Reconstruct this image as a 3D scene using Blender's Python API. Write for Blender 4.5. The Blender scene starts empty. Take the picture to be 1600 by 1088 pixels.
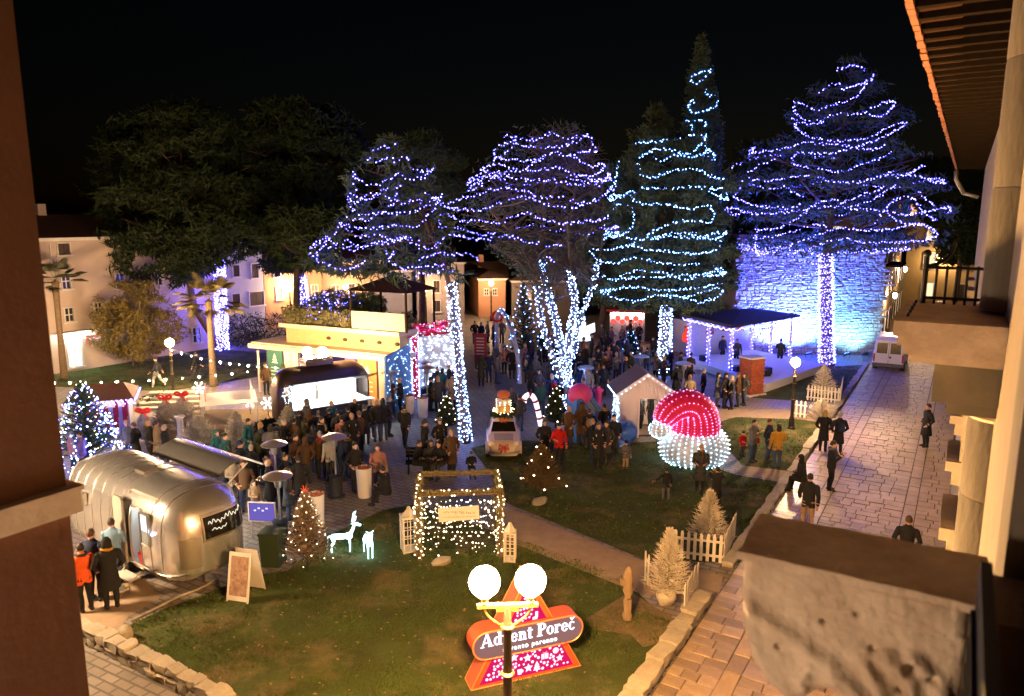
import bpy, bmesh, math, random
import numpy as np
from mathutils import Vector, Matrix, kdtree, noise as mnoise

# ------------------------------------------------------------------ camera, sky, exposure
SC = bpy.context.scene
COL = SC.collection
FOC, PITCH, CAMH = 1160.0, math.radians(10.12), 9.5      # photograph is 1600 x 1088
CP, SP = math.cos(PITCH), math.sin(PITCH)
cam = bpy.data.cameras.new('camera'); co = bpy.data.objects.new('camera', cam); COL.objects.link(co)
cam.sensor_fit = 'HORIZONTAL'; cam.sensor_width = 36.0; cam.lens = 36.0 * FOC / 1600.0
cam.clip_start = 0.05; cam.clip_end = 2500
co.location = (0, 0, CAMH); co.rotation_euler = (math.pi / 2 - PITCH, 0, 0)
SC.camera = co
cam.dof.use_dof = True; cam.dof.focus_distance = 26.0; cam.dof.aperture_fstop = 2.2
wd = bpy.data.worlds.new('World'); SC.world = wd; wd.use_nodes = True
nt = wd.node_tree; bg = nt.nodes['Background']
sky = nt.nodes.new('ShaderNodeTexSky'); sky.sky_type = 'NISHITA'; sky.sun_disc = False
sky.sun_elevation = math.radians(-5.0); sky.sun_rotation = math.radians(20)
nt.links.new(sky.outputs[0], bg.inputs[0]); bg.inputs[1].default_value = 0.011
SC.view_settings.view_transform = 'Standard'; SC.view_settings.look = 'None'
SC.view_settings.gamma = 1.0; SC.view_settings.use_curve_mapping = False
SC.view_settings.exposure = 1.75
SC.render.engine = 'CYCLES'
cy = SC.cycles
cy.use_denoising = True
try: cy.denoiser = 'OPENIMAGEDENOISE'
except Exception: pass
cy.max_bounces = 5; cy.diffuse_bounces = 2; cy.glossy_bounces = 3; cy.transmission_bounces = 4; cy.transparent_max_bounces = 6
cy.sample_clamp_indirect = 4.0; cy.caustics_reflective = False; cy.caustics_refractive = False
cy.use_light_tree = True

# ------------------------------------------------------------------ pixel helpers: a photograph pixel to a place on the ground / on a plane
def ray(u, v):
    x = (u - 800) / FOC; y = (544 - v) / FOC
    return Vector((x, CP + y * SP, -SP + y * CP))
def G(u, v, z=0.0):
    d = ray(u, v); t = (z - CAMH) / d.z
    return Vector((d.x * t, d.y * t, z))
def WY(u, v, Y):
    d = ray(u, v); t = Y / d.y
    return Vector((d.x * t, Y, CAMH + d.z * t))
def proj(p):
    Z = p[2] - CAMH; dep = p[1] * CP - Z * SP; up = p[1] * SP + Z * CP
    return (800 + FOC * p[0] / dep, 544 - FOC * up / dep)
def pxm(Y): return FOC / (Y * 1.02)
# street direction (vanishing point 1515,337) and the facade frame along it
SD = Vector((0.51876, 0.85492, 0)); SN = Vector((-0.85492, 0.51876, 0))     # SN points from the facade to the street
def FW(s, n, z): return Vector((SD.x * s + SN.x * n, SD.y * s + SN.y * n, CAMH + z))
SANG = math.atan2(SD.y, SD.x)

# ------------------------------------------------------------------ materials
MATS = {}
def M(name, col, rough=0.75, metal=0.0, var=0.25, scale=6.0, bump=0.0, bscale=None, spec=0.4, col2=None, coat=0.0, obj_rand=0.0, stretch=None, trans=0.0):
    if name in MATS: return MATS[name]
    m = bpy.data.materials.new(name); m.use_nodes = True; n = m.node_tree.nodes; l = m.node_tree.links
    b = n['Principled BSDF']; b.inputs['Roughness'].default_value = rough; b.inputs['Metallic'].default_value = metal
    b.inputs['Specular IOR Level'].default_value = spec
    if coat: b.inputs['Coat Weight'].default_value = coat
    if trans:
        b.inputs['Transmission Weight'].default_value = trans
    c2 = col2 if col2 else tuple(c * (1 - 0.75 * var) for c in col)
    tc = n.new('ShaderNodeTexCoord'); src = tc.outputs['Object']
    if stretch:
        mp = n.new('ShaderNodeMapping'); mp.inputs['Scale'].default_value = stretch; l.new(src, mp.inputs[0]); src = mp.outputs[0]
    nz = n.new('ShaderNodeTexNoise'); nz.inputs['Scale'].default_value = scale; nz.inputs['Detail'].default_value = 6; nz.inputs['Roughness'].default_value = 0.65
    l.new(src, nz.inputs['Vector'])
    rp = n.new('ShaderNodeValToRGB'); rp.color_ramp.elements[0].position = 0.32; rp.color_ramp.elements[1].position = 0.68
    rp.color_ramp.elements[0].color = (*c2, 1); rp.color_ramp.elements[1].color = (*col, 1)
    l.new(nz.outputs['Fac'], rp.inputs[0]); out = rp.outputs[0]
    if obj_rand:
        oi = n.new('ShaderNodeObjectInfo'); mr = n.new('ShaderNodeMapRange')
        mr.inputs['To Min'].default_value = 1 - obj_rand; mr.inputs['To Max'].default_value = 1 + obj_rand * 0.6
        l.new(oi.outputs['Random'], mr.inputs['Value'])
        mx = n.new('ShaderNodeMix'); mx.data_type = 'RGBA'; mx.blend_type = 'MULTIPLY'; mx.inputs[0].default_value = 1
        l.new(out, mx.inputs[6]); l.new(mr.outputs[0], mx.inputs[7]); out = mx.outputs[2]
    l.new(out, b.inputs['Base Color'])
    if bump:
        nb = n.new('ShaderNodeTexNoise'); nb.inputs['Scale'].default_value = bscale or scale * 4; nb.inputs['Detail'].default_value = 5
        l.new(src, nb.inputs['Vector'])
        bp = n.new('ShaderNodeBump'); bp.inputs['Strength'].default_value = bump; bp.inputs['Distance'].default_value = 0.03
        l.new(nb.outputs['Fac'], bp.inputs['Height']); l.new(bp.outputs[0], b.inputs['Normal'])
    MATS[name] = m
    return m
def E(name, col, strength, sampling='AUTO'):
    if name in MATS: return MATS[name]
    m = bpy.data.materials.new(name); m.use_nodes = True; n = m.node_tree.nodes; n.clear()
    e = n.new('ShaderNodeEmission'); e.inputs[0].default_value = (*col, 1); e.inputs[1].default_value = strength
    o = n.new('ShaderNodeOutputMaterial'); m.node_tree.links.new(e.outputs[0], o.inputs[0])
    m.cycles.emission_sampling = sampling
    MATS[name] = m
    return m

# ------------------------------------------------------------------ mesh builder
class MB:
    def __init__(s): s.v = []; s.f = []; s.m = []
    def add(s, vs, fs, mi=0):
        k = len(s.v); s.v.extend([tuple(a) for a in vs]); s.f.extend([tuple(i + k for i in q) for q in fs]); s.m.extend([mi] * len(fs)); return s
    def box(s, c, sz, rz=0.0, mi=0, top=1.0, mat=None):
        x, y, z = sz[0] / 2, sz[1] / 2, sz[2] / 2; P = []
        for k, (a, b, d) in enumerate([(-1,-1,-1),(1,-1,-1),(1,1,-1),(-1,1,-1),(-1,-1,1),(1,-1,1),(1,1,1),(-1,1,1)]):
            t = top if d > 0 else 1.0
            p = Vector((a * x * t, b * y * t, d * z))
            if mat is not None: p = mat @ p
            elif rz: p = Vector((p.x * math.cos(rz) - p.y * math.sin(rz), p.x * math.sin(rz) + p.y * math.cos(rz), p.z))
            P.append((p.x + c[0], p.y + c[1], p.z + c[2]))
        return s.add(P, [(0,3,2,1),(4,5,6,7),(0,1,5,4),(1,2,6,5),(2,3,7,6),(3,0,4,7)], mi)
    def tube(s, pts, rad, n=8, mi=0, cap=True):
        pts = [Vector(p) for p in pts]; N = len(pts)
        if not hasattr(rad, '__len__'): rad = [rad] * N
        elif len(rad) != N: rad = [float(q) for q in np.interp(np.linspace(0, len(rad) - 1, N), range(len(rad)), rad)]
        P = []; up = Vector((0.13, 0.21, 1)).normalized(); prevx = None
        for i, p in enumerate(pts):
            t = (pts[min(i + 1, N - 1)] - pts[max(i - 1, 0)])
            if t.length < 1e-9: t = Vector((0, 0, 1))
            t.normalize()
            if prevx is None:
                a = t.cross(up if abs(t.dot(up)) < 0.95 else Vector((1, 0, 0))).normalized()
            else:
                a = (prevx - t * prevx.dot(t))
                a = a.normalized() if a.length > 1e-6 else t.orthogonal().normalized()
            prevx = a; b = t.cross(a)
            for k in range(n):
                th = 2 * math.pi * k / n
                P.append(p + a * (math.cos(th) * rad[i]) + b * (math.sin(th) * rad[i]))
        F = []
        for i in range(N - 1):
            for k in range(n):
                k2 = (k + 1) % n
                F.append((i * n + k, i * n + k2, (i + 1) * n + k2, (i + 1) * n + k))
        if cap: F.append(tuple(range(n))[::-1]); F.append(tuple((N - 1) * n + k for k in range(n)))
        return s.add(P, F, mi)
    def lathe(s, prof, c=(0, 0, 0), n=16, mi=0, sx=1.0, sy=1.0):
        P = []; F = []; N = len(prof)
        for r, z in prof:
            for k in range(n):
                th = 2 * math.pi * k / n
                P.append((c[0] + sx * r * math.cos(th), c[1] + sy * r * math.sin(th), c[2] + z))
        for i in range(N - 1):
            for k in range(n):
                k2 = (k + 1) % n; F.append((i * n + k, i * n + k2, (i + 1) * n + k2, (i + 1) * n + k))
        if prof[0][0] > 1e-5: F.append(tuple(range(n))[::-1])
        if prof[-1][0] > 1e-5: F.append(tuple((N - 1) * n + k for k in range(n)))
        return s.add(P, F, mi)
    def ball(s, c, r, n=12, m=8, mi=0):
        if not hasattr(r, '__len__'): r = (r, r, r)
        P = [(c[0], c[1], c[2] - r[2])]; F = []
        for j in range(1, m):
            ph = math.pi * j / m
            for k in range(n):
                th = 2 * math.pi * k / n
                P.append((c[0] + r[0] * math.sin(ph) * math.cos(th), c[1] + r[1] * math.sin(ph) * math.sin(th), c[2] - r[2] * math.cos(ph)))
        P.append((c[0], c[1], c[2] + r[2])); L = len(P) - 1
        for k in range(n):
            k2 = (k + 1) % n
            F.append((0, 1 + k2, 1 + k)); F.append((L, L - n + k, L - n + k2))
            for j in range(m - 2):
                a = 1 + j * n; F.append((a + k, a + k2, a + n + k2, a + n + k))
        return s.add(P, F, mi)
    def prism(s, poly, y0, y1, mi=0, f=None):
        # polygon in x,z extruded along y (f maps (x, y, z) to a point)
        g = f or (lambda x, y, z: (x, y, z)); n = len(poly)
        P = [g(x, y0, z) for x, z in poly] + [g(x, y1, z) for x, z in poly]
        F = [tuple(range(n)), tuple(range(2 * n - 1, n - 1, -1))] + [(i, i + n, (i + 1) % n + n, (i + 1) % n) for i in range(n)]
        return s.add(P, F, mi)
    def slab(s, poly, z0, z1, mi=0):
        n = len(poly); P = [(x, y, z0) for x, y in poly] + [(x, y, z1) for x, y in poly]
        F = [tuple(range(n - 1, -1, -1)), tuple(range(n, 2 * n))] + [(i, (i + 1) % n, (i + 1) % n + n, i + n) for i in range(n)]
        return s.add(P, F, mi)
    def move(s, off, rz=0.0, sc=1.0):
        c, n = math.cos(rz), math.sin(rz)
        s.v = [((x * c - y * n) * sc + off[0], (x * n + y * c) * sc + off[1], z * sc + off[2]) for x, y, z in s.v]; return s
    def build(s, name, mats, parent=None, smooth=False, loc=None, rz=0.0, kind=None):
        me = bpy.data.meshes.new(name); me.from_pydata(s.v, [], s.f)
        if not isinstance(mats, (list, tuple)): mats = [mats]
        for m in mats: me.materials.append(m)
        if len(mats) > 1: me.polygons.foreach_set('material_index', s.m)
        bm = bmesh.new(); bm.from_mesh(me); bmesh.ops.recalc_face_normals(bm, faces=bm.faces); bm.to_mesh(me); bm.free()
        if smooth:
            me.polygons.foreach_set('use_smooth', [True] * len(me.polygons))
            if smooth != True: me.set_sharp_from_angle(angle=math.radians(smooth))
        me.update()
        return link(name, me, parent, loc, rz, kind)
def link(name, data, parent=None, loc=None, rz=0.0, kind=None):
    o = bpy.data.objects.new(name, data); COL.objects.link(o)
    if parent: o.parent = parent
    if loc is not None: o.location = loc
    if rz: o.rotation_euler.z = rz
    if kind: o['kind'] = kind
    return o
def tri_obj(name, verts, tris, mat, parent=None, smooth=False, kind=None, loc=None):
    me = bpy.data.meshes.new(name); V = np.asarray(verts, dtype=np.float32); T = np.asarray(tris, dtype=np.int32)
    me.vertices.add(len(V)); me.vertices.foreach_set('co', V.ravel())
    me.loops.add(T.size); me.loops.foreach_set('vertex_index', T.ravel())
    me.polygons.add(len(T)); me.polygons.foreach_set('loop_start', np.arange(0, T.size, T.shape[1], dtype=np.int32))
    me.materials.append(mat)
    if smooth: me.polygons.foreach_set('use_smooth', np.ones(len(T), dtype=bool))
    me.update(calc_edges=True); me.validate()
    return link(name, me, parent, loc, 0, kind)
def thing(name, label, cat, loc=(0, 0, 0), rz=0.0, group=None):
    o = bpy.data.objects.new(name, None); COL.objects.link(o); o.empty_display_size = 0.1
    o.location = loc; o.rotation_euler.z = rz
    return tag(o, label, cat, group)
def tag(o, label, cat, group=None):
    o['label'] = label; o['category'] = cat
    if group: o['group'] = group
    return o
def struct(o): o['kind'] = 'structure'; return o
def dup(root, label=None, loc=None, rz=None, sc=None):
    r = root.copy(); COL.objects.link(r)
    if label: r['label'] = label
    if loc is not None: r.location = loc
    if rz is not None: r.rotation_euler.z = rz
    if sc is not None: r.scale = (sc, sc, sc) if not hasattr(sc, '__len__') else sc
    def rec(a, b):
        for ch in a.children:
            c = ch.copy(); COL.objects.link(c); c.parent = b; rec(ch, c)
    rec(root, r)
    return r
OCT_V = np.array([(1,0,0),(-1,0,0),(0,1,0),(0,-1,0),(0,0,1),(0,0,-1)], dtype=np.float32)
OCT_F = np.array([(0,2,4),(2,1,4),(1,3,4),(3,0,4),(2,0,5),(1,2,5),(3,1,5),(0,3,5)], dtype=np.int32)
TET_V = np.array([(1,1,1),(-1,-1,1),(-1,1,-1),(1,-1,-1)], dtype=np.float32) * .85
TET_F = np.array([(0,2,1),(0,1,3),(0,3,2),(1,2,3)], dtype=np.int32)
def bulbs(pts, r, mat, parent, name='bulbs', rj=0.42, tet=False):
    P = np.asarray([tuple(p) for p in pts], dtype=np.float32)
    if len(P) == 0: return None
    rr = (r * (1 + rj * (np.random.RandomState(len(P)).rand(len(P)) - 0.5) * 2)).astype(np.float32)
    SV, SF = (TET_V, TET_F) if tet else (OCT_V, OCT_F)
    V = (P[:, None, :] + SV[None] * rr[:, None, None]).reshape(-1, 3)
    T = (SF[None] + (np.arange(len(P), dtype=np.int32) * len(SV))[:, None, None]).reshape(-1, 3)
    return tri_obj(name, V, T, mat, parent, kind='stuff')
def resample(pts, step, jit=0.0, rng=random):
    pts = [Vector(p) for p in pts]; out = [pts[0].copy()]; acc = 0.0
    for a, b in zip(pts, pts[1:]):
        L = (b - a).length
        if L < 1e-6: continue
        t = step - acc
        while t <= L:
            out.append(a.lerp(b, t / L)); t += step
        acc = L - (t - step)
    if jit: out = [p + Vector((rng.uniform(-jit, jit), rng.uniform(-jit, jit), rng.uniform(-jit, jit))) for p in out]
    return out
def smoothline(pts, it=2):
    pts = [Vector(p) for p in pts]
    for _ in range(it):
        q = [pts[0]]
        for a, b in zip(pts, pts[1:]): q += [a.lerp(b, 0.25), a.lerp(b, 0.75)]
        q.append(pts[-1]); pts = q
    return pts
def fbm(x, y, z=0.0, o=4): return mnoise.fractal(Vector((x, y, z)), 0.6, 2.0, o)
R = random.Random(7)
# ------------------------------------------------------------------ ground, lawns, street
m_ground = M('plaza_stone', (0.30, 0.26, 0.23), 0.55, var=0.35, scale=0.8, bump=0.35, bscale=9, col2=(0.20, 0.17, 0.15))
m_lawn = M('lawn_soil', (0.070, 0.095, 0.028), 0.95, var=0.5, scale=1.1, bump=0.9, bscale=22, col2=(0.05, 0.055, 0.02), spec=0.1)
m_blade = M('grass_blade', (0.075, 0.120, 0.030), 0.8, var=0.5, scale=0.7, col2=(0.06, 0.07, 0.02), spec=0.15)
m_path = M('packed_gravel', (0.36, 0.26, 0.18), 0.95, var=0.3, scale=3.0, bump=0.5, bscale=60)
m_dirt = M('earth', (0.20, 0.14, 0.08), 0.95, var=0.4, scale=2.5, bump=0.7, bscale=30)
m_flag = M('flagstone', (0.42, 0.305, 0.20), 0.36, var=0.5, scale=1.6, bump=0.35, bscale=14, obj_rand=0.38)
m_joint = M('paving_joint', (0.10, 0.08, 0.065), 0.9, var=0.3)
m_stone = M('limestone', (0.46, 0.40, 0.31), 0.85, var=0.35, scale=3.5, bump=0.6, bscale=25, obj_rand=0.15)
m_pale = M('pale_weathered_stone', (0.66, 0.57, 0.45), 0.9, var=0.4, scale=4.5, bump=0.55, bscale=22, col2=(0.44, 0.35, 0.25))
m_stone2 = M('carved_limestone', (0.44, 0.40, 0.34), 0.85, var=0.3, scale=2.0, bump=0.5, bscale=14, col2=(0.33, 0.27, 0.20))
m_stonedk = M('shade_dark_limestone', (0.20, 0.155, 0.12), 0.92, var=0.35, scale=3.0, bump=0.6, bscale=30)  # darkened tone imitates shade on the infill block
def paving_pattern(m, sx, c_joint, amt):
    # laid stone courses of the square, too far off to tell apart singly
    n = m.node_tree.nodes; l = m.node_tree.links; b = n['Principled BSDF']; br = n.new('ShaderNodeTexBrick'); tc = n.new('ShaderNodeTexCoord'); mp = n.new('ShaderNodeMapping')
    mp.inputs['Rotation'].default_value = (0, 0, .5); l.new(tc.outputs['Object'], mp.inputs[0]); l.new(mp.outputs[0], br.inputs['Vector'])
    br.inputs['Scale'].default_value = sx; br.inputs['Mortar Size'].default_value = .03; br.inputs['Color1'].default_value = (1, 1, 1, 1); br.inputs['Color2'].default_value = (.74, .72, .70, 1); br.inputs['Mortar'].default_value = (c_joint, c_joint, c_joint, 1)
    src = b.inputs['Base Color'].links[0].from_socket; mx = n.new('ShaderNodeMix'); mx.data_type = 'RGBA'; mx.blend_type = 'MULTIPLY'; mx.inputs[0].default_value = amt
    l.new(src, mx.inputs[6]); l.new(br.outputs['Color'], mx.inputs[7]); l.new(mx.outputs[2], b.inputs['Base Color'])
paving_pattern(m_ground, 1.1, .35, .85)
g = MB(); g.slab([(-400, -40), (400, -40), (400, 500), (-400, 500)], -0.5, 0.0); struct(g.build('ground', m_ground))

def lawn_material(m):
    n = m.node_tree.nodes; l = m.node_tree.links; b = n['Principled BSDF']; src = b.inputs['Base Color'].links[0].from_socket
    tc = n.new('ShaderNodeTexCoord'); a = n.new('ShaderNodeTexNoise'); a.inputs['Scale'].default_value = .45; a.inputs['Detail'].default_value = 9; a.inputs['Roughness'].default_value = .72; l.new(tc.outputs['Object'], a.inputs['Vector'])
    r = n.new('ShaderNodeValToRGB'); r.color_ramp.elements[0].position = .50; r.color_ramp.elements[1].position = .70; r.color_ramp.elements[0].color = (0, 0, 0, 1); r.color_ramp.elements[1].color = (.9, .9, .9, 1); l.new(a.outputs['Fac'], r.inputs[0])
    mx = n.new('ShaderNodeMix'); mx.data_type = 'RGBA'; l.new(r.outputs[0], mx.inputs[0]); l.new(src, mx.inputs[6]); mx.inputs[7].default_value = (.20, .155, .085, 1); l.new(mx.outputs[2], b.inputs['Base Color'])
lawn_material(m_lawn); lawn_material(m_blade)
def flat(name, px, mat, z, world=None):
    pts = [G(u, v) for u, v in px] if world is None else world
    me = bpy.data.meshes.new(name); bm = bmesh.new()
    vs = [bm.verts.new((p[0], p[1], z)) for p in pts]; bm.faces.new(vs)
    bmesh.ops.recalc_face_normals(bm, faces=bm.faces)
    if bm.faces[:][0].normal.z < 0: bmesh.ops.reverse_faces(bm, faces=bm.faces)
    bmesh.ops.triangulate(bm, faces=bm.faces); bm.to_mesh(me); bm.free(); me.materials.append(mat)
    return struct(link(name, me))
LAWNS = {
 'lawn': [(175, 990), (250, 955), (330, 925), (392, 900), (450, 892), (520, 834), (600, 797), (650, 788), (776, 832), (985, 905), (1000, 930), (1062, 985), (1045, 1040), (990, 1100), (930, 1500), (420, 1500), (372, 1092), (290, 1052), (215, 1010)],
 'lawn.b': [(735, 700), (800, 688), (870, 690), (960, 693), (1030, 690), (1065, 715), (1150, 742), (1232, 756), (1195, 815), (1155, 880), (1010, 876), (790, 786), (770, 745)],
 'lawn.c': [(1105, 665), (1150, 652), (1250, 656), (1296, 662), (1245, 738), (1160, 728)],
 'lawn.d': [(1175, 622), (1195, 597), (1290, 574), (1352, 570), (1330, 612), (1312, 630), (1250, 627)],
 'lawn.e': [(70, 604), (70, 588), (330, 545), (420, 552), (410, 588), (262, 612)],
}
for nme, px in LAWNS.items(): flat('lawn', px, m_lawn, 0.006)
flat('gravel_path', [(778, 788), (1010, 879), (1130, 900), (1120, 945), (1000, 928), (768, 836)], m_path, 0.010)
flat('gravel_path', [(1120, 640), (1250, 640), (1300, 660), (1296, 662), (1250, 656), (1150, 652), (1100, 668), (1060, 700), (1030, 690)], m_path, 0.009)
flat('gravel_path', [(1150, 737), (1160, 728), (1245, 738), (1238, 757)], m_path, 0.009)
flat('earth_bank', [(262, 650), (330, 640), (460, 640), (470, 660), (440, 690), (390, 712), (260, 715), (225, 690)], m_dirt, 0.007)
flat('earth_path', [(80, 1010), (80, 905), (170, 905), (225, 905), (250, 935), (200, 965), (180, 992), (150, 1010)], m_path, 0.009)
flat('earth_patch', [(915, 968), (985, 925), (1065, 975), (1052, 1000), (1005, 1012), (985, 992), (930, 985)], m_dirt, 0.0095)

def inside(poly, x, y):
    c = False; n = len(poly)
    for i in range(n):
        x1, y1 = poly[i]; x2, y2 = poly[(i + 1) % n]
        if (y1 > y) != (y2 > y) and x < (x2 - x1) * (y - y1) / (y2 - y1) + x1: c = not c
    return c
def grass(px, dens, h, name):
    poly = [tuple(G(u, v).xy) for u, v in px]
    xs = [p[0] for p in poly]; ys = [max(p[1], 9.0) for p in poly]
    n = int((max(xs) - min(xs)) * (max(ys) - min(ys)) * dens); V = []; rr = random.Random(n)
    for _ in range(n):
        x = rr.uniform(min(xs), max(xs)); y = rr.uniform(min(ys), max(ys))
        if not inside(poly, x, y): continue
        q = fbm(x * 0.9, y * 0.9)
        if rr.random() > 0.62 + 0.9 * q: continue
        a = rr.uniform(0, 6.283); w = 0.010 + 0.012 * rr.random(); hh = h * (0.5 + rr.random()) * (1 + 0.5 * q); t = rr.uniform(-0.06, 0.06)
        cx, sx = math.cos(a) * w, math.sin(a) * w
        V += [(x - cx, y - sx, 0.004), (x + cx, y + sx, 0.004), (x + t + sx * 2, y + rr.uniform(-0.05, 0.05), hh)]
    o = tri_obj(name, V, np.arange(len(V)).reshape(-1, 3), m_blade, kind='stuff')
    return o
for k, (nme, d, h, lab) in enumerate([('lawn', 620, 0.05, 'short trampled grass of the lawn in front of the glowing sign'), ('lawn.b', 330, 0.05, 'short dark grass of the lawn around the giant hat'),
                          ('lawn.c', 200, 0.06, 'dark grass patch right of the giant hat'), ('lawn.d', 150, 0.06, 'grass in front of the blue lit stone wall'), ('lawn.e', 60, 0.08, 'grass below the pale building at the left')]):
    tag(grass(LAWNS[nme], d, h, 'grass'), lab, 'grass')

lf = []; rl = random.Random(15)
for px in (LAWNS['lawn'], LAWNS['lawn.b']):
    poly = [tuple(G(u, v).xy) for u, v in px]; k = 0
    while k < 330:
        x, y = rl.uniform(-9, 12), rl.uniform(10, 33)
        if not inside(poly, x, y): continue
        k += 1; a_ = rl.uniform(0, 6.28); s_ = rl.uniform(.025, .055); z_ = rl.uniform(.03, .06); c_, d_ = math.cos(a_) * s_, math.sin(a_) * s_
        lf += [(x - c_, y - d_, z_), (x + d_ * .6, y - c_ * .6, z_ + .02), (x + c_, y + d_, z_ + .01), (x - c_, y - d_, z_), (x + c_, y + d_, z_ + .01), (x - d_ * .6, y + c_ * .6, z_ + .015)]
tag(tri_obj('fallen_leaves', lf, np.arange(len(lf)).reshape(-1, 3), M('dry_leaf', (.30, .19, .08), .8, var=.5, scale=3), kind='stuff'), 'dry fallen leaves scattered over the lawns', 'leaves')
# street of stone slabs between the palace and the park
NK = 4.6
roadbase = MB()
def fwp(s, n): v = FW(s, n, 0); return (v.x, v.y)
roadbase.slab([fwp(-6, -0.3), fwp(60, -0.3), fwp(60, NK), fwp(-6, NK)][::-1], -0.1, 0.004)
road = struct(roadbase.build('street', m_joint))
rs = random.Random(3)
def slab_mesh(i):
    L, W = 0.5, 0.5; b = MB(); j = [rs.uniform(-0.02, 0.02) for _ in range(8)]
    P = [(-L + .012, -W + .012, 0), (L - .012, -W + .012, 0), (L - .012, W - .012, 0), (-L + .012, W - .012, 0)]
    T = [(-L + .035 + j[0], -W + .035, 1 + j[4]), (L - .035, -W + .035 + j[1], 1 + j[5]), (L - .035 + j[2], W - .035, 1 + j[6]), (-L + .035, W - .035 + j[3], 1 + j[7])]
    b.add(P + T, [(4, 5, 6, 7), (0, 1, 5, 4), (1, 2, 6, 5), (2, 3, 7, 6), (3, 0, 4, 7)])
    me = bpy.data.meshes.new('paving_slab'); me.from_pydata(b.v, [], b.f); me.materials.append(m_flag); return me
slab_meshes = [slab_mesh(i) for i in range(8)]
slabs = []; s = 5.0
while s < 56:
    h = rs.uniform(0.26, 0.40) * (1.0 if s < 26 else 1.3)
    for (n0, n1) in ((-0.3, 0.62), (0.98, 3.2), (3.56, NK - 0.02)):
        n = n0
        while n < n1 - 0.05:
            w = min(rs.uniform(0.28, 0.68), n1 - n)
            if n1 - n - w < 0.25: w = n1 - n
            slabs.append((s + h / 2, n + w / 2, h, w)); n += w
    s += h
for n0 in (0.62, 3.2):
    s = 5.0
    while s < 56:
        h = rs.uniform(0.7, 1.2); slabs.append((s + h / 2, n0 + 0.18, h, 0.36)); s += h
def vis(sl):
    u, v = proj(FW(sl[0], sl[1], -CAMH)); return -50 < u < 1650 and v < 1130
slabs = [sl for sl in slabs if vis(sl)]; slabs.sort(key=lambda q: q[0])
far = MB()
for k, (s, n, h, w) in enumerate(slabs):
    c = FW(s, n, -CAMH); th = 0.018 + rs.uniform(0, 0.02)
    if k < 300:
        o = bpy.data.objects.new('paving_slab', slab_meshes[k % 8]); COL.objects.link(o); o.parent = road
        o.location = (c.x, c.y, 0.004); o.rotation_euler.z = SANG + rs.uniform(-0.02, 0.02); o.scale = (h, w, th)
    else:
        far.box((c.x, c.y, 0.004 + th / 2), (h - 0.03, w - 0.03, th), SANG + rs.uniform(-0.006, 0.006))
far.build('paving_slabs', m_flag, road, kind='stuff')

def rock_mesh(seed, sx, sy, sz, sub=2, rough=0.18):
    bm = bmesh.new(); bmesh.ops.create_cube(bm, size=1.0)
    bmesh.ops.subdivide_edges(bm, edges=bm.edges, cuts=sub, use_grid_fill=True)
    for v in bm.verts:
        p = v.co.copy(); q = p.normalized() * 0.62; p = p.lerp(q, 0.28)
        nn = mnoise.noise_vector(p * 2.3 + Vector((seed * 3.1, seed * 1.7, 0))) * rough
        v.co = Vector(((p.x + nn.x) * sx, (p.y + nn.y) * sy, (p.z + nn.z * 0.6) * sz))
    me = bpy.data.meshes.new('stone'); bm.to_mesh(me); bm.free()
    me.polygons.foreach_set('use_smooth', [True] * len(me.polygons)); me.set_sharp_from_angle(angle=math.radians(40)); me.materials.append(m_stone); return me
rocks = [rock_mesh(i, 1, 1, 1) for i in range(8)]
def stone_row(root, path, L0, L1, w, h, z=0.0, courses=1):
    pts = resample(path, 0.05)
    for cidx in range(courses):
        i = 0; k = cidx * 3
        while i < len(pts) - 3:
            L = R.uniform(L0, L1); j = min(int(i + L / 0.05), len(pts) - 1)
            a, b = pts[i], pts[j]
            if (b - a).length < 0.12: break
            c = (a + b) / 2; ang = math.atan2(b.y - a.y, b.x - a.x)
            o = bpy.data.objects.new('stone', rocks[k % 8]); COL.objects.link(o); o.parent = root
            hh = h * R.uniform(0.85, 1.12)
            o.location = (c.x + R.uniform(-.015, .015), c.y + R.uniform(-.015, .015), z + h * cidx + hh * 0.46); o.rotation_euler.z = ang + R.uniform(-.05, .05) + (math.pi if k % 2 else 0)
            o.scale = ((b - a).length * 0.98, w * R.uniform(.88, 1.1), hh); i = j; k += 1
w1 = thing('low_stone_wall', 'low rough stone kerb wall between the park and the paved street', 'wall')
stone_row(w1, [FW(7.5, NK + 0.22, -CAMH), FW(17.3, NK + 0.24, -CAMH)], 0.4, 0.8, 0.42, 0.26)
stone_row(w1, [FW(19.2, NK + 0.2, -CAMH), FW(34, NK + 0.2, -CAMH), FW(52, NK + 0.2, -CAMH)], 0.6, 1.1, 0.3, 0.2)
w2 = thing('low_stone_wall', 'curved low stone wall along the left edge of the front lawn', 'wall')
stone_row(w2, smoothline([G(u, v) for u, v in [(120, 992), (155, 1008), (204, 1034), (252, 1056), (312, 1088), (360, 1118)]]), 0.3, 0.55, 0.34, 0.2, courses=2)
def boulder_mesh(seed):
    bm = bmesh.new(); bmesh.ops.create_icosphere(bm, subdivisions=3, radius=.5)
    for v in bm.verts:
        k = 1 + .22 * mnoise.noise(v.co * 2.2 + Vector((seed * 5.3, 0, 0))) + .10 * mnoise.noise(v.co * 6 + Vector((0, seed * 3.1, 0))); v.co = v.co * k
    me = bpy.data.meshes.new('boulder'); bm.to_mesh(me); bm.free(); me.polygons.foreach_set('use_smooth', [True] * len(me.polygons)); me.set_sharp_from_angle(angle=math.radians(28)); me.materials.append(m_stone); return me
def rock(label, u, v, sx, sy, sz, seed=0):
    p = G(u, v); o = link('boulder', boulder_mesh(seed), None, (p.x, p.y, sz * 0.42), R.uniform(0, 3)); o.scale = (sx, sy, sz); return tag(o, label, 'stone')
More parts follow.
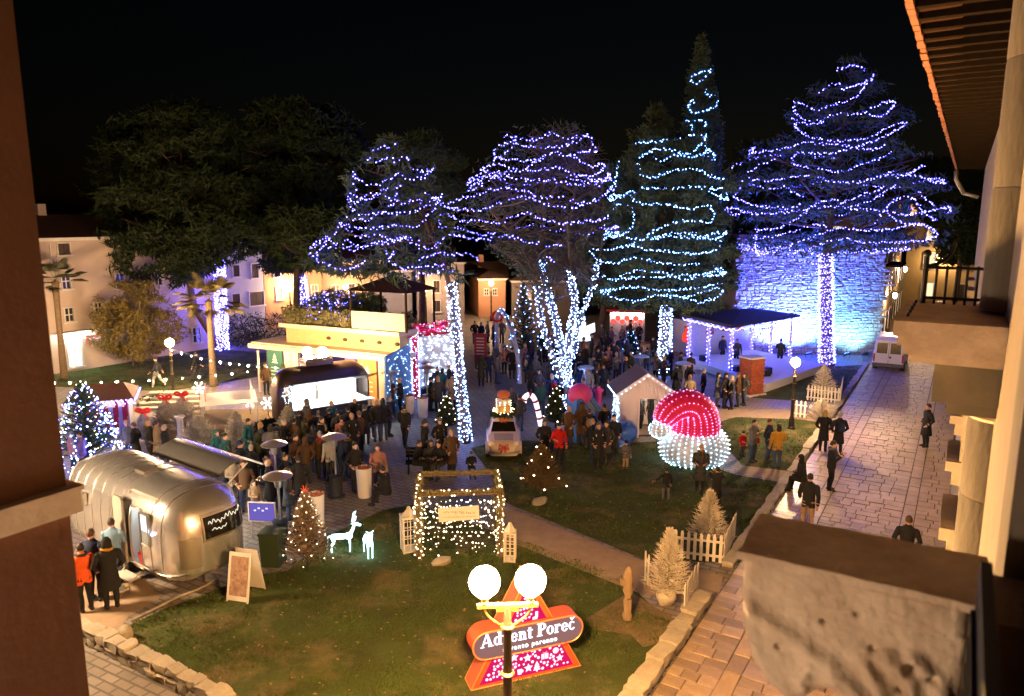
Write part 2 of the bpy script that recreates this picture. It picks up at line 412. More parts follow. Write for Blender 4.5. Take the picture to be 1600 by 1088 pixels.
rock('pale boulder at the corner of the front lawn by the trailer path', 196, 998, 0.38, 0.36, 0.34, 1)
rock('pale flat boulder lying on the lawn behind the light-draped frame', 843, 788, 0.65, 0.4, 0.25, 2)
rock('pale boulder at the foot of the light-draped frame', 690, 882, 0.6, 0.36, 0.22, 3)
rock('round pale boulder inside the nearest picket corner', 1040, 945, 0.5, 0.42, 0.5, 4)
m_hose = M('hose_rubber', (0.22, 0.10, 0.05), 0.5, var=0.2)
h = MB(); h.tube(smoothline([G(u, v, 0.05) for u, v in [(178, 992), (186, 1003), (225, 1018), (262, 1032), (300, 1052), (340, 1072), (380, 1096)]], 3), 0.045, 7)
tag(h.build('garden_hose', m_hose, smooth=True), 'reddish brown hose pipe running along the curved stone wall', 'hose')
h = MB(); h.tube(smoothline([G(u, v, 0.03) for u, v in [(205, 970), (245, 950), (272, 935), (300, 925), (340, 905)]], 3), 0.03, 6)
tag(h.build('power_cable', m_stone, smooth=True), 'pale cable crossing the grass beside the silver trailer', 'cable')

# ------------------------------------------------------------------ the terracotta house corner at the left edge
m_terra = M('terracotta_plaster', (0.15, 0.072, 0.042), 0.9, var=0.42, scale=0.55, bump=0.2, bscale=14)
m_band = M('painted_stone_band', (0.62, 0.55, 0.46), 0.8, var=0.2, scale=3, bump=0.2)
def fbox(mb, s0, s1, n0, n1, z0, z1, mi=0):
    c = FW((s0 + s1) / 2, (n0 + n1) / 2, (z0 + z1) / 2)
    return mb.box(c, (s1 - s0, abs(n1 - n0), z1 - z0), SANG, mi)
hs = thing('house', 'terracotta plastered house corner with a white stone band at the left edge', 'building')
b = MB(); fbox(b, -7, 2.11, 4.23, 10, -CAMH, 5.0); b.build('wall', m_terra, hs)
b = MB(); fbox(b, -7, 2.155, 4.17, 10, -1.66, -1.53); fbox(b, -7, 2.17, 4.155, 10, -1.53, -1.505); b.build('string_course', m_band, hs)

# ------------------------------------------------------------------ the stone palace along the right
m_palwall = M('palace_plaster', (0.22, 0.19, 0.155), 0.9, var=0.3, scale=1.2, bump=0.3)
m_iron = M('wrought_iron', (0.02, 0.018, 0.016), 0.5, metal=0.6, var=0.2)
m_tile = M('roof_tile', (0.42, 0.17, 0.08), 0.85, var=0.35, scale=5, bump=0.3, obj_rand=0.25)
m_wood = M('dark_timber', (0.022, 0.016, 0.011), 0.95, var=0.3, scale=4, stretch=(1, 6, 6), spec=0.0)
m_oldst = M('old_grey_stone', (0.135, 0.12, 0.10), 0.92, var=0.55, scale=2.2, bump=0.5, bscale=16, stretch=(1, 1, .35))
pal = thing('palace', 'old limestone palace with tiled eave, columns and stone balcony along the street', 'building')
WN = -0.30
b = MB(); fbox(b, -7, 30, WN, -8, -CAMH, 1.55); b.build('wall', m_palwall, pal)
b = MB(); fbox(b, 2.9, 3.3, WN, -0.21, -CAMH, 1.5); b.build('pilaster', m_oldst, pal)
b = MB(); fbox(b, 3.34, 3.75, WN, -0.245, -CAMH, 1.5); b.build('pilaster', m_oldst, pal)
def column(nc, sc, r, z0, z1, cap, drums):
    hgt = (z1 - z0) / drums
    first = None
    for k in range(drums):
        b = MB(); b.lathe([(r * 0.985, 0), (r, 0.015), (r, hgt - 0.02), (r * 0.985, hgt - 0.004)], (0, 0, 0), 20)
        o = b.build('column_drum', m_oldst, pal, smooth=30, loc=FW(sc, nc, z0 + k * hgt))
    b = MB(); b.lathe([(r * 1.0, 0), (r * 1.12, 0.03), (r * 1.0, 0.06), (r * 1.05, 0.2), (r * 1.35, 0.36), (r * 1.45, 0.40), (r * 1.45, 0.46)], (0, 0, 0), 20)
    for k in range(10):
        th = 2 * math.pi * k / 10; rr = r * 1.1
        b.tube([(rr * math.cos(th), rr * math.sin(th), 0.07), (rr * 1.12 * math.cos(th), rr * 1.12 * math.sin(th), 0.22), (rr * 1.42 * math.cos(th), rr * 1.42 * math.sin(th), 0.33), (rr * 1.4 * math.cos(th), rr * 1.4 * math.sin(th), 0.27)], [0.05, 0.06, 0.04, 0.02], 5)
    if cap: b.build('capital', m_pale, pal, smooth=40, loc=FW(sc, nc, z1))
column(-0.40, 6.75, 0.27, -6.6, -1.55, True, 8)
column(-0.43, 6.9, 0.30, -0.72, 3.0, False, 4)
# balcony: slab of layered mouldings, corbel block, iron rail
b = MB(); fbox(b, 6.0, 7.55, WN - 0.2, 0.40, -0.86, -0.75); b.build('balcony_slab', m_pale, pal)
b = MB(); fbox(b, 6.03, 7.5, WN - 0.2, 0.37, -0.93, -0.863); fbox(b, 6.06, 7.45, WN - 0.2, 0.33, -1.0, -0.933); fbox(b, 6.1, 7.4, WN - 0.2, 0.29, -1.06, -1.003); b.build('balcony_moulding', m_pale, pal)
def corbel(name, s0, s1, n0, n1, z1, z0, mats):
    # scrolled console: outline in (n, z) extruded along s
    L = n1 - n0; Hh = z1 - z0
    prof = [(0, 1), (1.0, 1), (1.0, 0.80), (0.985, 0.6), (0.93, 0.42), (0.84, 0.30), (0.74, 0.25), (0.66, 0.28), (0.60, 0.36), (0.52, 0.38), (0.42, 0.28), (0.30, 0.12), (0.16, 0.03), (0, 0)]
    b = MB(); pts = [(n0 + x * L, z0 + y * Hh) for x, y in prof]
    b.prism([(q[0], q[1]) for q in pts], s0, s1, 0, f=lambda x, y, z: tuple(FW(y, x, z)))
    return b.build(name, mats, pal)
b = MB(); fbox(b, 6.2, 7.3, WN, 0.12, -1.36, -1.063); fbox(b, 6.3, 7.2, WN, 0.02, -1.46, -1.362); b.build('corbel', M('mossy_limestone', (.24, .22, .16), .95, var=.4, scale=3, bump=.5), pal)
b = MB()
fence_n = [-0.18 + 0.075 * k for k in range(7)]
for nn in fence_n: b.tube([FW(7.35, nn, -0.75), FW(7.35, nn, -0.42)], 0.011, 6)
for zz in (-0.70, -0.44): b.tube([FW(7.35, -0.22, zz), FW(7.35, 0.28, zz)], 0.014, 6)
b.tube([FW(7.35, 0.28, -0.75), FW(7.35, 0.28, -0.34)], 0.022, 8); b.ball(FW(7.35, 0.28, -0.32), 0.035, 8, 6)
b.tube(smoothline([FW(7.35, 0.27, -0.43), FW(7.35, 0.17, -0.40), FW(7.35, 0.10, -0.32), FW(7.35, 0.08, -0.22)]), 0.016, 6)
for k in range(5): b.tube([FW(6.3 + 0.25 * k, 0.33, -0.75), FW(6.3 + 0.25 * k, 0.33, -0.72)], 0.012, 6)
b.build('balcony_railing', m_iron, pal, smooth=40, kind='stuff')
# near carved console: worn block with low relief on the face turned to the viewer
CPROF = [(0, 1), (1.0, 1), (1.0, 0.80), (0.985, 0.6), (0.93, 0.42), (0.84, 0.30), (0.74, 0.25), (0.66, 0.28), (0.60, 0.36), (0.52, 0.38), (0.42, 0.28), (0.30, 0.12), (0.16, 0.03), (0, 0)]
CN0, CN1, CZ0, CZ1 = -0.11, 0.575, -1.86, -1.172
cpoly = [(CN0 + x * (CN1 - CN0), CZ0 + y * (CZ1 - CZ0)) for x, y in CPROF]
def seg_d(px, pz, pts):
    best = 9.0
    for (x0, z0), (x1, z1) in zip(pts, pts[1:]):
        dx, dz = x1 - x0, z1 - z0; t_ = max(0, min(1, ((px - x0) * dx + (pz - z0) * dz) / (dx * dx + dz * dz))); best = min(best, math.hypot(px - x0 - dx * t_, pz - z0 - dz * t_))
    return best
ARCS = [([(.56, -1.37), (.42, -1.43), (.28, -1.50), (.14, -1.60), (.02, -1.72), (-.04, -1.82)], .030, .020), ([(.30, -1.66), (.36, -1.60), (.33, -1.53), (.25, -1.56), (.24, -1.63), (.28, -1.66)], .022, .014), ([(.10, -1.42), (.03, -1.47), (.0, -1.56), (-.06, -1.62)], .028, .022), ([(.02, -1.40), (-.05, -1.46), (-.08, -1.55)], .026, .020), ([(.16, -1.46), (.11, -1.54), (.08, -1.62)], .022, .018), ([(-.02, -1.60), (-.07, -1.70), (-.09, -1.80)], .03, .02)]
PITS = [(0.03, -1.44, .016), (-0.035, -1.455, .015), (0.14, -1.41, .011), (0.05, -1.53, .011), (0.30, -1.36, .008), (.2, -1.3, .006), (.44, -1.5, .008)]
def relief(n_, z_):
    h_ = .012 if z_ > -1.30 else 0.0
    for pts, w, a in ARCS: d_ = seg_d(n_, z_, pts); h_ += 1.7 * a * math.exp(-(d_ / w) ** 2)
    for pn, pz, r_ in PITS: h_ -= .05 * math.exp(-((n_ - pn) ** 2 + (z_ - pz) ** 2) / (r_ * r_))
    return h_ + .006 * fbm(n_ * 7, z_ * 7) + .0016 * fbm(n_ * 40, z_ * 40)
corb = corbel('console', 2.55, 2.89, CN0, CN1, CZ1 - .004, CZ0, m_pale)
NX, NZ = 110, 104; P = []; F = []; keep = {}
for i in range(NX + 1):
    for j in range(NZ + 1):
        n_ = CN0 + (CN1 - CN0) * i / NX; z_ = CZ0 + (CZ1 - CZ0) * j / NZ
        e_ = min(seg_d(n_, z_, cpoly + [cpoly[0]]) / .03, 1.0); P.append(FW(2.548 - relief(n_, z_) * e_ - .018 * math.sqrt(e_), n_, z_))
for i in range(NX):
    for j in range(NZ):
        if inside(cpoly, CN0 + (CN1 - CN0) * (i + .5) / NX, CZ0 + (CZ1 - CZ0) * (j + .5) / NZ): F.append((i * (NZ + 1) + j, (i + 1) * (NZ + 1) + j, (i + 1) * (NZ + 1) + j + 1, i * (NZ + 1) + j + 1))
b = MB(); b.add(P, F); b.build('console_carving', m_pale, corb, smooth=True)
bm = bmesh.new(); bmesh.ops.create_cube(bm, size=1.0); bmesh.ops.subdivide_edges(bm, edges=bm.edges, cuts=14, use_grid_fill=True)
for v in bm.verts:
    q = Vector((v.co.x * .40, v.co.y * .76, v.co.z * .03)); nn = mnoise.noise_vector(q * 7) * .012 + mnoise.noise_vector(q * 23) * .004
    w_ = FW(2.72 + q.x + nn.x, .22 + q.y + nn.y, -1.186 + q.z + nn.z * .6); v.co = w_
me = bpy.data.meshes.new('console_cap'); bmesh.ops.recalc_face_normals(bm, faces=bm.faces); bm.to_mesh(me); bm.free(); me.materials.append(m_pale); me.polygons.foreach_set('use_smooth', [True] * len(me.polygons)); me.set_sharp_from_angle(angle=math.radians(50)); link('console_cap', me, pal)
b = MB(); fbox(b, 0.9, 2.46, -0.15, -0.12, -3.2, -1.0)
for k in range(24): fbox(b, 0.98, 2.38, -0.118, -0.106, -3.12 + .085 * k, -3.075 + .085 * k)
b.build('shutter', M('dark_shade_panel', (.012, .014, .008), .75, var=.3), pal)  # added near-black panel; its colour stands for deep shade, no real shutter
b = MB(); fbox(b, 2.54, 2.9, WN, -0.112, -CAMH, -1.22); b.build('shade_infill', m_stonedk, pal)  # added dark block filling the shaded gap behind the console
# window surrounds further along
for k, s0 in enumerate((9.6, 12.4, 15.4, 18.6, 22.0, 25.6)):
    b = MB(); fbox(b, s0, s0 + 1.3, WN, -0.03, -3.75, -3.6); win = b.build('window_sill', m_stone2, pal)
    b = MB(); fbox(b, s0 + 0.1, s0 + 0.28, WN, -0.12, -3.98, -3.752); b.build('sill_bracket', m_stone2, win); b = MB(); fbox(b, s0 + 1.0, s0 + 1.18, WN, -0.12, -3.98, -3.752); b.build('sill_bracket', m_stone2, win)
    b = MB(); fbox(b, s0 + 0.05, s0 + 0.2, WN, -0.2, -3.598, -2.0); fbox(b, s0 + 1.1, s0 + 1.25, WN, -0.2, -3.598, -2.0); fbox(b, s0 - 0.02, s0 + 1.32, WN, -0.08, -1.997, -1.87); b.build('window_surround', m_stone2, win)
    b = MB(); fbox(b, s0 + 0.203, s0 + 1.097, WN - 0.2, WN + 0.005, -3.597, -2.0); b.build('pane', M('dark_glass', (0.03, 0.03, 0.03), 0.1, spec=0.8), win)
# eave: boards, rows of tiles seen from below, tile edge, gutter
b = MB(); fbox(b, -4, 30, WN, 0.40, 1.62, 1.66); b.build('eave_board', m_wood, pal)
tl = MB(); n_ = 8
P = []; F = []
for k in range(9):
    th = math.pi * k / 8; P += [(0, 0.11 * math.cos(th), 0.06 * math.sin(th)), (0.36, 0.09 * math.cos(th), 0.05 * math.sin(th))]
for k in range(8): F.append((2 * k, 2 * k + 1, 2 * k + 3, 2 * k + 2))
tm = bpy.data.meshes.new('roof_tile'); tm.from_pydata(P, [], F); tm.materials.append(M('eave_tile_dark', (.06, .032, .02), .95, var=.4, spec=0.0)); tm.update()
mod_thick = 0.012
bmx = bmesh.new(); bmx.from_mesh(tm); bmesh.ops.solidify(bmx, geom=bmx.faces[:], thickness=mod_thick); bmx.to_mesh(tm); bmx.free()
s = 3.0; k = 0
tile_s = []
while s < 30: tile_s.append(s); s += 0.20
rowsets = [(0.55, 1.64), (0.30, 1.70), (0.05, 1.77)]
cnt = 0
for s in tile_s:
    for (n0, zz) in rowsets:
        if cnt >= 300: break
        o = bpy.data.objects.new('roof_tile', tm); COL.objects.link(o); o.parent = pal
        o.location = FW(s, n0, zz - 0.03); o.rotation_euler = (math.pi if (cnt % 2) else 0, 0.24 * (1 if (cnt % 2 == 0) else -1) * 0, SANG - math.pi / 2); cnt += 1
b = MB()
for k in range(68): fbox(b, 3 + k * 0.4, 3.09 + k * 0.4, WN, 0.5, 1.53, 1.617)
b.build('rafters', m_wood, pal, kind='stuff')
fas = MB(); pts = []
for k in range(0, 137):
    s = 2.6 + k * 0.2; a = FW(s, 0.50 + R.uniform(-.008, .008), 1.55 + R.uniform(-.006, .006)); 
    fbox(fas, s, s + 0.19, 0.49, 0.545 + R.uniform(-.01, .01), 1.52 + R.uniform(-.008, .008), 1.67)
fas.build('eave_tile_edge', m_tile, pal, kind='stuff')
b = MB(); b.tube([FW(29.9, 0.52, 1.5), FW(29.9, 0.50, 1.2), FW(29.9, 0.25, 0.75)], 0.07, 8); b.tube([FW(29.9, 0.25, 0.75), FW(29.9, -0.2, 0.6)], 0.06, 8); b.build('downpipe', M('zinc', (0.35, 0.33, 0.3), 0.5, metal=0.6), pal, smooth=True)
# ------------------------------------------------------------------ street lamps
WARM = (1.0, 0.52, 0.17)
m_globe = E('lamp_glow', WARM, 760.0)
m_globe2 = E('lamp_glow_far', (1.0, 0.62, 0.30), 430.0)
m_post = M('lamp_post_paint', (0.055, 0.04, 0.028), 0.45, metal=0.3, var=0.3)
m_brass = M('lamp_brass', (0.35, 0.22, 0.07), 0.4, metal=0.7, var=0.2)
def globe_mesh(r, n=16, m=10):
    b = MB(); b.ball((0, 0, 0), r, n, m); return b
def globe_lamp(label, loc, zg, rg=0.2, spread=0.30, rz=0.0, heads=2, mat=None, group=None):
    t = thing('street_lamp', label, 'street lamp', loc, rz, group); za = zg - rg - 0.10
    b = MB(); b.lathe([(0.17, 0), (0.17, 0.08), (0.13, 0.12), (0.13, 0.45), (0.10, 0.52), (0.075, 0.6), (0.07, za * 0.5), (0.085, za * 0.5 + 0.03), (0.07, za * 0.5 + 0.06), (0.055, za - 0.3), (0.075, za - 0.27), (0.055, za - 0.23), (0.05, za)], (0, 0, 0), 14); b.build('post', m_post, t, smooth=35)
    for zz in (za - 0.28, za * 0.78, za * 0.5 + 0.02): b = MB(); b.lathe([(0.06, -0.025), (0.095, -0.01), (0.095, 0.012), (0.06, 0.03)], (0, 0, zz), 12); b.build('collar', m_brass, t, smooth=35)
    xs = (-spread, spread) if heads == 2 else (0.0,)
    b = MB()
    if heads == 2:
        b.box((0, 0, za + 0.02), (2 * spread + 0.2, 0.07, 0.045)); b.box((0, 0, za - 0.03), (spread, 0.06, 0.055))
        for sx in (-1, 1): b.tube(smoothline([(0, 0, za - 0.3), (sx * spread * 0.45, 0, za - 0.24), (sx * spread * 0.95, 0, za - 0.1), (sx * spread, 0, za)]), 0.018, 6)
    for x in xs: b.lathe([(0.035, 0), (0.05, 0.02), (0.035, 0.05), (0.07, 0.09), (0.09, 0.12)], (x, 0, za + 0.0425), 12)
    b.build('arm', m_brass, t, smooth=40)
    gm = None
    for x in xs:
        if gm is None:
            o = globe_mesh(rg).build('globe', mat or m_globe, t, smooth=True); gm = o.data
        else: o = link('globe', gm, t)
        o.location = (x, 0, zg + 0.06)
    return t
fl = WY(793, 908, 9.05)
globe_lamp('twin globe lamp standing in front of the glowing tree sign', (fl.x, 9.05, 0), fl.z - 0.06, 0.205, 0.302, rz=0.06)
p = G(1236, 670); q = WY(1234, 566, p.y)
globe_lamp('single globe lamp on a post at the lawn edge right of the giant hat', (p.x, p.y, 0), q.z - 0.06, 0.2, heads=1, mat=m_globe2)
p = G(272, 622); q = WY(265, 536, p.y)
globe_lamp('single globe lamp on a pale post in front of the yellow-leaved tree', (p.x, p.y, 0), q.z - 0.06, 0.22, 0.25, heads=1, mat=m_globe2)
p = G(497, 655); q = WY(494, 552, p.y)
globe_lamp('twin globe lamp in front of the cafe pavilion, behind the food trailer', (p.x, p.y, 0), q.z, 0.22, 0.34, rz=0.1, mat=m_globe2)
globe_lamp('twin globe lamp beside the silver trailer, outside the left edge', (-13.6, 16.3, 0), 4.0, 0.2, 0.3, rz=0.7, mat=E('lamp_glow_trailer', (1.0, .66, .36), 520.0))
# wall lanterns of the street, on the palace and further up the lane
m_lant = E('lantern_glow', (1.0, 0.66, 0.40), 260.0)
def wall_lantern(label, base, outv, mat=None, r=0.16):
    t = thing('wall_lantern', label, 'lantern', base, math.atan2(outv.y, outv.x))
    b = MB(); b.tube(smoothline([(0, 0, 0), (0.25, 0, 0.15), (0.5, 0, 0.12), (0.55, 0, 0.0)]), 0.025, 6); b.build('bracket', m_iron, t, smooth=True)
    b = MB(); b.lathe([(0.02, 0.06), (0.24, -0.02), (0.22, -0.05)], (0.55, 0, 0), 8)
    for k in range(4):
        a = math.pi / 4 + k * math.pi / 2; b.tube([(0.55 + .19 * math.cos(a), .19 * math.sin(a), -0.04), (0.55 + .13 * math.cos(a), .13 * math.sin(a), -0.5)], 0.012, 5)
    b.build('cage', m_iron, t)
    b = MB(); b.ball((0.55, 0, -0.24), (r * .8, r * .8, r * 1.3), 10, 8); b.build('glass', mat or m_lant, t, smooth=True)
    return t
wall_lantern('street lantern on the palace wall behind the carved console', FW(11.4, WN, -6.0), SN, E('lantern_glow_dim', (1.0, .60, .32), 110.0))
wall_lantern('street lantern on the palace wall further along the paved street', FW(26, WN, -4.2), SN)
wall_lantern('street lantern on the terracotta house corner', FW(-2.6, 4.17, -2.2), -SN, E('lantern_glow_near', (1.0, .66, .42), 400.0))

# ------------------------------------------------------------------ the glowing sign
m_red = M('sign_red_side', (0.62, 0.09, 0.03), 0.55, var=0.12, scale=2)
m_copper = M('sign_trim', (0.60, 0.30, 0.12), 0.45, metal=0.4, var=0.15)
m_pink = E('sign_pink_face', (0.50, 0.008, 0.085), 0.46)
m_white = E('sign_white_print', (1.0, 0.62, 0.80), 0.62)
m_taupe = E('sign_taupe_face', (0.27, 0.13, 0.12), 0.36)
m_blueshade = M('sign_letter_shadow', (0.10, 0.09, 0.33), 0.6)
a = G(736, 1080); c = G(907, 1041); ang = math.atan2(c.y - a.y, c.x - a.x); W = (c - a).length
sg = thing('tree_sign', 'glowing red tree-shaped sign with white lettering on an oval board', 'sign', ((a.x + c.x) / 2, (a.y + c.y) / 2, 0), ang)
HS = 2.32; dep = 0.42
def tri_w(z, w=W, h=HS): return w * (1 - z / h)
b = MB(); b.prism([(-W / 2, 0.02), (W / 2, 0.02), (0, HS)], 0.0, dep); b.build('tree_body', m_red, sg)
def inset(z0, z1, k=0.13): return [(-tri_w(z0) / 2 + k, z0), (tri_w(z0) / 2 - k, z0), (tri_w(z1) / 2 - k, z1), (-tri_w(z1) / 2 + k, z1)]
b = MB(); b.prism(inset(0.09, 0.70), -0.012, -0.004); b.build('lower_panel', m_pink, sg)
b = MB(); b.prism(inset(1.28, 1.98, 0.12), -0.012, -0.004); b.build('upper_panel', m_pink, sg)
b = MB()
for (x0, z0, x1, z1) in ((-W / 2, 0.02, 0, HS), (0, HS, W / 2, 0.02), (-W / 2, 0.02, W / 2, 0.02)): b.tube([(x0, -0.01, z0), (x1, -0.01, z1)], 0.014, 5)
for zz, xx in ((0.02, -W / 2), (HS, 0)): b.tube([(xx, 0, zz), (xx, dep, zz)], 0.014, 5)
b.tube([(-W / 2, dep, 0.02), (0, dep, HS)], 0.014, 5)
b.build('trim', m_copper, sg)
TILT = 0.0
def capsule(L, Hh, n=14):
    r = Hh / 2; out = []
    for k in range(n + 1): th = -math.pi / 2 + math.pi * k / n; out.append((L / 2 - r + r * math.cos(th), r * math.sin(th)))
    for k in range(n + 1): th = math.pi / 2 + math.pi * k / n; out.append((-L / 2 + r + r * math.cos(th), r * math.sin(th)))
    return out
CZ = 0.99
b = MB(); b.prism([(x, z + CZ) for x, z in capsule(2.42, 0.60)], -0.10, dep - 0.08); b.build('oval_board', m_red, sg)
b = MB(); b.prism([(x, z + CZ) for x, z in capsule(2.36, 0.54)], -0.112, -0.102); b.build('oval_face', m_taupe, sg)
b = MB(); cpts = [(x, -0.105, z + CZ) for x, z in capsule(2.42, 0.60)]; b.tube(cpts + [cpts[0]], 0.016, 5); b.build('trim', m_copper, sg)
m_letter = E('sign_letters', (1.0, 0.96, 0.98), 0.8)
def text(body, size, x, z, y, mat, parent, bold=0.0, align='CENTER', ext=0.006, shear=0.0, name='lettering', spacing=1.0):
    cu = bpy.data.curves.new(name, 'FONT'); cu.body = body; cu.size = size; cu.align_x = align; cu.offset = bold; cu.extrude = ext; cu.shear = shear; cu.space_character = spacing
    cu.materials.append(mat); tmp = link(name, cu); bpy.context.view_layer.update(); me = bpy.data.meshes.new_from_object(tmp.evaluated_get(bpy.context.evaluated_depsgraph_get())); bpy.data.objects.remove(tmp); me.materials.clear(); me.materials.append(mat)
    o = link(name, me, parent); o.location = (x, y, z); o.rotation_euler = (math.pi / 2, 0, 0); return o
# fat serif capitals and lower case drawn as strokes: (kind, data) on a 1-high cap grid
def serif_text(body, size, x0, z0, y, mat, parent):
    b = MB(); x = 0.0
    def blk(x0_, z0_, x1_, z1_): b.prism([(x0_, z0_), (x1_, z0_), (x1_, z1_), (x0_, z1_)], y - 0.006, y + 0.004)
    def poly(p): b.prism(p, y - 0.006, y + 0.004)
    S = size
    def ring(cx, cz, rx, rz, t, a0=0, a1=360, n=18):
        for k in range(n):
            t0 = math.radians(a0 + (a1 - a0) * k / n); t1 = math.radians(a0 + (a1 - a0) * (k + 1) / n)
            def pt(th, rr): 
                w = 1 - rr * t * (0.35 + 0.65 * abs(math.cos(th))); return (cx + rx * math.cos(th) * (1 - rr * t / rx * (0.4 + 0.6 * abs(math.cos(th)))), cz + rz * math.sin(th) * (1 - rr * t / rz * 0.45))
            poly([pt(t0, 0), pt(t1, 0), pt(t1, 1), pt(t0, 1)])
    for ch in body:
        o = x0 + x
        if ch == 'A':
            poly([(o + .0, z0), (o + .10 * S, z0), (o + .42 * S, z0 + S), (o + .36 * S, z0 + S)]); poly([(o + .32 * S, z0 + S), (o + .48 * S, z0 + S), (o + .82 * S, z0), (o + .58 * S, z0)])
            blk(o + .16 * S, z0 + .28 * S, o + .62 * S, z0 + .36 * S); blk(o - .06 * S, z0, o + .2 * S, z0 + .06 * S); blk(o + .5 * S, z0, o + .9 * S, z0 + .06 * S); x += .92 * S
        elif ch == 'P':
            blk(o + .1 * S, z0, o + .32 * S, z0 + S); blk(o, z0, o + .42 * S, z0 + .06 * S); blk(o, z0 + .94 * S, o + .4 * S, z0 + S); ring(o + .36 * S, z0 + .72 * S, .34 * S, .28 * S, .18 * S, -90, 90); x += .76 * S
        elif ch == 'd':
            ring(o + .24 * S, z0 + .33 * S, .24 * S, .33 * S, .15 * S); blk(o + .36 * S, z0, o + .54 * S, z0 + 1.0 * S); blk(o + .27 * S, z0 + .94 * S, o + .54 * S, z0 + S); blk(o + .4 * S, z0, o + .62 * S, z0 + .06 * S); x += .66 * S
        elif ch == 'v':
            poly([(o, z0 + .66 * S), (o + .2 * S, z0 + .66 * S), (o + .36 * S, z0), (o + .28 * S, z0)]); poly([(o + .46 * S, z0 + .66 * S), (o + .54 * S, z0 + .66 * S), (o + .36 * S, z0), (o + .28 * S, z0)])
            blk(o - .05 * S, z0 + .6 * S, o + .25 * S, z0 + .66 * S); blk(o + .38 * S, z0 + .6 * S, o + .6 * S, z0 + .66 * S); x += .62 * S
        elif ch in 'eč':
            ring(o + .26 * S, z0 + .33 * S, .26 * S, .34 * S, .16 * S, 25 if ch == 'e' else 40, 330 if ch == 'e' else 325)
            if ch == 'e': blk(o + .12 * S, z0 + .32 * S, o + .5 * S, z0 + .39 * S)
            else: poly([(o + .08 * S, z0 + .98 * S), (o + .2 * S, z0 + .98 * S), (o + .3 * S, z0 + .80 * S), (o + .22 * S, z0 + .76 * S)]); poly([(o + .26 * S, z0 + .80 * S), (o + .22 * S, z0 + .76 * S), (o + .48 * S, z0 + .98 * S), (o + .36 * S, z0 + .98 * S)])
            x += .58 * S
        elif ch in 'nr':
            blk(o + .06 * S, z0, o + .24 * S, z0 + .66 * S); blk(o, z0 + .6 * S, o + .24 * S, z0 + .66 * S); blk(o, z0, o + .3 * S, z0 + .06 * S)
            if ch == 'n': ring(o + .36 * S, z0 + .40 * S, .2 * S, .26 * S, .16 * S, 0, 170, 10); blk(o + .40 * S, z0, o + .56 * S, z0 + .42 * S); blk(o + .34 * S, z0, o + .62 * S, z0 + .06 * S); x += .68 * S
            else: ring(o + .36 * S, z0 + .44 * S, .14 * S, .22 * S, .12 * S, 40, 160, 8); b.prism([(o + .42 * S + .07 * S * math.cos(k * .785), z0 + .55 * S + .07 * S * math.sin(k * .785)) for k in range(8)], y - 0.006, y + 0.004); x += .54 * S
        elif ch == 't':
            blk(o + .1 * S, z0 + .04 * S, o + .27 * S, z0 + .85 * S); blk(o, z0 + .6 * S, o + .4 * S, z0 + .67 * S); blk(o + .14 * S, z0, o + .4 * S, z0 + .08 * S); x += .44 * S
        elif ch == 'o': ring(o + .28 * S, z0 + .33 * S, .28 * S, .34 * S, .16 * S); x += .62 * S
        else: x += .3 * S
    return b, x
LS = 0.285
_, wtxt = serif_text('Advent Poreč', LS, 0, 0, 0, None, None)
b2, _ = serif_text('Advent Poreč', LS, -wtxt / 2 + 0.02, 0.97, -0.118, None, None); b2.build('lettering', m_blueshade, sg)
b2, _ = serif_text('Advent Poreč', LS, -wtxt / 2, 0.985, -0.130, None, None); b2.build('lettering', m_letter, sg)
text('avvento parenzo', 0.145, 0.02, 0.80, -0.120, m_letter, sg, bold=0.002, spacing=1.22)
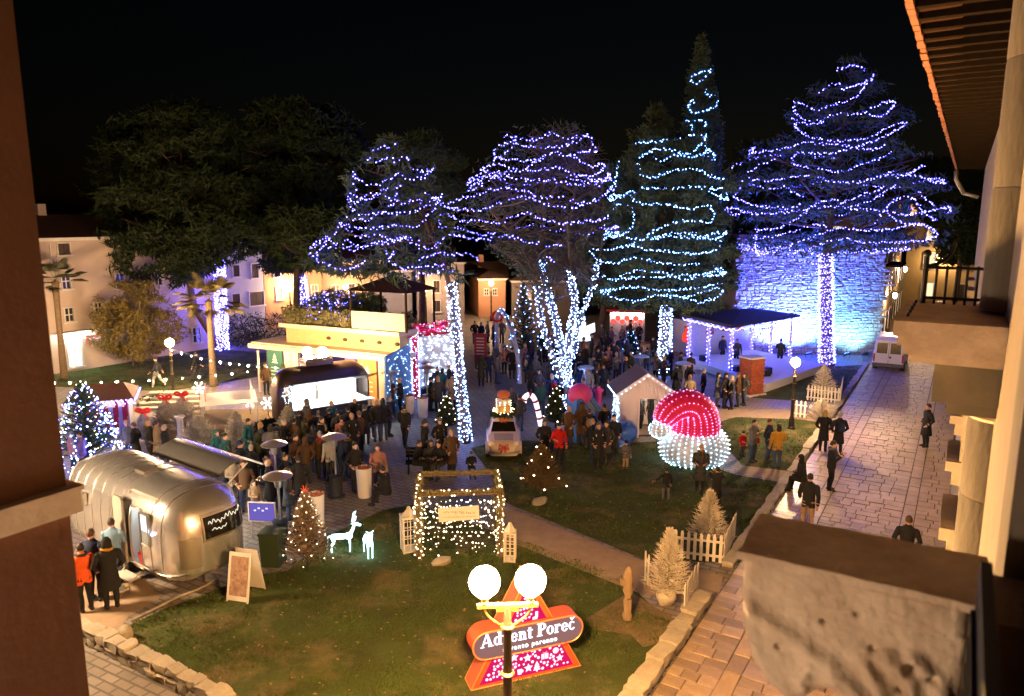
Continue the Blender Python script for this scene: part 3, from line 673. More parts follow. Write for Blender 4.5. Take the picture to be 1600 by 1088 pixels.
# white ornaments on the pink panels
def ornament(b, kind, cx, cz, s, y=-0.016):
    P = []
    if kind == 'dot': P = [[(math.cos(k * math.pi / 5) * s * .45, math.sin(k * math.pi / 5) * s * .45) for k in range(10)]]
    elif kind == 'star': P = [[((1 if k % 2 == 0 else .45) * s * .6 * math.cos(math.pi / 2 + k * math.pi / 5), (1 if k % 2 == 0 else .45) * s * .6 * math.sin(math.pi / 2 + k * math.pi / 5)) for k in range(10)]]
    elif kind == 'flake': P = [[(-s * .08, -s * .6), (s * .08, -s * .6), (s * .08, s * .6), (-s * .08, s * .6)]] + [[(math.cos(t) * s * .6 - math.sin(t) * s * .08, math.sin(t) * s * .6 + math.cos(t) * s * .08), (math.cos(t) * s * .6 + math.sin(t) * s * .08, math.sin(t) * s * .6 - math.cos(t) * s * .08), (-math.cos(t) * s * .6 + math.sin(t) * s * .08, -math.sin(t) * s * .6 - math.cos(t) * s * .08), (-math.cos(t) * s * .6 - math.sin(t) * s * .08, -math.sin(t) * s * .6 + math.cos(t) * s * .08)] for t in (math.pi / 6, -math.pi / 6)]
    elif kind == 'tree': P = [[(-.5 * s, -.45 * s), (.5 * s, -.45 * s), (0, .1 * s)], [(-.42 * s, -.15 * s), (.42 * s, -.15 * s), (0, .4 * s)], [(-.3 * s, .15 * s), (.3 * s, .15 * s), (0, .75 * s)], [(-.08 * s, -.65 * s), (.08 * s, -.65 * s), (.08 * s, -.45 * s), (-.08 * s, -.45 * s)]]
    elif kind == 'heart': P = [[(0, -.55 * s), (.5 * s, .05 * s), (.45 * s, .4 * s), (.2 * s, .45 * s), (0, .25 * s), (-.2 * s, .45 * s), (-.45 * s, .4 * s), (-.5 * s, .05 * s)]]
    elif kind == 'gift': P = [[(-.45 * s, -.5 * s), (-.05 * s, -.5 * s), (-.05 * s, .2 * s), (-.45 * s, .2 * s)], [(.05 * s, -.5 * s), (.45 * s, -.5 * s), (.45 * s, .2 * s), (.05 * s, .2 * s)], [(-.3 * s, .5 * s), (0, .25 * s), (-.05 * s, .25 * s)], [(.3 * s, .5 * s), (0, .25 * s), (.05 * s, .25 * s)]]
    elif kind == 'sock': P = [[(-.15 * s, .5 * s), (.2 * s, .5 * s), (.2 * s, -.1 * s), (.1 * s, -.5 * s), (-.5 * s, -.5 * s), (-.5 * s, -.2 * s), (-.15 * s, -.1 * s)]]
    elif kind == 'cup': P = [[(-.3 * s, .3 * s), (.3 * s, .3 * s), (.22 * s, -.4 * s), (-.22 * s, -.4 * s)], [(.3 * s, .2 * s), (.5 * s, .1 * s), (.45 * s, -.15 * s), (.25 * s, -.2 * s), (.27 * s, -.1 * s), (.38 * s, -.05 * s), (.4 * s, .05 * s), (.29 * s, .1 * s)]]
    for k, q in enumerate(P): b.prism([(cx + x, cz + z) for x, z in q], y - 0.004 - 0.0006 * k, y + 0.0005 * k)
KIN = ['dot', 'star', 'flake', 'tree', 'heart', 'gift', 'sock', 'cup', 'tree', 'star']
ro = random.Random(11)
for z0, z1, pan in ((0.15, 0.66, 'lower'), (1.33, 1.95, 'upper')):
    b = MB(); placed = []
    for _ in range(900):
        s = ro.choice([0.2, 0.17, 0.15, 0.07, 0.06, 0.05]); z = ro.uniform(z0, z1); hw = tri_w(z + s * .5) / 2 - 0.15 - s * .55
        if hw <= 0.01: continue
        x = ro.uniform(-hw, hw)
        if z - s * .6 < z0 - 0.05 or z + s * .62 > z1 + 0.04: continue
        if any(math.hypot(x - q[0], z - q[1]) < (s + q[2]) * 0.56 for q in placed): continue
        placed.append((x, z, s)); ornament(b, 'dot' if s < 0.1 else ro.choice(KIN), x, z, s)
    b.build('ornament_print', m_white, sg, kind='stuff')
# ------------------------------------------------------------------ picket corners, flocked trees, carved post
m_picket = M('white_picket_paint', (0.66, 0.60, 0.52), 0.7, var=0.15, scale=4)
m_flock = M('flocked_twig', (0.62, 0.56, 0.47), 0.9, var=0.35, scale=5, col2=(0.42, 0.36, 0.28))
m_bark = M('bark', (0.10, 0.07, 0.045), 0.9, var=0.4, scale=6, bump=0.6)
def picket(root, a, b_, h=0.85, n=None, w=0.085):
    a = Vector(a); b_ = Vector(b_); L = (b_ - a).length; n = n or max(2, int(L / 0.155)); ang = math.atan2(b_.y - a.y, b_.x - a.x)
    me = None
    for k in range(n):
        p = a.lerp(b_, (k + 0.5) / n)
        if me is None:
            q = MB(); q.prism([(-w / 2, 0.04), (w / 2, 0.04), (w / 2, h - 0.05), (w * .25, h), (-w * .25, h), (-w / 2, h - 0.05)], -0.012, 0.012); o = q.build('picket', m_picket, root); me = o.data
        else: o = link('picket', me, root)
        o.location = (p.x, p.y, R.uniform(-.012, .012)); o.rotation_euler = (R.uniform(-.02, .02), R.uniform(-.015, .015), ang)
    for zz in (0.2, 0.62):
        q = MB(); mid = (a + b_) / 2; off = Vector((-(b_ - a).y, (b_ - a).x, 0)).normalized() * 0.024
        q.box((mid.x + off.x, mid.y + off.y, zz), (L, 0.02, 0.07), ang); q.build('rail', m_picket, root)
def board_side(root, a, b_, h=0.85, w=0.02):
    a = Vector(a); b_ = Vector(b_); L = (b_ - a).length; ang = math.atan2(b_.y - a.y, b_.x - a.x); n = 6
    for k in range(n):
        p = a.lerp(b_, (k + 0.5) / n); q = MB(); q.box((p.x, p.y, h / 2 + 0.02), (L / n - 0.008, w, h), ang); q.build('board', m_picket, root)
def picket_corner(label, P):
    t = thing('picket_fence', label, 'fence', (P[0].x, P[0].y, 0)); L = [p - P[0] for p in P]
    for a, b_ in zip(L, L[1:]): picket(t, a, b_)
    return t
pa, pb, pc = G(1050, 872), G(1130, 882), G(1148, 842)
picket_corner('white picket fence corner around the flocked tree standing before the giant hat', [pa, pb, pc])
picket_corner('nearest white picket fence corner, around the lower flocked tree and boulder', [G(1006, 905), G(1014, 918)] )
t = thing('picket_fence', 'white boarded fence panel on the street side of the nearest flocked tree', 'fence', G(1068, 965)); picket(t, (0, 0, 0), G(1090, 925) - G(1068, 965), w=0.13, n=7)
picket_corner('white picket fence corner around the far flocked bush by the street kerb', [G(1259, 626), G(1312, 632), G(1316, 612)])
picket_corner('short white picket fence piece beside the lawn lamp post', [G(1240, 652), G(1260, 655)])
def flocked_tree(label, base, h, r, seed, mat=None, name='flocked_tree', nb=230, trunk=0.04, side=7, low=0.1, wsc=1.0):
    rr = random.Random(seed); t = thing(name, label, 'tree', base)
    b = MB(); b.tube([(0, 0, 0), (0, 0, h * 0.6), (0, 0, h)], [trunk, trunk * .6, 0.008], 7); b.build('trunk', m_bark, t, smooth=True)
    V = []; 
    def spike(p, d, L, w):
        d = d.normalized(); w *= wsc; a = d.orthogonal().normalized(); a = Matrix.Rotation(rr.uniform(0, 6.28), 3, d) @ a; c = d.cross(a)
        tip = p + d * L
        q = [p + a * w, p - a * w * .5 + c * w * .87, p - a * w * .5 - c * w * .87]
        for i in range(3): V.extend([q[i], q[(i + 1) % 3], tip])
    for k in range(nb):
        f = low + (0.98 - low) * (k / nb) ** 0.9; z = h * f; th = k * 2.39996 + rr.uniform(-.3, .3); Lr = r * (1 - f) ** 0.85 * rr.uniform(.75, 1.12) + 0.05
        d = Vector((math.cos(th), math.sin(th), 0.22 + 0.5 * f + rr.uniform(-.1, .15)))
        p0 = Vector((0, 0, z)); spike(p0, d, Lr, 0.014 + 0.012 * (1 - f)); dn = d.normalized()
        for j in range(side):
            q = p0 + dn * Lr * (0.25 + 0.7 * (j + rr.random()) / side)
            sd = (dn + Vector((rr.uniform(-1, 1), rr.uniform(-1, 1), rr.uniform(-.5, .9))) * 0.85)
            spike(q, sd, min(Lr * .32, 0.2) * rr.uniform(.6, 1.2) + .03, 0.012)
    for k in range(6): spike(Vector((0, 0, h * .95)), Vector((rr.uniform(-.3, .3), rr.uniform(-.3, .3), 1)), h * .08, 0.01)
    tri_obj('crown', V, np.arange(len(V)).reshape(-1, 3), mat or m_flock, t, kind='stuff')
    return t
p = G(1106, 855); flocked_tree('white flocked fir tree behind the picket corner before the giant hat', p, 1.75, 0.66, 1, nb=300)
p = G(1043, 940); flocked_tree('nearest white flocked fir tree, beside the carved post', p, 1.95, 0.66, 2, nb=320)
p = G(1285, 625); flocked_tree('dull flocked bush inside the far picket corner by the kerb', p, 1.9, 0.85, 3, nb=200)
p = G(1283, 662); flocked_tree('low flocked bush at the foot of the lawn lamp', p, 1.1, 0.9, 4, nb=160)
p = G(980, 968); t = thing('carved_post', 'weathered carved wooden post standing on the earth patch', 'post', p)
b = MB(); b.lathe([(0.10, 0), (0.13, .12), (0.085, .2), (0.105, .48), (0.07, .58), (0.13, .75), (0.09, .92), (0.125, 1.08), (0.09, 1.25), (0.03, 1.36)], (0, 0, 0), 9)
b.build('shaft', M('weathered_wood', (0.30, 0.20, 0.12), 0.9, var=0.4, scale=4, stretch=(4, 4, .6), bump=.5), t, smooth=45)
b = MB(); b.box((-0.13, -.02, 0.98), (0.1, 0.09, 0.16), .3); b.box((0.02, -.1, 0.42), (0.08, 0.08, 0.3), .2); b.build('carving', MATS['weathered_wood'], t)
# ------------------------------------------------------------------ string bulbs: shared glow materials
m_bw = E('bulb_cool_white', (0.10, 0.25, 1.0), 17.0)
m_bv = E('bulb_violet_white', (0.085, 0.075, 1.0), 17.0)
m_bwarm = E('bulb_warm_white', (1.0, 0.72, 0.40), 5.0)
m_bred = E('bulb_pink', (1.0, 0.16, 0.50), 2.2)
m_bcyan = E('bulb_cyan', (0.45, 0.78, 1.0), 2.5)
m_btr = E('bulb_trunk_white', (0.18, 0.32, 1.0), 20.0)
m_wire = M('light_wire', (0.02, 0.03, 0.03), 0.6)
# ------------------------------------------------------------------ giant hat
hp = G(1094, 736); hat = thing('giant_hat', 'giant red light-covered hat with white fluffy brim and pompom on the lawn', 'hat', (hp.x, hp.y + 1.2, 0), 0)
m_hred = M('hat_red_mesh', (0.62, 0.012, 0.10), 0.7, var=0.1); m_hwhite = M('hat_white_mesh', (0.62, 0.66, 0.72), 0.8, var=0.15, scale=4)
b = MB(); nb_ = 28; mj = 12; Rj, rj, zj = 0.92, 0.42, 0.78
P = []; F = []
for i in range(nb_):
    th = 2 * math.pi * i / nb_
    bul = 1 + 0.06 * math.cos(th * 3)
    for j in range(mj):
        ph = 2 * math.pi * j / mj; rr_ = Rj + rj * bul * math.cos(ph); P.append((rr_ * math.cos(th), rr_ * math.sin(th), zj + 0.80 * math.sin(ph)))
for i in range(nb_):
    for j in range(mj): F.append((i * mj + j, ((i + 1) % nb_) * mj + j, ((i + 1) % nb_) * mj + (j + 1) % mj, i * mj + (j + 1) % mj))
b.add(P, F); brim = b.build('brim', m_hwhite, hat, smooth=True)
pts = []
for i in range(34):
    th = 2 * math.pi * i / 34
    for j in range(11):
        ph = -1.35 + 2.9 * (j + .5 * (i % 2)) / 10.5; bul = 1 + 0.06 * math.cos(th * 3); rr_ = Rj + (rj * bul + .03) * math.cos(ph); pts.append((rr_ * math.cos(th), rr_ * math.sin(th), zj + .83 * math.sin(ph)))
bulbs(pts, 0.03, m_bcyan, brim)
# cone folding over to the left
axis = smoothline([(0, 0, 1.2), (0.05, 0, 1.8), (0.02, 0, 2.35), (-0.12, -.02, 2.75), (-0.5, -.06, 2.86), (-0.92, -.12, 2.6), (-1.18, -.2, 2.2), (-1.32, -.28, 1.95)], 2)
N = len(axis); rads = []
for i in range(N):
    f = i / (N - 1); rads.append(1.02 * (1 - f) ** 0.62 + 0.16 * f if f < 1 else 0.16)
b = MB(); b.tube(axis, rads, 24); cone = b.build('cone', m_hred, hat, smooth=True)
pts = []
me = cone.data; nr = 24
for i in range(0, N):
    k = 2 if i % 2 == 0 else 2
    for j in range(0, nr, 1 if rads[i] > 0.8 else 2 if rads[i] > .4 else 3):
        v = me.vertices[i * nr + (j + (i % 2) * 0) % nr].co; c = axis[i]; d = (v - c)
        if d.length > 1e-4: pts.append(v + d.normalized() * 0.028)
bulbs(pts, 0.027, m_bred, cone)
pc_ = axis[-1] + Vector((-0.1, -0.12, -0.2)); b = MB(); b.ball(pc_, 0.40, 16, 12); pom = b.build('pompom', m_hwhite, hat, smooth=True)
pts = []
for i in range(12):
    for j in range(1, 9):
        th = 2 * math.pi * i / 12; ph = math.pi * j / 9; pts.append(pc_ + Vector((math.sin(ph) * math.cos(th), math.sin(ph) * math.sin(th), math.cos(ph))) * 0.43)
bulbs(pts, 0.026, m_bcyan, pom); hat.scale = (1.0, 1.0, .80)
# ------------------------------------------------------------------ lit deer
m_deer = E('deer_acrylic', (0.42, 0.88, 1.0), 2.6)
def deer(label, base, rz, antler, sc=1.0, headup=True):
    t = thing('light_deer', label, 'deer figure', base, rz)
    b = MB()
    b.tube(smoothline([(-.36, 0, .62), (-.18, 0, .63), (.1, 0, .62), (.32, 0, .66)]), [.09, .105, .10, .115], 10)
    b.ball((-.3, 0, .61), (.14, .10, .12), 10, 8); b.ball((.26, 0, .63), (.15, .10, .14), 10, 8)
    if headup:
        b.tube(smoothline([(.3, 0, .68), (.42, 0, .86), (.48, 0, 1.06)]), [.085, .055, .05], 8); b.ball((.55, 0, 1.1), (.11, .055, .06), 10, 8); b.tube([(.62, 0, 1.08), (.74, 0, 1.04)], [.055, .035], 8)
        hx, hz = .50, 1.16
    else:
        b.tube(smoothline([(.3, 0, .68), (.42, 0, .84), (.46, 0, 1.0)]), [.08, .055, .05], 8); b.ball((.5, 0, 1.05), (.12, .07, .09), 10, 8); b.tube([(.52, 0, 1.03), (.66, 0, .97)], [.05, .03], 8); hx, hz = .44, 1.1
    for sy in (-1, 1):
        b.tube([(hx - .02, sy * .05, hz - .02), (hx - .12, sy * .14, hz + .02)], [.03, .01], 6)
        b.tube([(.28, sy * .08, .58), (.30, sy * .08, .3), (.29, sy * .08, 0.0)], [.045, .022, .018], 7)
        b.tube([(-.34, sy * .08, .58), (-.30, sy * .08, .40), (-.42, sy * .08, .24), (-.39, sy * .08, 0.0)], [.06, .038, .022, .018], 7)
        if antler:
            q = smoothline([(hx, sy * .04, hz), (hx - .08, sy * .13, hz + .16), (hx - .02, sy * .22, hz + .34)]); b.tube(q, .016, 5)
            for f_, dz in ((3, .14), (6, .13), (8, .1)): p = q[min(f_, len(q) - 1)]; b.tube([p, p + Vector((.1, sy * .05, dz))], .013, 5)
    b.tube([(-.46, 0, .66), (-.54, 0, .60)], [.03, .015], 6)
    o = b.build('body', m_deer, t, smooth=True)
    t.scale = (sc, sc, sc); return t
deer('glowing white stag figure with antlers on the grass', G(535, 862), 0.15, True, 0.74)
deer('glowing white doe figure without antlers on the grass', G(576, 868), -1.15, False, 0.74, False)
# ------------------------------------------------------------------ light-draped frame
m_garland = M('garland_gold_green', (0.26, 0.22, 0.10), 0.85, var=0.5, scale=8, col2=(0.14, 0.12, 0.05))
fa = G(655, 877); fb = G(782, 872); mid = (fa + fb) / 2; Wf = (fb - fa).length; Df = 1.6; Hf = 1.98
fr = thing('light_pavilion', 'square frame draped with garlands and curtains of warm light strings', 'photo frame', mid, math.atan2(fb.y - fa.y, fb.x - fa.x))
m_frwood = M('frame_wood', (0.12, 0.08, 0.05), 0.85, var=0.3)
def tufts(path, n, r, l, rng):
    V = []
    for _ in range(n):
        i = rng.randrange(len(path) - 1); p = Vector(path[i]).lerp(Vector(path[i + 1]), rng.random())
        for _k in range(3):
            d = Vector((rng.gauss(0, 1), rng.gauss(0, 1), rng.gauss(0, 1))).normalized(); q = p + d * r * rng.random(); a = d.orthogonal().normalized() * l * .22
            V += [q - a, q + a, q + d * l]
    return V
for (x, y) in ((-Wf / 2, 0), (Wf / 2, 0), (-Wf / 2, Df), (Wf / 2, Df)):
    b = MB(); b.box((x, y, Hf / 2), (0.09, 0.09, Hf)); b.build('post', m_frwood, fr)
for (x0, y0, x1, y1) in ((-Wf / 2, 0, Wf / 2, 0), (-Wf / 2, Df, Wf / 2, Df), (-Wf / 2, 0, -Wf / 2, Df), (Wf / 2, 0, Wf / 2, Df)):
    b = MB(); b.tube([(x0, y0, Hf - .05), (x1, y1, Hf - .05)], 0.045, 6); b.build('beam', m_frwood, fr)
    V = tufts([(x0, y0, Hf), (x1, y1, Hf)], 520, .065, .065, R); tri_obj('garland', V, np.arange(len(V)).reshape(-1, 3), m_garland, fr, kind='stuff')
for (x, y) in ((-Wf / 2, 0), (Wf / 2, 0), (-Wf / 2, Df), (Wf / 2, Df)):
    V = tufts([(x, y, .1), (x, y, Hf)], 560, .10, .065, R); tri_obj('garland', V, np.arange(len(V)).reshape(-1, 3), m_garland, fr, kind='stuff')
cur = []; b = MB()
for k in range(30):
    x = -Wf / 2 + .08 + (Wf - .16) * k / 29; L = R.choice([1.5, 1.3, 1.65, 1.1, 1.55]); pts_ = [(x + R.uniform(-.02, .02), -.05 + R.uniform(-.03, .03), Hf - .1 - L * j / 6) for j in range(7)]
    b.tube(pts_, 0.006, 4); cur += [q_ for q_ in resample(pts_, 0.15, 0.045, R)[1:] if R.random() > .18]
for side in (-1, 1):
    for k in range(10):
        y = .1 + (Df - .2) * k / 9; x = side * (Wf / 2 + .06); pts_ = [(x, y, Hf - .1), (x + R.uniform(-.03, .03), y, .5 + R.uniform(0, .4))]; b.tube(pts_, 0.008, 4); cur += resample(pts_, 0.17, 0.03, R)[1:]
for zz in (.45, .55, .62): b.tube(smoothline([(-Wf / 2, -.06, zz), (0, -.08, zz - .1), (Wf / 2, -.06, zz + .05)]), 0.008, 4)
b.build('wire_curtain', m_wire, fr)
for (x0_, y0_, x1_, y1_) in ((-Wf / 2, 0, Wf / 2, 0), (-Wf / 2, 0, -Wf / 2, Df), (Wf / 2, 0, Wf / 2, Df)): cur += [(x0_ + (x1_ - x0_) * k_ / 26 + R.uniform(-.05, .05), y0_ + (y1_ - y0_) * k_ / 26 + R.uniform(-.08, .05), Hf + R.uniform(-.1, .12)) for k_ in range(26)]
for sx_ in (-1, 1): cur += [(sx_ * Wf / 2 + R.uniform(-.13, .13), R.uniform(-.13, .1), .15 + (Hf - .2) * k_ / 60) for k_ in range(60)]
bulbs(cur, 0.018, m_bwarm, fr, rj=.5)
b = MB(); b.box((-.02, -.14, 1.42), (1.12, 0.02, 0.40), mat=Matrix.Rotation(-0.05, 3, 'Y')); b.build('signboard', M('white_board', (0.72, 0.70, 0.69), 0.6, var=0.12, scale=9), fr)
mm = M('board_print', (0.42, 0.41, 0.45), 0.7)
b = MB()
for k in range(18): b.box((-.45 + .05 * k, -.153, 1.50 - .004 * k + R.uniform(-.02, .02)), (.035 if k % 4 else .012, .004, R.uniform(.04, .09)))
for k in range(26): b.box((-.46 + .036 * k, -.153, 1.33), (.022, .004, R.uniform(.02, .045)))
b.build('board_print', mm, fr, kind='stuff')
def lantern_lattice(label, base, rz, h=1.0, w=0.34):
    t = thing('lattice_lantern', label, 'lantern', base, rz); m = MATS['white_picket_paint']
    for x in (-w / 2, w / 2):
        for y in (-w / 2, w / 2): b = MB(); b.box((x, y, h / 2), (.05, .05, h)); b.build('post', m, t)
    b = MB(); b.box((0, 0, .04), (w + .04, w + .04, .05)); b.build('base', m, t); b = MB(); b.box((0, 0, h), (w + .06, w + .06, .05)); b.lathe([(w * .6, h + .025), (.07, h + .2), (.04, h + .28)], (0, 0, 0), 4); b.build('cap', m, t)
    for y in (-w / 2, w / 2):
        b = MB(); b.box((0, y, h / 2), (.025, .02, h))
        for zz in (.25, .5, .75): b.box((0, y, h * zz), (w, .02, .025))
        b.build('glazing_bars', m, t)
    for x in (-w / 2, w / 2):
        b = MB(); b.box((x, 0, h / 2), (.02, .025, h))
        for zz in (.25, .5, .75): b.box((x, 0, h * zz), (.02, w, .025))
        b.build('glazing_bars', m, t)
    return t
lantern_lattice('white lattice lantern left of the light-draped frame', G(640, 860), .35, 1.05, .4)
lantern_lattice('white lattice lantern right of the light-draped frame', G(797, 876), -.1, .85, .28)

# ------------------------------------------------------------------ silver trailer
m_alu = M('polished_aluminium', (0.90, 0.90, 0.94), 0.25, metal=0.87, var=0.12, scale=2.5, bump=0.03, bscale=2.5)
m_alu2 = M('dull_aluminium', (0.50, 0.46, 0.42), 0.38, metal=0.9, var=0.15, scale=3)
m_rub = M('black_rubber', (0.02, 0.02, 0.02), 0.6)
P0 = Vector((-8.28, 17.02, 0)); ax = Vector((-.808, .589, 0)); bx_ = Vector((.589, .808, 0))
tc_ = P0 + ax * 3.1 + bx_ * 1.12
tr = thing('trailer', 'polished silver rounded trailer with open door parked on the lawn edge', 'trailer', tc_, math.atan2(-.589, .808))
HL, HW, Z0, Z1 = 3.15, 1.15, 0.36, 2.62
def sec(x):
    a_ = abs(x); e = 1.0 if a_ < HL - 1.15 else max(0.0, 1 - ((a_ - (HL - 1.15)) / 1.15) ** 2.7) ** (1 / 2.2)
    return e
def ring_pts(x):
    e = sec(x); w = HW * (0.30 + 0.70 * e); top = Z0 + 0.5 + (Z1 - Z0 - 0.5) * (0.30 + 0.70 * e ** 0.9); bot = Z0 + 0.22 * (1 - e)
    prof = [(0.86, 0.0), (0.95, 0.04), (0.985, 0.12), (1.0, 0.25), (1.0, 0.40), (0.995, 0.52), (0.97, 0.65), (0.92, 0.76), (0.82, 0.87), (0.66, 0.945), (0.42, 0.985), (0.15, 1.0)]
    L = [(w * a_, bot + (top - bot) * c_) for a_, c_ in prof]
    return [(x, -y, z) for y, z in L] + [(x, y, z) for y, z in reversed(L)]
DX0, DX1 = 1.05, 1.58
xs = sorted(set([-3.15, -3.12, -3.05, -2.92, -2.75, -2.5, -2.2, -2.0, -1.5, -1, -.5, 0, .5, DX0, DX1, 2.0, 2.2, 2.5, 2.75, 2.92, 3.05, 3.12, 3.15]))
P = []; F = []
for x in xs: P += ring_pts(x)
nr = 24
for i in range(len(xs) - 1):
    for j in range(nr - 1):
        if xs[i] == DX0 and j in (1, 2, 3, 4, 5, 6): continue
        F.append((i * nr + j, (i + 1) * nr + j, (i + 1) * nr + j + 1, i * nr + j + 1))
    F.append((i * nr + nr - 1, (i + 1) * nr + nr - 1, (i + 1) * nr, i * nr))
F.append(tuple(range(nr))); F.append(tuple((len(xs) - 1) * nr + k for k in range(nr)))
b = MB(); b.add(P, F); body = b.build('body', m_alu, tr, smooth=True)
b = MB()
for x in (-2.5, -2.0, -1.5, -1.0, -.5, 0.0, .5, 2.05, 2.5): 
    q = ring_pts(x); b.tube([(p[0], p[1] * 1.003, p[2] + .002) for p in q], 0.009, 4, cap=False)
b.build('panel_seams', m_alu2, body)
b = MB()
for sy in (-1, 1): b.tube([(x, sy * (HW * (0.30 + .7 * sec(x)) + .012), Z0 + .22 + .1 * (1 - sec(x))) for x in xs[2:-2]], 0.022, 5)
b.build('belt_rail', m_alu2, body)
# end window with glowing script-like line, vertical panel
m_winblk = M('tinted_window', (0.012, 0.010, 0.010), 0.12, spec=0.8, var=0.1)
def on_end(y, z, off=0.0):
    # point on the front end cap (towards +x) at given y, z
    lo, hi = 2.0, 3.15
    for _ in range(40):
        m_ = (lo + hi) / 2; q = ring_pts(m_); w_at = 0
        # width at z by interpolation
        zz = [p[2] for p in q[:12]]; ww = [-p[1] for p in q[:12]]
        if z > zz[-1] or z < zz[0]: hi = m_; continue
        w_at = np.interp(z, zz, ww)
        if w_at > abs(y): lo = m_
        else: hi = m_
    return (lo + off, y, z)
def end_patch(y0, y1, z0, z1, off, ny=10, nz=5):
    P = [on_end(y0 + (y1 - y0) * i / ny, z0 + (z1 - z0) * j / nz, off) for j in range(nz + 1) for i in range(ny + 1)]
    F = [(j * (ny + 1) + i, j * (ny + 1) + i + 1, (j + 1) * (ny + 1) + i + 1, (j + 1) * (ny + 1) + i) for j in range(nz) for i in range(ny)]
    q = MB(); q.add(P, F); return q
wn = end_patch(-.30, .95, 1.42, 1.98, .03).build('end_window', m_winblk, tr, smooth=True)
m_neon = E('window_script', (1.0, .86, .62), .42); b = MB(); rr_ = random.Random(5)
for row, (zz, am) in enumerate(((1.80, .06), (1.60, .03))):
    pts_ = [on_end(-.2 + 1.02 * k / 60, zz + am * math.sin(k * .9) * rr_.uniform(.4, 1) + .03 * math.sin(k * .23) + .1 * k / 60, .05) for k in range(61)]
    b.tube(pts_ if row == 0 else pts_[4:30], 0.009, 4)
b.build('window_script', m_neon, wn)
b = MB(); 
for (y0, y1, z0, z1) in ((-.36, -.31, 1.38, 2.03), (.96, 1.01, 1.38, 2.03), (-.36, 1.01, 1.985, 2.04), (-.36, 1.01, 1.37, 1.415)):
    q = end_patch(y0, y1, z0, z1, .035, 8, 2); b.add(q.v, q.f)
b.build('window_frame', m_alu2, wn, smooth=True)
end_patch(-.90, -.45, .75, 1.55, .02, 6, 4).build('end_panel', m_alu2, tr, smooth=True)
# lit interior behind the doorway
m_int = M('interior_white', (0.75, 0.76, 0.74), 0.6, var=0.08)
b = MB(); y_i = -0.35; x0, x1 = DX0 - .25, DX1 + .5; z0, z1 = .50, 2.42
b.add([(x0, -1.1, z0), (x1, -1.1, z0), (x1, y_i, z0), (x0, y_i, z0), (x0, -.95, z1), (x1, -.95, z1), (x1, y_i, z1), (x0, y_i, z1)], [(0, 1, 2, 3), (3, 2, 6, 7), (0, 3, 7, 4), (1, 5, 6, 2), (4, 7, 6, 5)]); b.build('interior', m_int, tr)
b = MB(); b.box((DX0 + .3, -.60, 2.36), (.5, .12, .03)); b.build('ceiling_light', E('trailer_light', (.92, 1, .98), 16), tr)
b = MB(); b.box((DX0 + .2, -.42, 1.0), (.7, .1, .9)); b.box((DX0 + .2, -.48, 1.47), (.7, .22, .04)); b.build('counter', M('counter_grey', (.5, .52, .53), .4), tr)
b = MB(); b.box((DX0 + .2, -.46, 1.72), (.3, .16, .3)); b.build('coffee_machine', M('appliance', (.08, .08, .09), .3, metal=.4), tr)
bk = MB(); bk.lathe([(.13, 0), (.17, .26), (.18, .3), (.165, .29), (.12, .03)], (0, 0, 0), 16); 
o = thing('bucket', 'red plastic bucket inside the trailer doorway', 'bucket', tr.matrix_world @ Vector((0, 0, 0)))
rzm = Matrix.Rotation(math.atan2(-.589, .808), 4, 'Z'); bp_ = tc_ + (rzm @ Vector((DX0 + .3, -.95, .53))); o.location = bp_
bk.build('pail', M('red_plastic', (.65, .02, .02), .4), o, smooth=40); b = MB(); b.tube([(.17 * math.cos(t_ * .314), .05, .29 + .17 * math.sin(t_ * .314)) for t_ in range(11)], .01, 5); b.build('handle', m_alu2, o, smooth=True)
b = MB(); q0 = ring_pts(DX0); q1 = ring_pts(DX1)
b.tube([q0[j] for j in range(1, 8)] , .03, 6); b.tube([q1[j] for j in range(1, 8)], .03, 6); b.tube([q0[7], q1[7]], .03, 6); b.tube([q0[1], q1[1]], .03, 6); b.build('door_frame', m_alu2, tr, smooth=True)
dr = MB(); dpts = [(0, .52), (.52, .52), (.52, 2.2), (.44, 2.32), (.1, 2.32), (0, 2.2)]
dr.prism([(DX0 - .62 + x, z) for x, z in dpts], -HW - .10, -HW - .05); door = dr.build('door', M('door_grey', (.36, .33, .31), .5, var=.1), tr)
b = MB(); b.tube([(DX0 - .62 + x, -HW - .105, z) for x, z in dpts + [dpts[0]]], .016, 5); b.build('door_seal', m_alu2, door)
b = MB(); b.prism([(DX1 + .10, 1.25), (DX1 + .48, 1.25), (DX1 + .48, 2.1), (DX1 + .10, 2.1)], -HW - .03, -HW + .03); sw = b.build('side_window', M('lit_window_glass', (.20, .24, .28), .15), tr)
b = MB(); b.prism([(DX1 + .14, 1.62), (DX1 + .44, 1.62), (DX1 + .44, 2.05), (DX1 + .14, 2.05)], -HW - .036, -HW - .031); b.build('lit_pane', E('pane_glow', (.65, .75, .85), .6), sw)
b = MB(); b.tube([(DX1 + .10, -HW - .04, 1.25), (DX1 + .48, -HW - .04, 1.25), (DX1 + .48, -HW - .04, 2.1), (DX1 + .10, -HW - .04, 2.1), (DX1 + .10, -HW - .04, 1.25)], .02, 5); b.build('window_frame', m_alu2, sw)
b = MB(); b.ball((DX1 + .62, -HW - .01, 1.62), .035, 8, 6); b.build('side_light', E('side_light', (.85, .8, 1), 8), tr)
b = MB(); b.box((-1.5, -HW - .05, 1.75), (.55, .1, .34)); b.build('vent_box', m_alu2, tr)
b = MB(); b.box((.2, -.15, 2.63), (.55, .4, .06)); b.build('roof_hatch', m_alu2, tr)
for k, (y, zz, L) in enumerate(((-HW - .30, .36, .62), (-HW - .62, .18, .62))):
    b = MB(); b.box((DX0 + .25, y, zz), (L + .15, .3, .035)); b.build('step', M('step_grey', (.5, .45, .4), .7), tr)
b = MB()
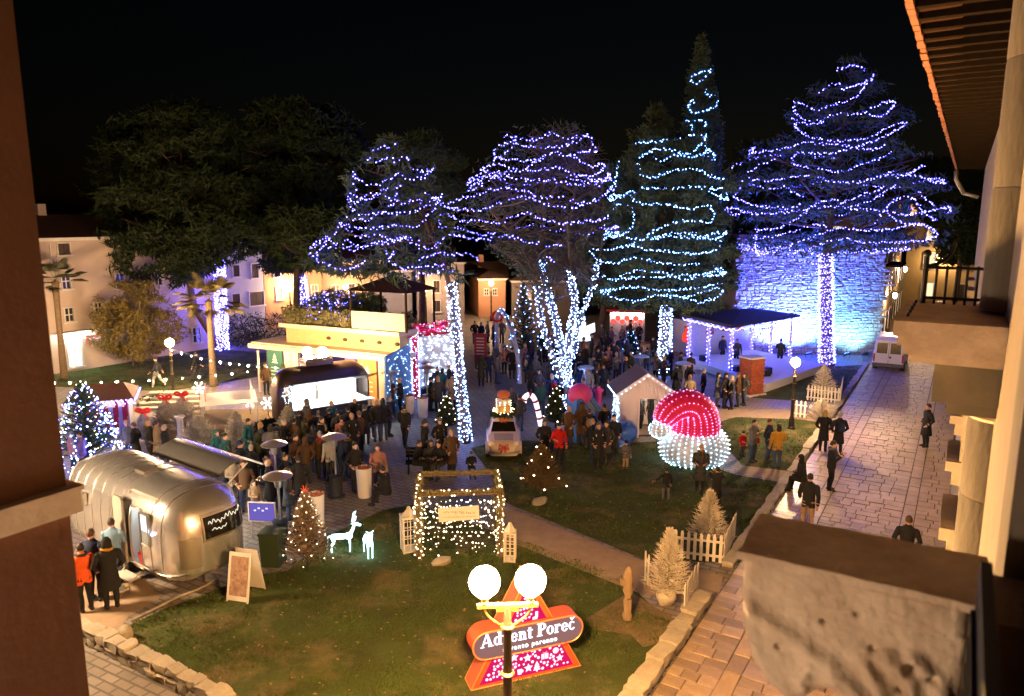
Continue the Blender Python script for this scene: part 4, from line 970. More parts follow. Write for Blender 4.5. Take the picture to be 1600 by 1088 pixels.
for x in (DX0 - .08, DX0 + .6):
    b.tube([(x, -HW - .12, .5), (x, -HW - .75, .0)], .015, 5); b.tube([(x, -HW - .42, .36), (x, -HW - .42, 0)], .015, 5)
b.build('step_frame', m_alu2, tr)
for x in (-.6, .25):
    for sy in (-1, 1):
        b = MB(); b.tube([(x, sy * (HW - .32), .34), (x, sy * (HW - .1), .34)], .34, 18); w_ = b.build('wheel', m_rub, tr, smooth=40)
        b = MB(); b.tube([(x, sy * (HW - .12), .34), (x, sy * (HW - .085), .34)], .19, 14); b.build('rim', m_alu2, w_, smooth=40)
b = MB(); b.tube([(HL - .2, -.1, .42), (HL + .1, 0, .42), (HL - .2, .1, .42)], .04, 6); b.build('tow_bar', m_alu2, tr); b = MB(); b.tube([(2.5, 0, .42), (2.5, 0, 0)], .04, 6); b.build('jack_leg', m_alu2, tr); b = MB(); b.tube([(-2.4, .5, .45), (-2.4, .5, 0)], .04, 6); b.build('jack_leg', m_alu2, tr)
# raised service hatch on the far side, curved like the roof
P = []; F = []; n1, n2 = 12, 8
for i in range(n1 + 1):
    x = -1.9 + 3.5 * i / n1
    for j in range(n2 + 1):
        f = j / n2; P.append((x, 1.12 + 1.45 * f, 2.12 + 0.50 * math.sin(math.pi * (.14 + .74 * f))))
for i in range(n1):
    for j in range(n2): F.append((i * (n2 + 1) + j, (i + 1) * (n2 + 1) + j, (i + 1) * (n2 + 1) + j + 1, i * (n2 + 1) + j + 1))
b = MB(); b.add(P, F); ht = b.build('service_hatch', m_alu, tr, smooth=True)
b = MB(); 
for x in (-1.7, 1.4): b.tube([(x, 1.1, 1.7), (x, 2.2, 2.42)], .02, 5)
b.build('gas_strut', m_alu2, ht)
b = MB(); b.tube([(-1.9, 2.58, 2.30), (1.6, 2.58, 2.30)], .03, 6); b.build('hatch_trim', m_alu2, ht)
b = MB(); b.box((-.15, 1.17, 2.06), (3.0, .05, .05)); b.build('counter_light', E('counter_strip', (1, .86, .68), 70), tr)

# ------------------------------------------------------------------ boards, bins, tree by the trailer
p = G(385, 930); t = thing('sandwich_board', 'white framed sandwich board sign standing at the silver trailer end', 'sign', p, -.25)
m_wht = M('white_frame', (.62, .58, .54), .6, var=.1)
for sgn, nm in ((-1, 'front_panel'), (1, 'back_panel')):
    rot = Matrix.Rotation(sgn * .22, 3, 'X')
    b = MB(); b.box((0, sgn * .24 - sgn * .0, .62), (.62, .025, 1.2), mat=rot); pn = b.build(nm, m_wht, t)
    b = MB(); b.box((0, sgn * .24 + sgn * .016, .64), (.48, .012, .98), mat=rot); b.build('poster', M('poster_tan', (.40, .26, .18), .6, var=.5, scale=7, col2=(.16, .08, .06)), pn)
    for x in (-.29, .29): b = MB(); b.box((x, sgn * .37, .08), (.035, .03, .2), mat=rot); b.build('foot', m_wht, pn)
p = G(412, 842); t = thing('notice_board', 'purple lit notice board standing behind the trailer end', 'sign', p, -.1)
b = MB(); b.box((0, 0, .85), (.85, .04, .62)); b.build('frame', m_wht, t); b = MB(); b.box((0, -.024, .85), (.78, .008, .55)); b.build('screen', E('board_purple', (.16, .12, .5), .3), t)
b = MB(); [b.box((-.2 + .12 * k, -.03, .9 + .07 * (k % 2)), (.07, .004, .05)) for k in range(4)]; b.build('print', E('board_white', (.8, .75, 1), .35), t)
b = MB(); b.box((-.35, .02, .27), (.05, .05, .55)); b.box((.35, .02, .27), (.05, .05, .55)); b.build('leg', m_wht, t)
p = G(428, 884); t = thing('litter_bin', 'tall dark green wheeled bin beside the ornamented fir tree', 'bin', p, -.1)
m_bin = M('bin_green', (.03, .05, .025), .55, var=.2)
b = MB(); b.box((0, 0, .5), (.5, .45, .9), top=1.12); b.build('body', m_bin, t); b = MB(); b.box((0, .02, .99), (.6, .58, .07)); b.box((0, .3, 1.0), (.5, .05, .05)); b.build('lid', m_bin, t)
for x in (-.22, .22): b = MB(); b.tube([(x - .03, .22, .1), (x + .03, .22, .1)], .1, 12); b.build('wheel', m_rub, t)
m_ornfir = M('frosted_brown_fir', (.30, .22, .17), .9, var=.45, scale=6, col2=(.13, .10, .07))
p = G(482, 884); ot = flocked_tree('brown frosted fir tree with silver ornaments right of the dark bin', p, 2.15, .72, 21, mat=m_ornfir, name='ornamented_fir', nb=330)
rr_ = random.Random(8); b = MB(); b2_ = MB()
for k in range(46):
    f = rr_.uniform(.06, .92); th = rr_.uniform(0, 6.28); r_ = .72 * (1 - f) ** .85 * .95 + .03; b.ball((r_ * math.cos(th), r_ * math.sin(th), 2.15 * f + .08), .045, 8, 6)
b.build('baubles', M('silver_bauble', (.7, .62, .58), .15, metal=1), ot, smooth=True, kind='stuff')
bulbs([(.72 * (1 - f) ** .85 * math.cos(k * 2.4), .72 * (1 - f) ** .85 * math.sin(k * 2.4), 2.15 * f + .12) for k, f in enumerate([.05 + .9 * i / 60 for i in range(60)])], .016, m_bwarm, ot)
b = MB(); [b.tube([(0, 0, 2.12), (.12 * math.cos(a_), .04, 2.2 + .12 * math.sin(a_))], [.03, .008], 5) for a_ in (0.3, 1.2, 2.0, 2.9)]; b.build('bow', M('bow_red', (.55, .1, .06), .6), ot)
# ------------------------------------------------------------------ planters, patio heaters
m_plant = M('white_planter', (.70, .66, .66), .55, var=.08)
m_coal = M('red_apples', (.40, .12, .05), .6, var=.6, scale=16)
def barrel_table(label, base, h=1.05, r=.27, fill=True):
    t = thing('barrel_table', label, 'table', base); b = MB(); b.lathe([(r * .8, 0), (r * .86, .04), (r * 1.0, h - .06), (r * 1.04, h), (r * .95, h), (r * .93, h - .06)], (0, 0, 0), 22); b.build('barrel', m_plant, t, smooth=40)
    b = MB()
    rr_ = random.Random(int(base.x * 100))
    for k in range(22): a_ = rr_.uniform(0, 6.28); q = r * .85 * math.sqrt(rr_.random()); b.ball((q * math.cos(a_), q * math.sin(a_), h - .03 + rr_.uniform(0, .03)), .055, 7, 5)
    b.build('filling', m_coal, t, smooth=True); return t
barrel_table('white round barrel with red filling right of the ornamented fir', G(495, 822))
barrel_table('white round barrel with red filling between the two standing drinkers', G(570, 776))
barrel_table('white barrel in front of the giant gift box ribbon', G(661, 652), .95, .26)
barrel_table('small white barrel among people right of the gift box', G(700, 622), .9, .24)
barrel_table('white barrel half hidden left of the gift ribbon barrel', G(640, 646), .9, .25)
m_steel = M('brushed_steel', (.45, .44, .45), .35, metal=.9, var=.15)
m_hcap = M('heater_hood', (.55, .47, .42), .35, metal=.8, var=.1)
m_hbase = M('heater_base', (.06, .07, .09), .4, metal=.5)
def patio_heater(label, base, h=2.2):
    t = thing('patio_heater', label, 'heater', base)
    b = MB(); b.lathe([(.30, 0), (.30, .06), (.23, .08), (.22, .72), (.24, .76), (.06, .8)], (0, 0, 0), 16); b.build('gas_housing', m_hbase, t, smooth=35)
    b = MB(); b.tube([(0, 0, .78), (0, 0, h - .42)], .035, 10); b.build('pole', m_steel, t, smooth=40)
    b = MB(); b.lathe([(.05, h - .44), (.10, h - .40), (.13, h - .16), (.06, h - .12)], (0, 0, 0), 12); b.build('burner', m_steel, t, smooth=40)
    b = MB(); b.lathe([(.42, h - .10), (.43, h - .08), (.30, h - .01), (.12, h + .04), (.03, h + .06)], (0, 0, 0), 20); b.build('hood', m_hcap, t, smooth=40)
    return t
for lab, u, v in [('patio heater left of the ornamented fir tree', 440, 852), ('patio heater with dark base in front of the queue, beside the drinkers', 526, 776), ('patio heater deep in the crowd behind the trailer end', 434, 790),
                  ('patio heater left of the blue mesh wall', 611, 650), ('patio heater beside the gift ribbon', 668, 640), ('patio heater standing right of the tree trunk in the plaza crowd', 914, 640),
                  ('patio heater in the plaza crowd behind the pink hut roof', 1000, 618), ('patio heater among people right of the hut', 1066, 632), ('patio heater left of the white food trailer end', 664, 628)]:
    patio_heater(lab, G(u, v))
# ------------------------------------------------------------------ houses around the square
class Fac:
    def __init__(s, A, B):
        s.A = Vector((A[0], A[1], 0)); B = Vector((B[0], B[1], 0)); s.L = (B - s.A).length; s.e = (B - s.A).normalized(); s.n = Vector((-s.e.y, s.e.x, 0)); s.ang = math.atan2(s.e.y, s.e.x)
    def xz(s, u, v):
        d = ray(u, v); cam_ = Vector((0, 0, CAMH)); t = (s.A - Vector((0, 0, 0))).dot(s.n) / d.dot(s.n); P = cam_ + d * t
        return ((P - s.A).dot(s.e), P.z)
m_shut = M('shutter_brown', (.055, .035, .025), .7, var=.2); m_frame = M('window_frame_white', (.6, .57, .52), .6, var=.1); m_dglass = MATS['dark_glass']
m_roofdk = M('old_roof_tile', (.16, .08, .05), .9, var=.4, scale=4, bump=.5)
def add_window(root, f, rect, kind='window'):
    (x0, z1), (x1, z0) = f.xz(rect[0], rect[1]), f.xz(rect[2], rect[3])
    if x1 < x0: x0, x1 = x1, x0
    if z1 < z0: z0, z1 = z1, z0
    b = MB(); w = .07
    for (a0, c0, a1, c1) in ((x0 - w, z0, x0, z1), (x1, z0, x1 + w, z1), (x0 - w, z1, x1 + w, z1 + w)): b.box(((a0 + a1) / 2, -.05, (c0 + c1) / 2), (a1 - a0, .12, c1 - c0))
    wn = b.build('window', m_frame, root)
    b = MB(); b.box(((x0 + x1) / 2, -.07, z0 - .05), (x1 - x0 + .3, .2, .1)); b.build('sill', m_frame, wn)
    if kind == 'shutter':
        for k in range(2):
            b = MB(); xa = x0 + (x1 - x0) * k / 2; xb = x0 + (x1 - x0) * (k + 1) / 2; n = 7; b.box(((xa + xb) / 2, -.03, (z0 + z1) / 2), (xb - xa - .02, .04, z1 - z0))
            for j in range(n): b.box(((xa + xb) / 2, -.056, z0 + (z1 - z0) * (j + .5) / n), (xb - xa - .12, .014, (z1 - z0) / n * .55))
            b.build('shutter', m_shut, wn)
        return wn
    gm = {'window': m_dglass, 'lit': E('lit_room', (1, .72, .42), .42), 'shop': E('shop_glow', (.78, 1, .96), .6), 'warm': E('warm_room', (1, .55, .2), .35)}[kind]
    for i in range(2):
        for j in range(2):
            b = MB(); xa = x0 + (x1 - x0) * i / 2 + .03; xb = x0 + (x1 - x0) * (i + 1) / 2 - .03; za = z0 + (z1 - z0) * j / 2 + .03; zb = z0 + (z1 - z0) * (j + 1) / 2 - .03
            b.box(((xa + xb) / 2, -.012, (za + zb) / 2), (xb - xa, .02, zb - za)); b.build('pane', gm, wn)
    b = MB(); b.box(((x0 + x1) / 2, -.02, (z0 + z1) / 2), (.06, .03, z1 - z0)); b.box(((x0 + x1) / 2, -.024, (z0 + z1) / 2), (x1 - x0, .03, .06)); b.build('glazing_bar', m_frame, wn)
    return wn
def house(label, pa_, pb_, vtop, depth, wall, wins, roof=True, name='house', Z=None):
    A, B = G(*pa_), G(*pb_); f = Fac(A, B); h = Z or f.xz((pa_[0] + pb_[0]) / 2, vtop)[1]
    t = thing(name, label, 'building', A, f.ang)
    b = MB(); b.box((f.L / 2, depth / 2, h / 2), (f.L, depth, h)); b.build('wall', wall, t)
    b = MB(); b.box((f.L / 2, -.12, h + .06), (f.L + .3, .5, .12)); b.box((f.L / 2, -.06, h - .04), (f.L + .1, .3, .08)); b.build('cornice', m_frame, t)
    if roof:
        b = MB(); o = .35; b.add([(-o, -o, h + .121), (f.L + o, -o, h + .121), (f.L + o, depth + o, h + .121), (-o, depth + o, h + .121), (depth * .4, depth / 2, h + 1.5), (f.L - depth * .4, depth / 2, h + 1.5)], [(0, 1, 5, 4), (1, 2, 5), (2, 3, 4, 5), (3, 0, 4), (3, 2, 1, 0)]); rf = b.build('roof', m_roofdk, t)
        b = MB(); b.box((f.L * .3, depth * .5, h + 1.5), (.5, .5, 1.3)); b.build('chimney', wall, rf)
    for w in wins: add_window(t, f, w[:4], w[4] if len(w) > 4 else 'window')
    return t, f, h
wl = M('pale_pink_plaster', (.50, .40, .33), .9, var=.15, scale=.8, bump=.2)
t, f, h = house('long pale building with white casement windows at the far left', (40, 593), (345, 541), 372, 9, wl,
      [(89, 381, 109, 398, 'shutter'), (95, 428, 110, 451), (100, 482, 115, 502), (147, 474, 159, 488), (103, 529, 129, 571, 'shop'), (199, 532, 222, 556, 'lit'), (300, 513, 313, 534), (180, 428, 194, 450), (240, 424, 253, 445), (190, 480, 204, 500)])
(x0, z0), (x1, z1) = f.xz(134, 536), f.xz(157, 522)
b = MB(); b.box(((x0 + x1) / 2, -.12, (z0 + z1) / 2), (x1 - x0, .14, z1 - z0)); sgn_ = b.build('shop_sign', E('shop_sign_red', (.75, .16, .12), .4), t)
b = MB(); [b.box((x0 + (x1 - x0) * (.15 + .1 * k), -.195, (z0 + z1) / 2), ((x1 - x0) * .06, .01, (z1 - z0) * (.4 if k % 2 else .3))) for k in range(8)]; b.build('sign_letters', E('shop_sign_white', (1, .9, .9), .5), sgn_)
x_, z_ = f.xz(116, 525); b = MB(); b.box((x_, -.3, z_ + .3), (2.6, .5, .08)); b.build('shop_canopy', m_frame, t); b = MB(); b.box((x_, -.3, z_ + .24), (2.2, .15, .04)); b.build('shop_light', E('shop_tube', (.8, 1, .96), 22), t)
for u_ in (66, 84): 
    x_, z_ = f.xz(u_, 450); b = MB(); b.tube([(x_, -.08, .2), (x_, -.08, h - .2)], .05, 6); b.build('downpipe', m_frame, t)
house('white house with dark shutters behind the fairy-lit trunk', (338, 528), (416, 517), 380, 8, M('white_plaster', (.46, .46, .46), .9, var=.15, scale=.8),
      [(392, 413, 403, 434, 'shutter'), (362, 460, 375, 480, 'shutter'), (389, 457, 412, 476, 'shutter'), (363, 415, 374, 432, 'shutter')])
house('orange plastered house left of the rooftop terrace', (417, 516), (505, 506), 406, 8, M('orange_plaster', (.50, .30, .14), .9, var=.2, scale=.8),
      [(427, 413, 438, 432, 'shutter'), (431, 450, 441, 467, 'lit'), (470, 445, 480, 463, 'shutter'), (486, 446, 496, 464, 'warm')])
house('ochre house with brown shutters behind the rooftop terrace', (505, 505), (597, 503), 408, 8, M('ochre_plaster', (.46, .32, .17), .9, var=.2, scale=.8),
      [(575, 442, 585, 460, 'shutter'), (545, 444, 555, 460, 'shutter'), (575, 414, 585, 428, 'shutter'), (520, 446, 530, 462, 'warm')])
house('grey stone house right of the ochre house', (598, 504), (645, 502), 424, 9, M('grey_plaster', (.34, .33, .31), .9, var=.2, scale=.8), [(606, 440, 615, 456, 'shutter'), (630, 438, 640, 458, 'warm')])
house('pale narrow house with dark shutters right of the terrace pergola', (655, 508), (726, 506), 412, 9, M('cream_plaster', (.42, .36, .29), .9, var=.2, scale=.8),
      [(677, 439, 687, 457, 'shutter'), (676, 470, 688, 487, 'shutter'), (703, 440, 713, 457, 'shutter'), (700, 470, 711, 486, 'warm')])
house('small salmon pink house glimpsed between the lit trunks', (748, 496), (790, 495), 437, 8, M('salmon_plaster', (.55, .28, .16), .9, var=.15, scale=.8), [(757, 452, 763, 461), (770, 452, 776, 461)])
house('dim stone house at the far end of the plaza', (800, 495), (905, 494), 440, 8, M('dim_plaster', (.24, .20, .16), .9, var=.2), [(822, 455, 830, 468, 'warm'), (858, 455, 866, 468, 'shutter')])
# lamps that light those fronts stand at their feet
for k, (u_, v_) in enumerate([(60, 612), (460, 512), (545, 508), (668, 512), (768, 500)]):
    p = G(u_, v_); globe_lamp(['single globe lamp below the far left building', 'single globe lamp before the orange house', 'single globe lamp before the ochre house', 'single globe lamp before the narrow pale house', 'single globe lamp before the small salmon house'][k], (p.x, p.y - .8, 0), 3.4, .2, heads=1, mat=E('lamp_glow_dim', (1.0, .62, .34), 210.0))
# blue-lit rubble wall
A, B = G(1150, 553), G(1370, 554); f = Fac(A, B); h = f.xz(1330, 382)[1] + .4
sw_ = thing('stone_building', 'tall rough stone wall of an old building washed with blue light', 'building', A, f.ang)
m_rub2 = M('rubble_stone', (.50, .47, .42), .9, var=.4, scale=1.6, bump=.7, bscale=10)
b = MB(); b.box((f.L / 2, 4, h / 2), (f.L, 8, h)); b.build('wall_core', M('mortar', (.26, .24, .21), .95, var=.3, bump=.4), sw_)
b = MB(); z = 0.02; rr_ = random.Random(4)
while z < h - .05:
    hh = rr_.choice([.10, .13, .16, .2, .26]) * rr_.uniform(.85, 1.15); x = -.4 * rr_.random()
    while x < f.L:
        w = rr_.choice([.16, .24, .34, .48, .7]) * rr_.uniform(.8, 1.25); pr = rr_.uniform(.02, .09); cx = x + w / 2; cz = z + hh / 2
        P = [(x + .012, 0.02, z + .012), (x + w - .012, 0.02, z + .012), (x + w - .012, 0.02, z + hh - .012), (x + .012, 0.02, z + hh - .012)]
        wv = .05 * math.sin(x * 2.1 + z) ; P = [(p_[0], p_[1], p_[2] + wv + rr_.uniform(-.03, .03)) for p_ in P]; T = [(cx + (p_[0] - cx) * rr_.uniform(.5, .85), -pr * rr_.uniform(.5, 1.2), cz + wv + (p_[2] - cz - wv) * rr_.uniform(.4, .8)) for p_ in P]
        b.add(P + T, [(4, 5, 6, 7), (0, 1, 5, 4), (1, 2, 6, 5), (2, 3, 7, 6), (3, 0, 4, 7)]); x += w
    z += hh
b.build('rubble_stones', m_rub2, sw_, kind='stuff')
b = MB(); b.box((f.L / 2, 4, h + .15), (f.L + .6, 8.6, .2)); b.build('roof_edge', m_roofdk, sw_)
def flood(label, u, v, target, col, watts, spot=75):
    p = A + f.e * f.xz(u, 540)[0] - f.n * 1.5; p.z = 0.0; t = thing('flood_light', label, 'floodlight', p); d = (Vector(target) - p - Vector((0, 0, .3)))
    rot = d.to_track_quat('-Z', 'Y'); rm = rot.to_matrix()
    b = MB(); b.box((0, 0, .3), (.34, .26, .12), mat=rm); b.build('housing', m_hbase, t)
    b = MB(); b.tube([(-.2, 0, 0), (-.2, 0, .3)], .015, 5); b.tube([(.2, 0, 0), (.2, 0, .3)], .015, 5); b.build('stand', m_hbase, t)
    b = MB(); c_ = Vector((0, 0, .3)) + d.normalized() * .066; b.box(c_, (.28, .2, .01), mat=rm); b.build('lens', E('flood_lens_' + label[:8], col, 12), t)
    L = bpy.data.lights.new('flood_beam', 'SPOT'); L.energy = watts; L.color = col; L.spot_size = math.radians(spot); L.spot_blend = .8; L.shadow_soft_size = .08
    o = link('flood_beam', L, t); o.location = Vector((0, 0, .3)) + d.normalized() * .12; o.rotation_mode = 'QUATERNION'; o.rotation_quaternion = rot
    return t
def on_wall(u, v): x, z = f.xz(u, v); return A + f.e * x + Vector((0, 0, z))
flood('white cyan floodlight at the foot of the stone wall by the kerb', 1338, 574, on_wall(1330, 500), (.30, .75, 1.0), 280, 130)
flood('pale floodlight at the foot of the stone wall beside the lit trunk', 1310, 572, on_wall(1290, 470), (.05, .22, 1.0), 1700, 130)
flood('deep blue floodlight at the foot of the stone wall behind the stage', 1252, 566, on_wall(1235, 440), (.04, .09, 1.0), 9500, 140)
flood('blue floodlight at the left end of the stone wall', 1215, 566, on_wall(1205, 430), (.05, .06, 1.0), 8000, 140)
# lane beyond: ochre houses, loggia, bell tower
wy = M('yellow_plaster', (.55, .38, .14), .9, var=.2, scale=.8); wb = M('brown_plaster', (.34, .20, .10), .9, var=.2, scale=.8)
c0 = FW(63.5, 6.1, -CAMH); 
def street_house(label, s0, s1, n0, n1, h, wall, side=-1):
    t = thing('house', label, 'building', FW(s0, n0, -CAMH), SANG); L = s1 - s0; D = n1 - n0
    b = MB(); b.box((L / 2, D / 2, h / 2), (L, abs(D), h)); b.build('wall', wall, t)
    b = MB(); b.box((L / 2, D / 2, h + .1), (L + .5, abs(D) + .7, .2)); b.build('roof', m_roofdk, t)
    sgn = -1 if D > 0 else 1
    for k in range(int(L / 2.6)):
        for zz in (1.0, 3.8, 6.2):
            if zz + 1.6 > h: continue
            b = MB(); b.box((1.4 + 2.6 * k, sgn * .03, zz + .8), (1.0, .1, 1.6)); w = b.build('window', m_frame, t); b = MB(); b.box((1.4 + 2.6 * k, sgn * .085, zz + .8), (.84, .03, 1.44)); b.build('shutter', m_shut, w)
    return t
Bc = B; sB = Bc.dot(SD); nB = Bc.dot(SN)
t = street_house('brown lane house with a dark wooden loggia right of the stone wall', sB + .3, sB + 9, nB + .0, nB + 7, 8.2, wb)
b = MB(); b.box((2.4, -.5, 6.1), (4.4, 1.0, .15)); b.box((2.4, -.5, 7.9), (4.4, 1.0, .12))
for k in range(12): b.box((.35 + .37 * k, -.95, 6.6), (.06, .06, .9))
b.box((2.4, -.95, 7.05), (4.4, .08, .08)); b.build('loggia', m_wood, t)
street_house('yellow lane house catching lamp light beyond the loggia', sB + 9.3, sB + 24, nB + .15, nB + 7, 8.0, wy)
pe = FW(sB + 27, -4, -CAMH)
fe = thing('house', 'yellow house closing the far end of the lane', 'building', FW(sB + 30, 14, -CAMH), SANG - math.pi / 2)
b = MB(); b.box((11, 4, 4.6), (22, 8, 9.2)); b.build('wall', wy, fe); b = MB(); b.box((11, 4, 9.35), (22.6, 8.6, .25)); b.build('roof', m_roofdk, fe)
for k in range(7):
    for zz in (1.2, 4.2, 6.8):
        b = MB(); b.box((2 + 3 * k, -.03, zz + .8), (1.2, .1, 1.7)); w = b.build('window', m_frame, fe); b = MB(); b.box((2 + 3 * k, -.085, zz + .8), (1.0, .03, 1.5)); b.build('shutter', MATS['shutter_brown'] if k % 3 else E('lit_room', (1, .72, .42), .42), w)
street_house('shadowed stone house on the right side of the lane', 46, 66, -1.4, -9, 7.2, M('lane_stone', (.30, .26, .20), .9, var=.3))
wall_lantern('street lantern lighting the yellow lane house', FW(sB + 14, nB + .1, -4.2), -SN)
wall_lantern('street lantern at the far end of the lane', FW(sB + 29.9, 2.0, -4.0), -SD)
wall_lantern('street lantern on the brown lane house front', FW(sB + 3, nB - .05, -5.4), -SN)
pt = WY(1419, 345, 150); t = thing('bell_tower', 'lit stone bell tower top showing behind the right cedar', 'tower', (pt.x, 150, 0))
b = MB(); b.box((0, 0, 4), (3.2, 3.2, 8)); 
for sx in (-1, 1):
    for sy in (-1, 1): b.box((sx * 1.2, sy * 1.2, 10.2), (.8, .8, 3))
b.box((0, 0, 11.9), (3.6, 3.6, .5)); b.build('shaft', M('tower_stone', (.5, .36, .2), .9), t); b = MB(); b.lathe([(1.8, 12.15), (1.2, 13.2), (.05, 14.4)], (0, 0, 0), 8); b.build('cap', MATS['tower_stone'], t)
b = MB(); b.ball((0, 0, 9.2), .5, 10, 8); b.build('belfry_light', E('belfry_light', (1, .6, .25), 30), t)

# ------------------------------------------------------------------ cafe pavilion with roof terrace
A, B = G(384, 611), G(602, 641); f = Fac(A, B); zr = f.xz(384, 547)[1]
cf = thing('cafe_pavilion', 'flat-roofed cafe pavilion with coloured banners and a hedged roof terrace', 'building', A, f.ang)
m_cw = M('cafe_cream', (.62, .50, .36), .8, var=.12); 
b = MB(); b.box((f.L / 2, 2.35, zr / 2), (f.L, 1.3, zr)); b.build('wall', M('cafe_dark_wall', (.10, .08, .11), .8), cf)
b = MB(); b.box((f.L / 2, 1.9, zr + .12), (f.L + .5, 2.6, .24)); b.box((f.L / 2, 1.95, zr + .28), (f.L + .3, 2.4, .08)); b.build('roof_slab', m_cw, cf)
b = MB(); b.box((f.L / 2 + .8, 2.3, zr + .75), (f.L - 1.8, 1.5, .86)); b.build('terrace_wall', M('terrace_ochre', (.50, .35, .16), .85, var=.2), cf)
b = MB(); b.box((f.L / 2 + .8, 2.2, zr + 1.3), (f.L - 1.4, 2.0, .22)); b.build('terrace_cornice', m_cw, cf)
m_hedge = M('hedge_leaf', (.13, .12, .045), .85, var=.5, scale=3)
V = []; rr_ = random.Random(9)
for (x0, x1, y0, y1) in ((1.6, f.L, 1.35, 1.9), (f.L - .5, f.L, 1.35, 3.0), (1.6, 2.2, 1.35, 3.0)):
    for _ in range(int(1500 * max(x1 - x0, y1 - y0) / 8)):
        p_ = Vector((rr_.uniform(x0, x1), rr_.uniform(y0, y1), zr + 1.42 + rr_.uniform(0, .85))); d_ = Vector((rr_.gauss(0, 1), rr_.gauss(0, 1), rr_.gauss(0, 1))).normalized(); a_ = d_.orthogonal() * .06
        V += [p_ - a_, p_ + a_, p_ + d_ * .16]
tri_obj('hedge', V, np.arange(len(V)).reshape(-1, 3), m_hedge, cf, kind='stuff')
def fpanel(root, f, u0, v0, u1, v1, mat, name, y=-.02, th=.03, emat=None):
    (x0, z1), (x1, z0) = f.xz(u0, v0), f.xz(u1, v1); b = MB(); b.box(((x0 + x1) / 2, y, (z0 + z1) / 2), (abs(x1 - x0), th, abs(z1 - z0))); return b.build(name, mat, root), (min(x0, x1), max(x0, x1), min(z0, z1), max(z0, z1))
def tree_print(b, cx, cz, s, y):
    for k in range(3): b.prism([(cx - s * (.5 - .12 * k), cz + s * .32 * k), (cx + s * (.5 - .12 * k), cz + s * .32 * k), (cx, cz + s * (.45 + .34 * k))], y - .004, y)
m_bprint = M('banner_print', (.62, .60, .52), .7)
for u0, v0, u1, v1, col, nm in ((383, 549, 410, 608, (.03, .13, .09), 'green_banner'), (528, 562, 560, 640, (.62, .19, .06), 'orange_banner'), (508, 560, 527, 640, (.16, .10, .22), 'purple_banner')):
    o, (x0, x1, z0, z1) = fpanel(cf, f, u0, v0, u1, v1, M(nm, col, .7, var=.1), nm, y=1.62); b = MB(); tree_print(b, (x0 + x1) / 2, z0 + (z1 - z0) * .55, .5, 1.60)
    for k in range(3): b.box(((x0 + x1) / 2, 1.598, z0 + (z1 - z0) * (.42 - .1 * k)), ((x1 - x0) * .55, .006, .05))
    b.build('banner_print', m_bprint, o)
for u0, v0, u1, v1 in ((410, 551, 435, 612), (561, 564, 602, 650)):
    o, (x0, x1, z0, z1) = fpanel(cf, f, u0, v0, u1, v1, M('cream_panel', (.60, .50, .37), .75, var=.08), 'cream_panel', y=1.6); b = MB(); rr_ = random.Random(int(u0))
    for k in range(16): b.box((rr_.uniform(x0 + .1, x1 - .1), 1.582, rr_.uniform(z0 + .1, z1 - .1)), (.07, .006, .09), 0)
    b.build('panel_print', M('panel_print', (.30, .26, .24), .8), o)
b = MB(); x0 = f.xz(437, 580)[0]; x1 = f.xz(507, 600)[0]; b.box(((x0 + x1) / 2, 1.66, zr * .62), (x1 - x0, .04, zr * .6)); b.build('purple_panel', E('cafe_purple', (.10, .06, .20), .2), cf)
b = MB(); b.box(((x0 + x1) / 2, .9, .55), (x1 - x0 - .4, .7, 1.1)); b.build('bar_counter', M('bar_wood', (.45, .22, .06), .6), cf)
b = MB(); 
for k in range(14): b.tube([(x0 + .4 + .25 * k, .75 + .1 * (k % 3), 1.1), (x0 + .4 + .25 * k, .75 + .1 * (k % 3), 1.35)], .04, 6)
b.build('bottles', M('bottle_amber', (.5, .22, .05), .2), cf, kind='stuff')
bulbs([(x0 + .3 + (x1 - x0 - .6) * k / 5, 1.3, zr - .75 - .15 * math.sin(k)) for k in range(6)], .07, E('cafe_bulb', (.75, .75, 1), 14), cf)
b = MB()
for k in range(4): b.tube([(f.L * (k + .2) / 4 + .4, .2, 0), (f.L * (k + .2) / 4 + .4, .2, zr)], .06, 8)
b.build('veranda_post', m_cw, cf, smooth=40)
b = MB(); b.box((f.L * .5, 1.0, zr - .06), (f.L * .8, .08, .05)); b.build('ceiling_light', E('cafe_strip', (1, .74, .42), 13), cf)
for k in range(5): b = MB(); b.ball((f.L * .5 + 1.1 * k, 1.53, zr + .75), (.16, .1, .1), 7, 5); b.build('vent_cap', m_shut, cf)
# pergola on the terrace
xp, _ = f.xz(625, 500); pg = thing('pergola', 'dark hipped pergola canopy on the cafe roof terrace', 'canopy', A + f.e * (f.L - 1.2) + f.n * 2.6 + Vector((0, 0, zr + 1.41)), f.ang)
b = MB(); b.add([(-1.9, -1.5, 2.0), (1.9, -1.5, 2.0), (1.9, 1.5, 2.0), (-1.9, 1.5, 2.0), (0, 0, 2.75)], [(0, 1, 4), (1, 2, 4), (2, 3, 4), (3, 0, 4), (3, 2, 1, 0)]); b.build('canopy', M('canopy_dark', (.09, .04, .03), .8), pg)
for sx in (-1.7, 1.7):
    for sy in (-1.3, 1.3): b = MB(); b.box((sx, sy, 1.0), (.09, .09, 2.0)); b.build('post', m_wood, pg)
b = MB(); b.box((0, -1.35, .5), (3.3, .05, .9)); b.build('parapet_panel', M('parapet_pale', (.42, .33, .28), .8), pg)
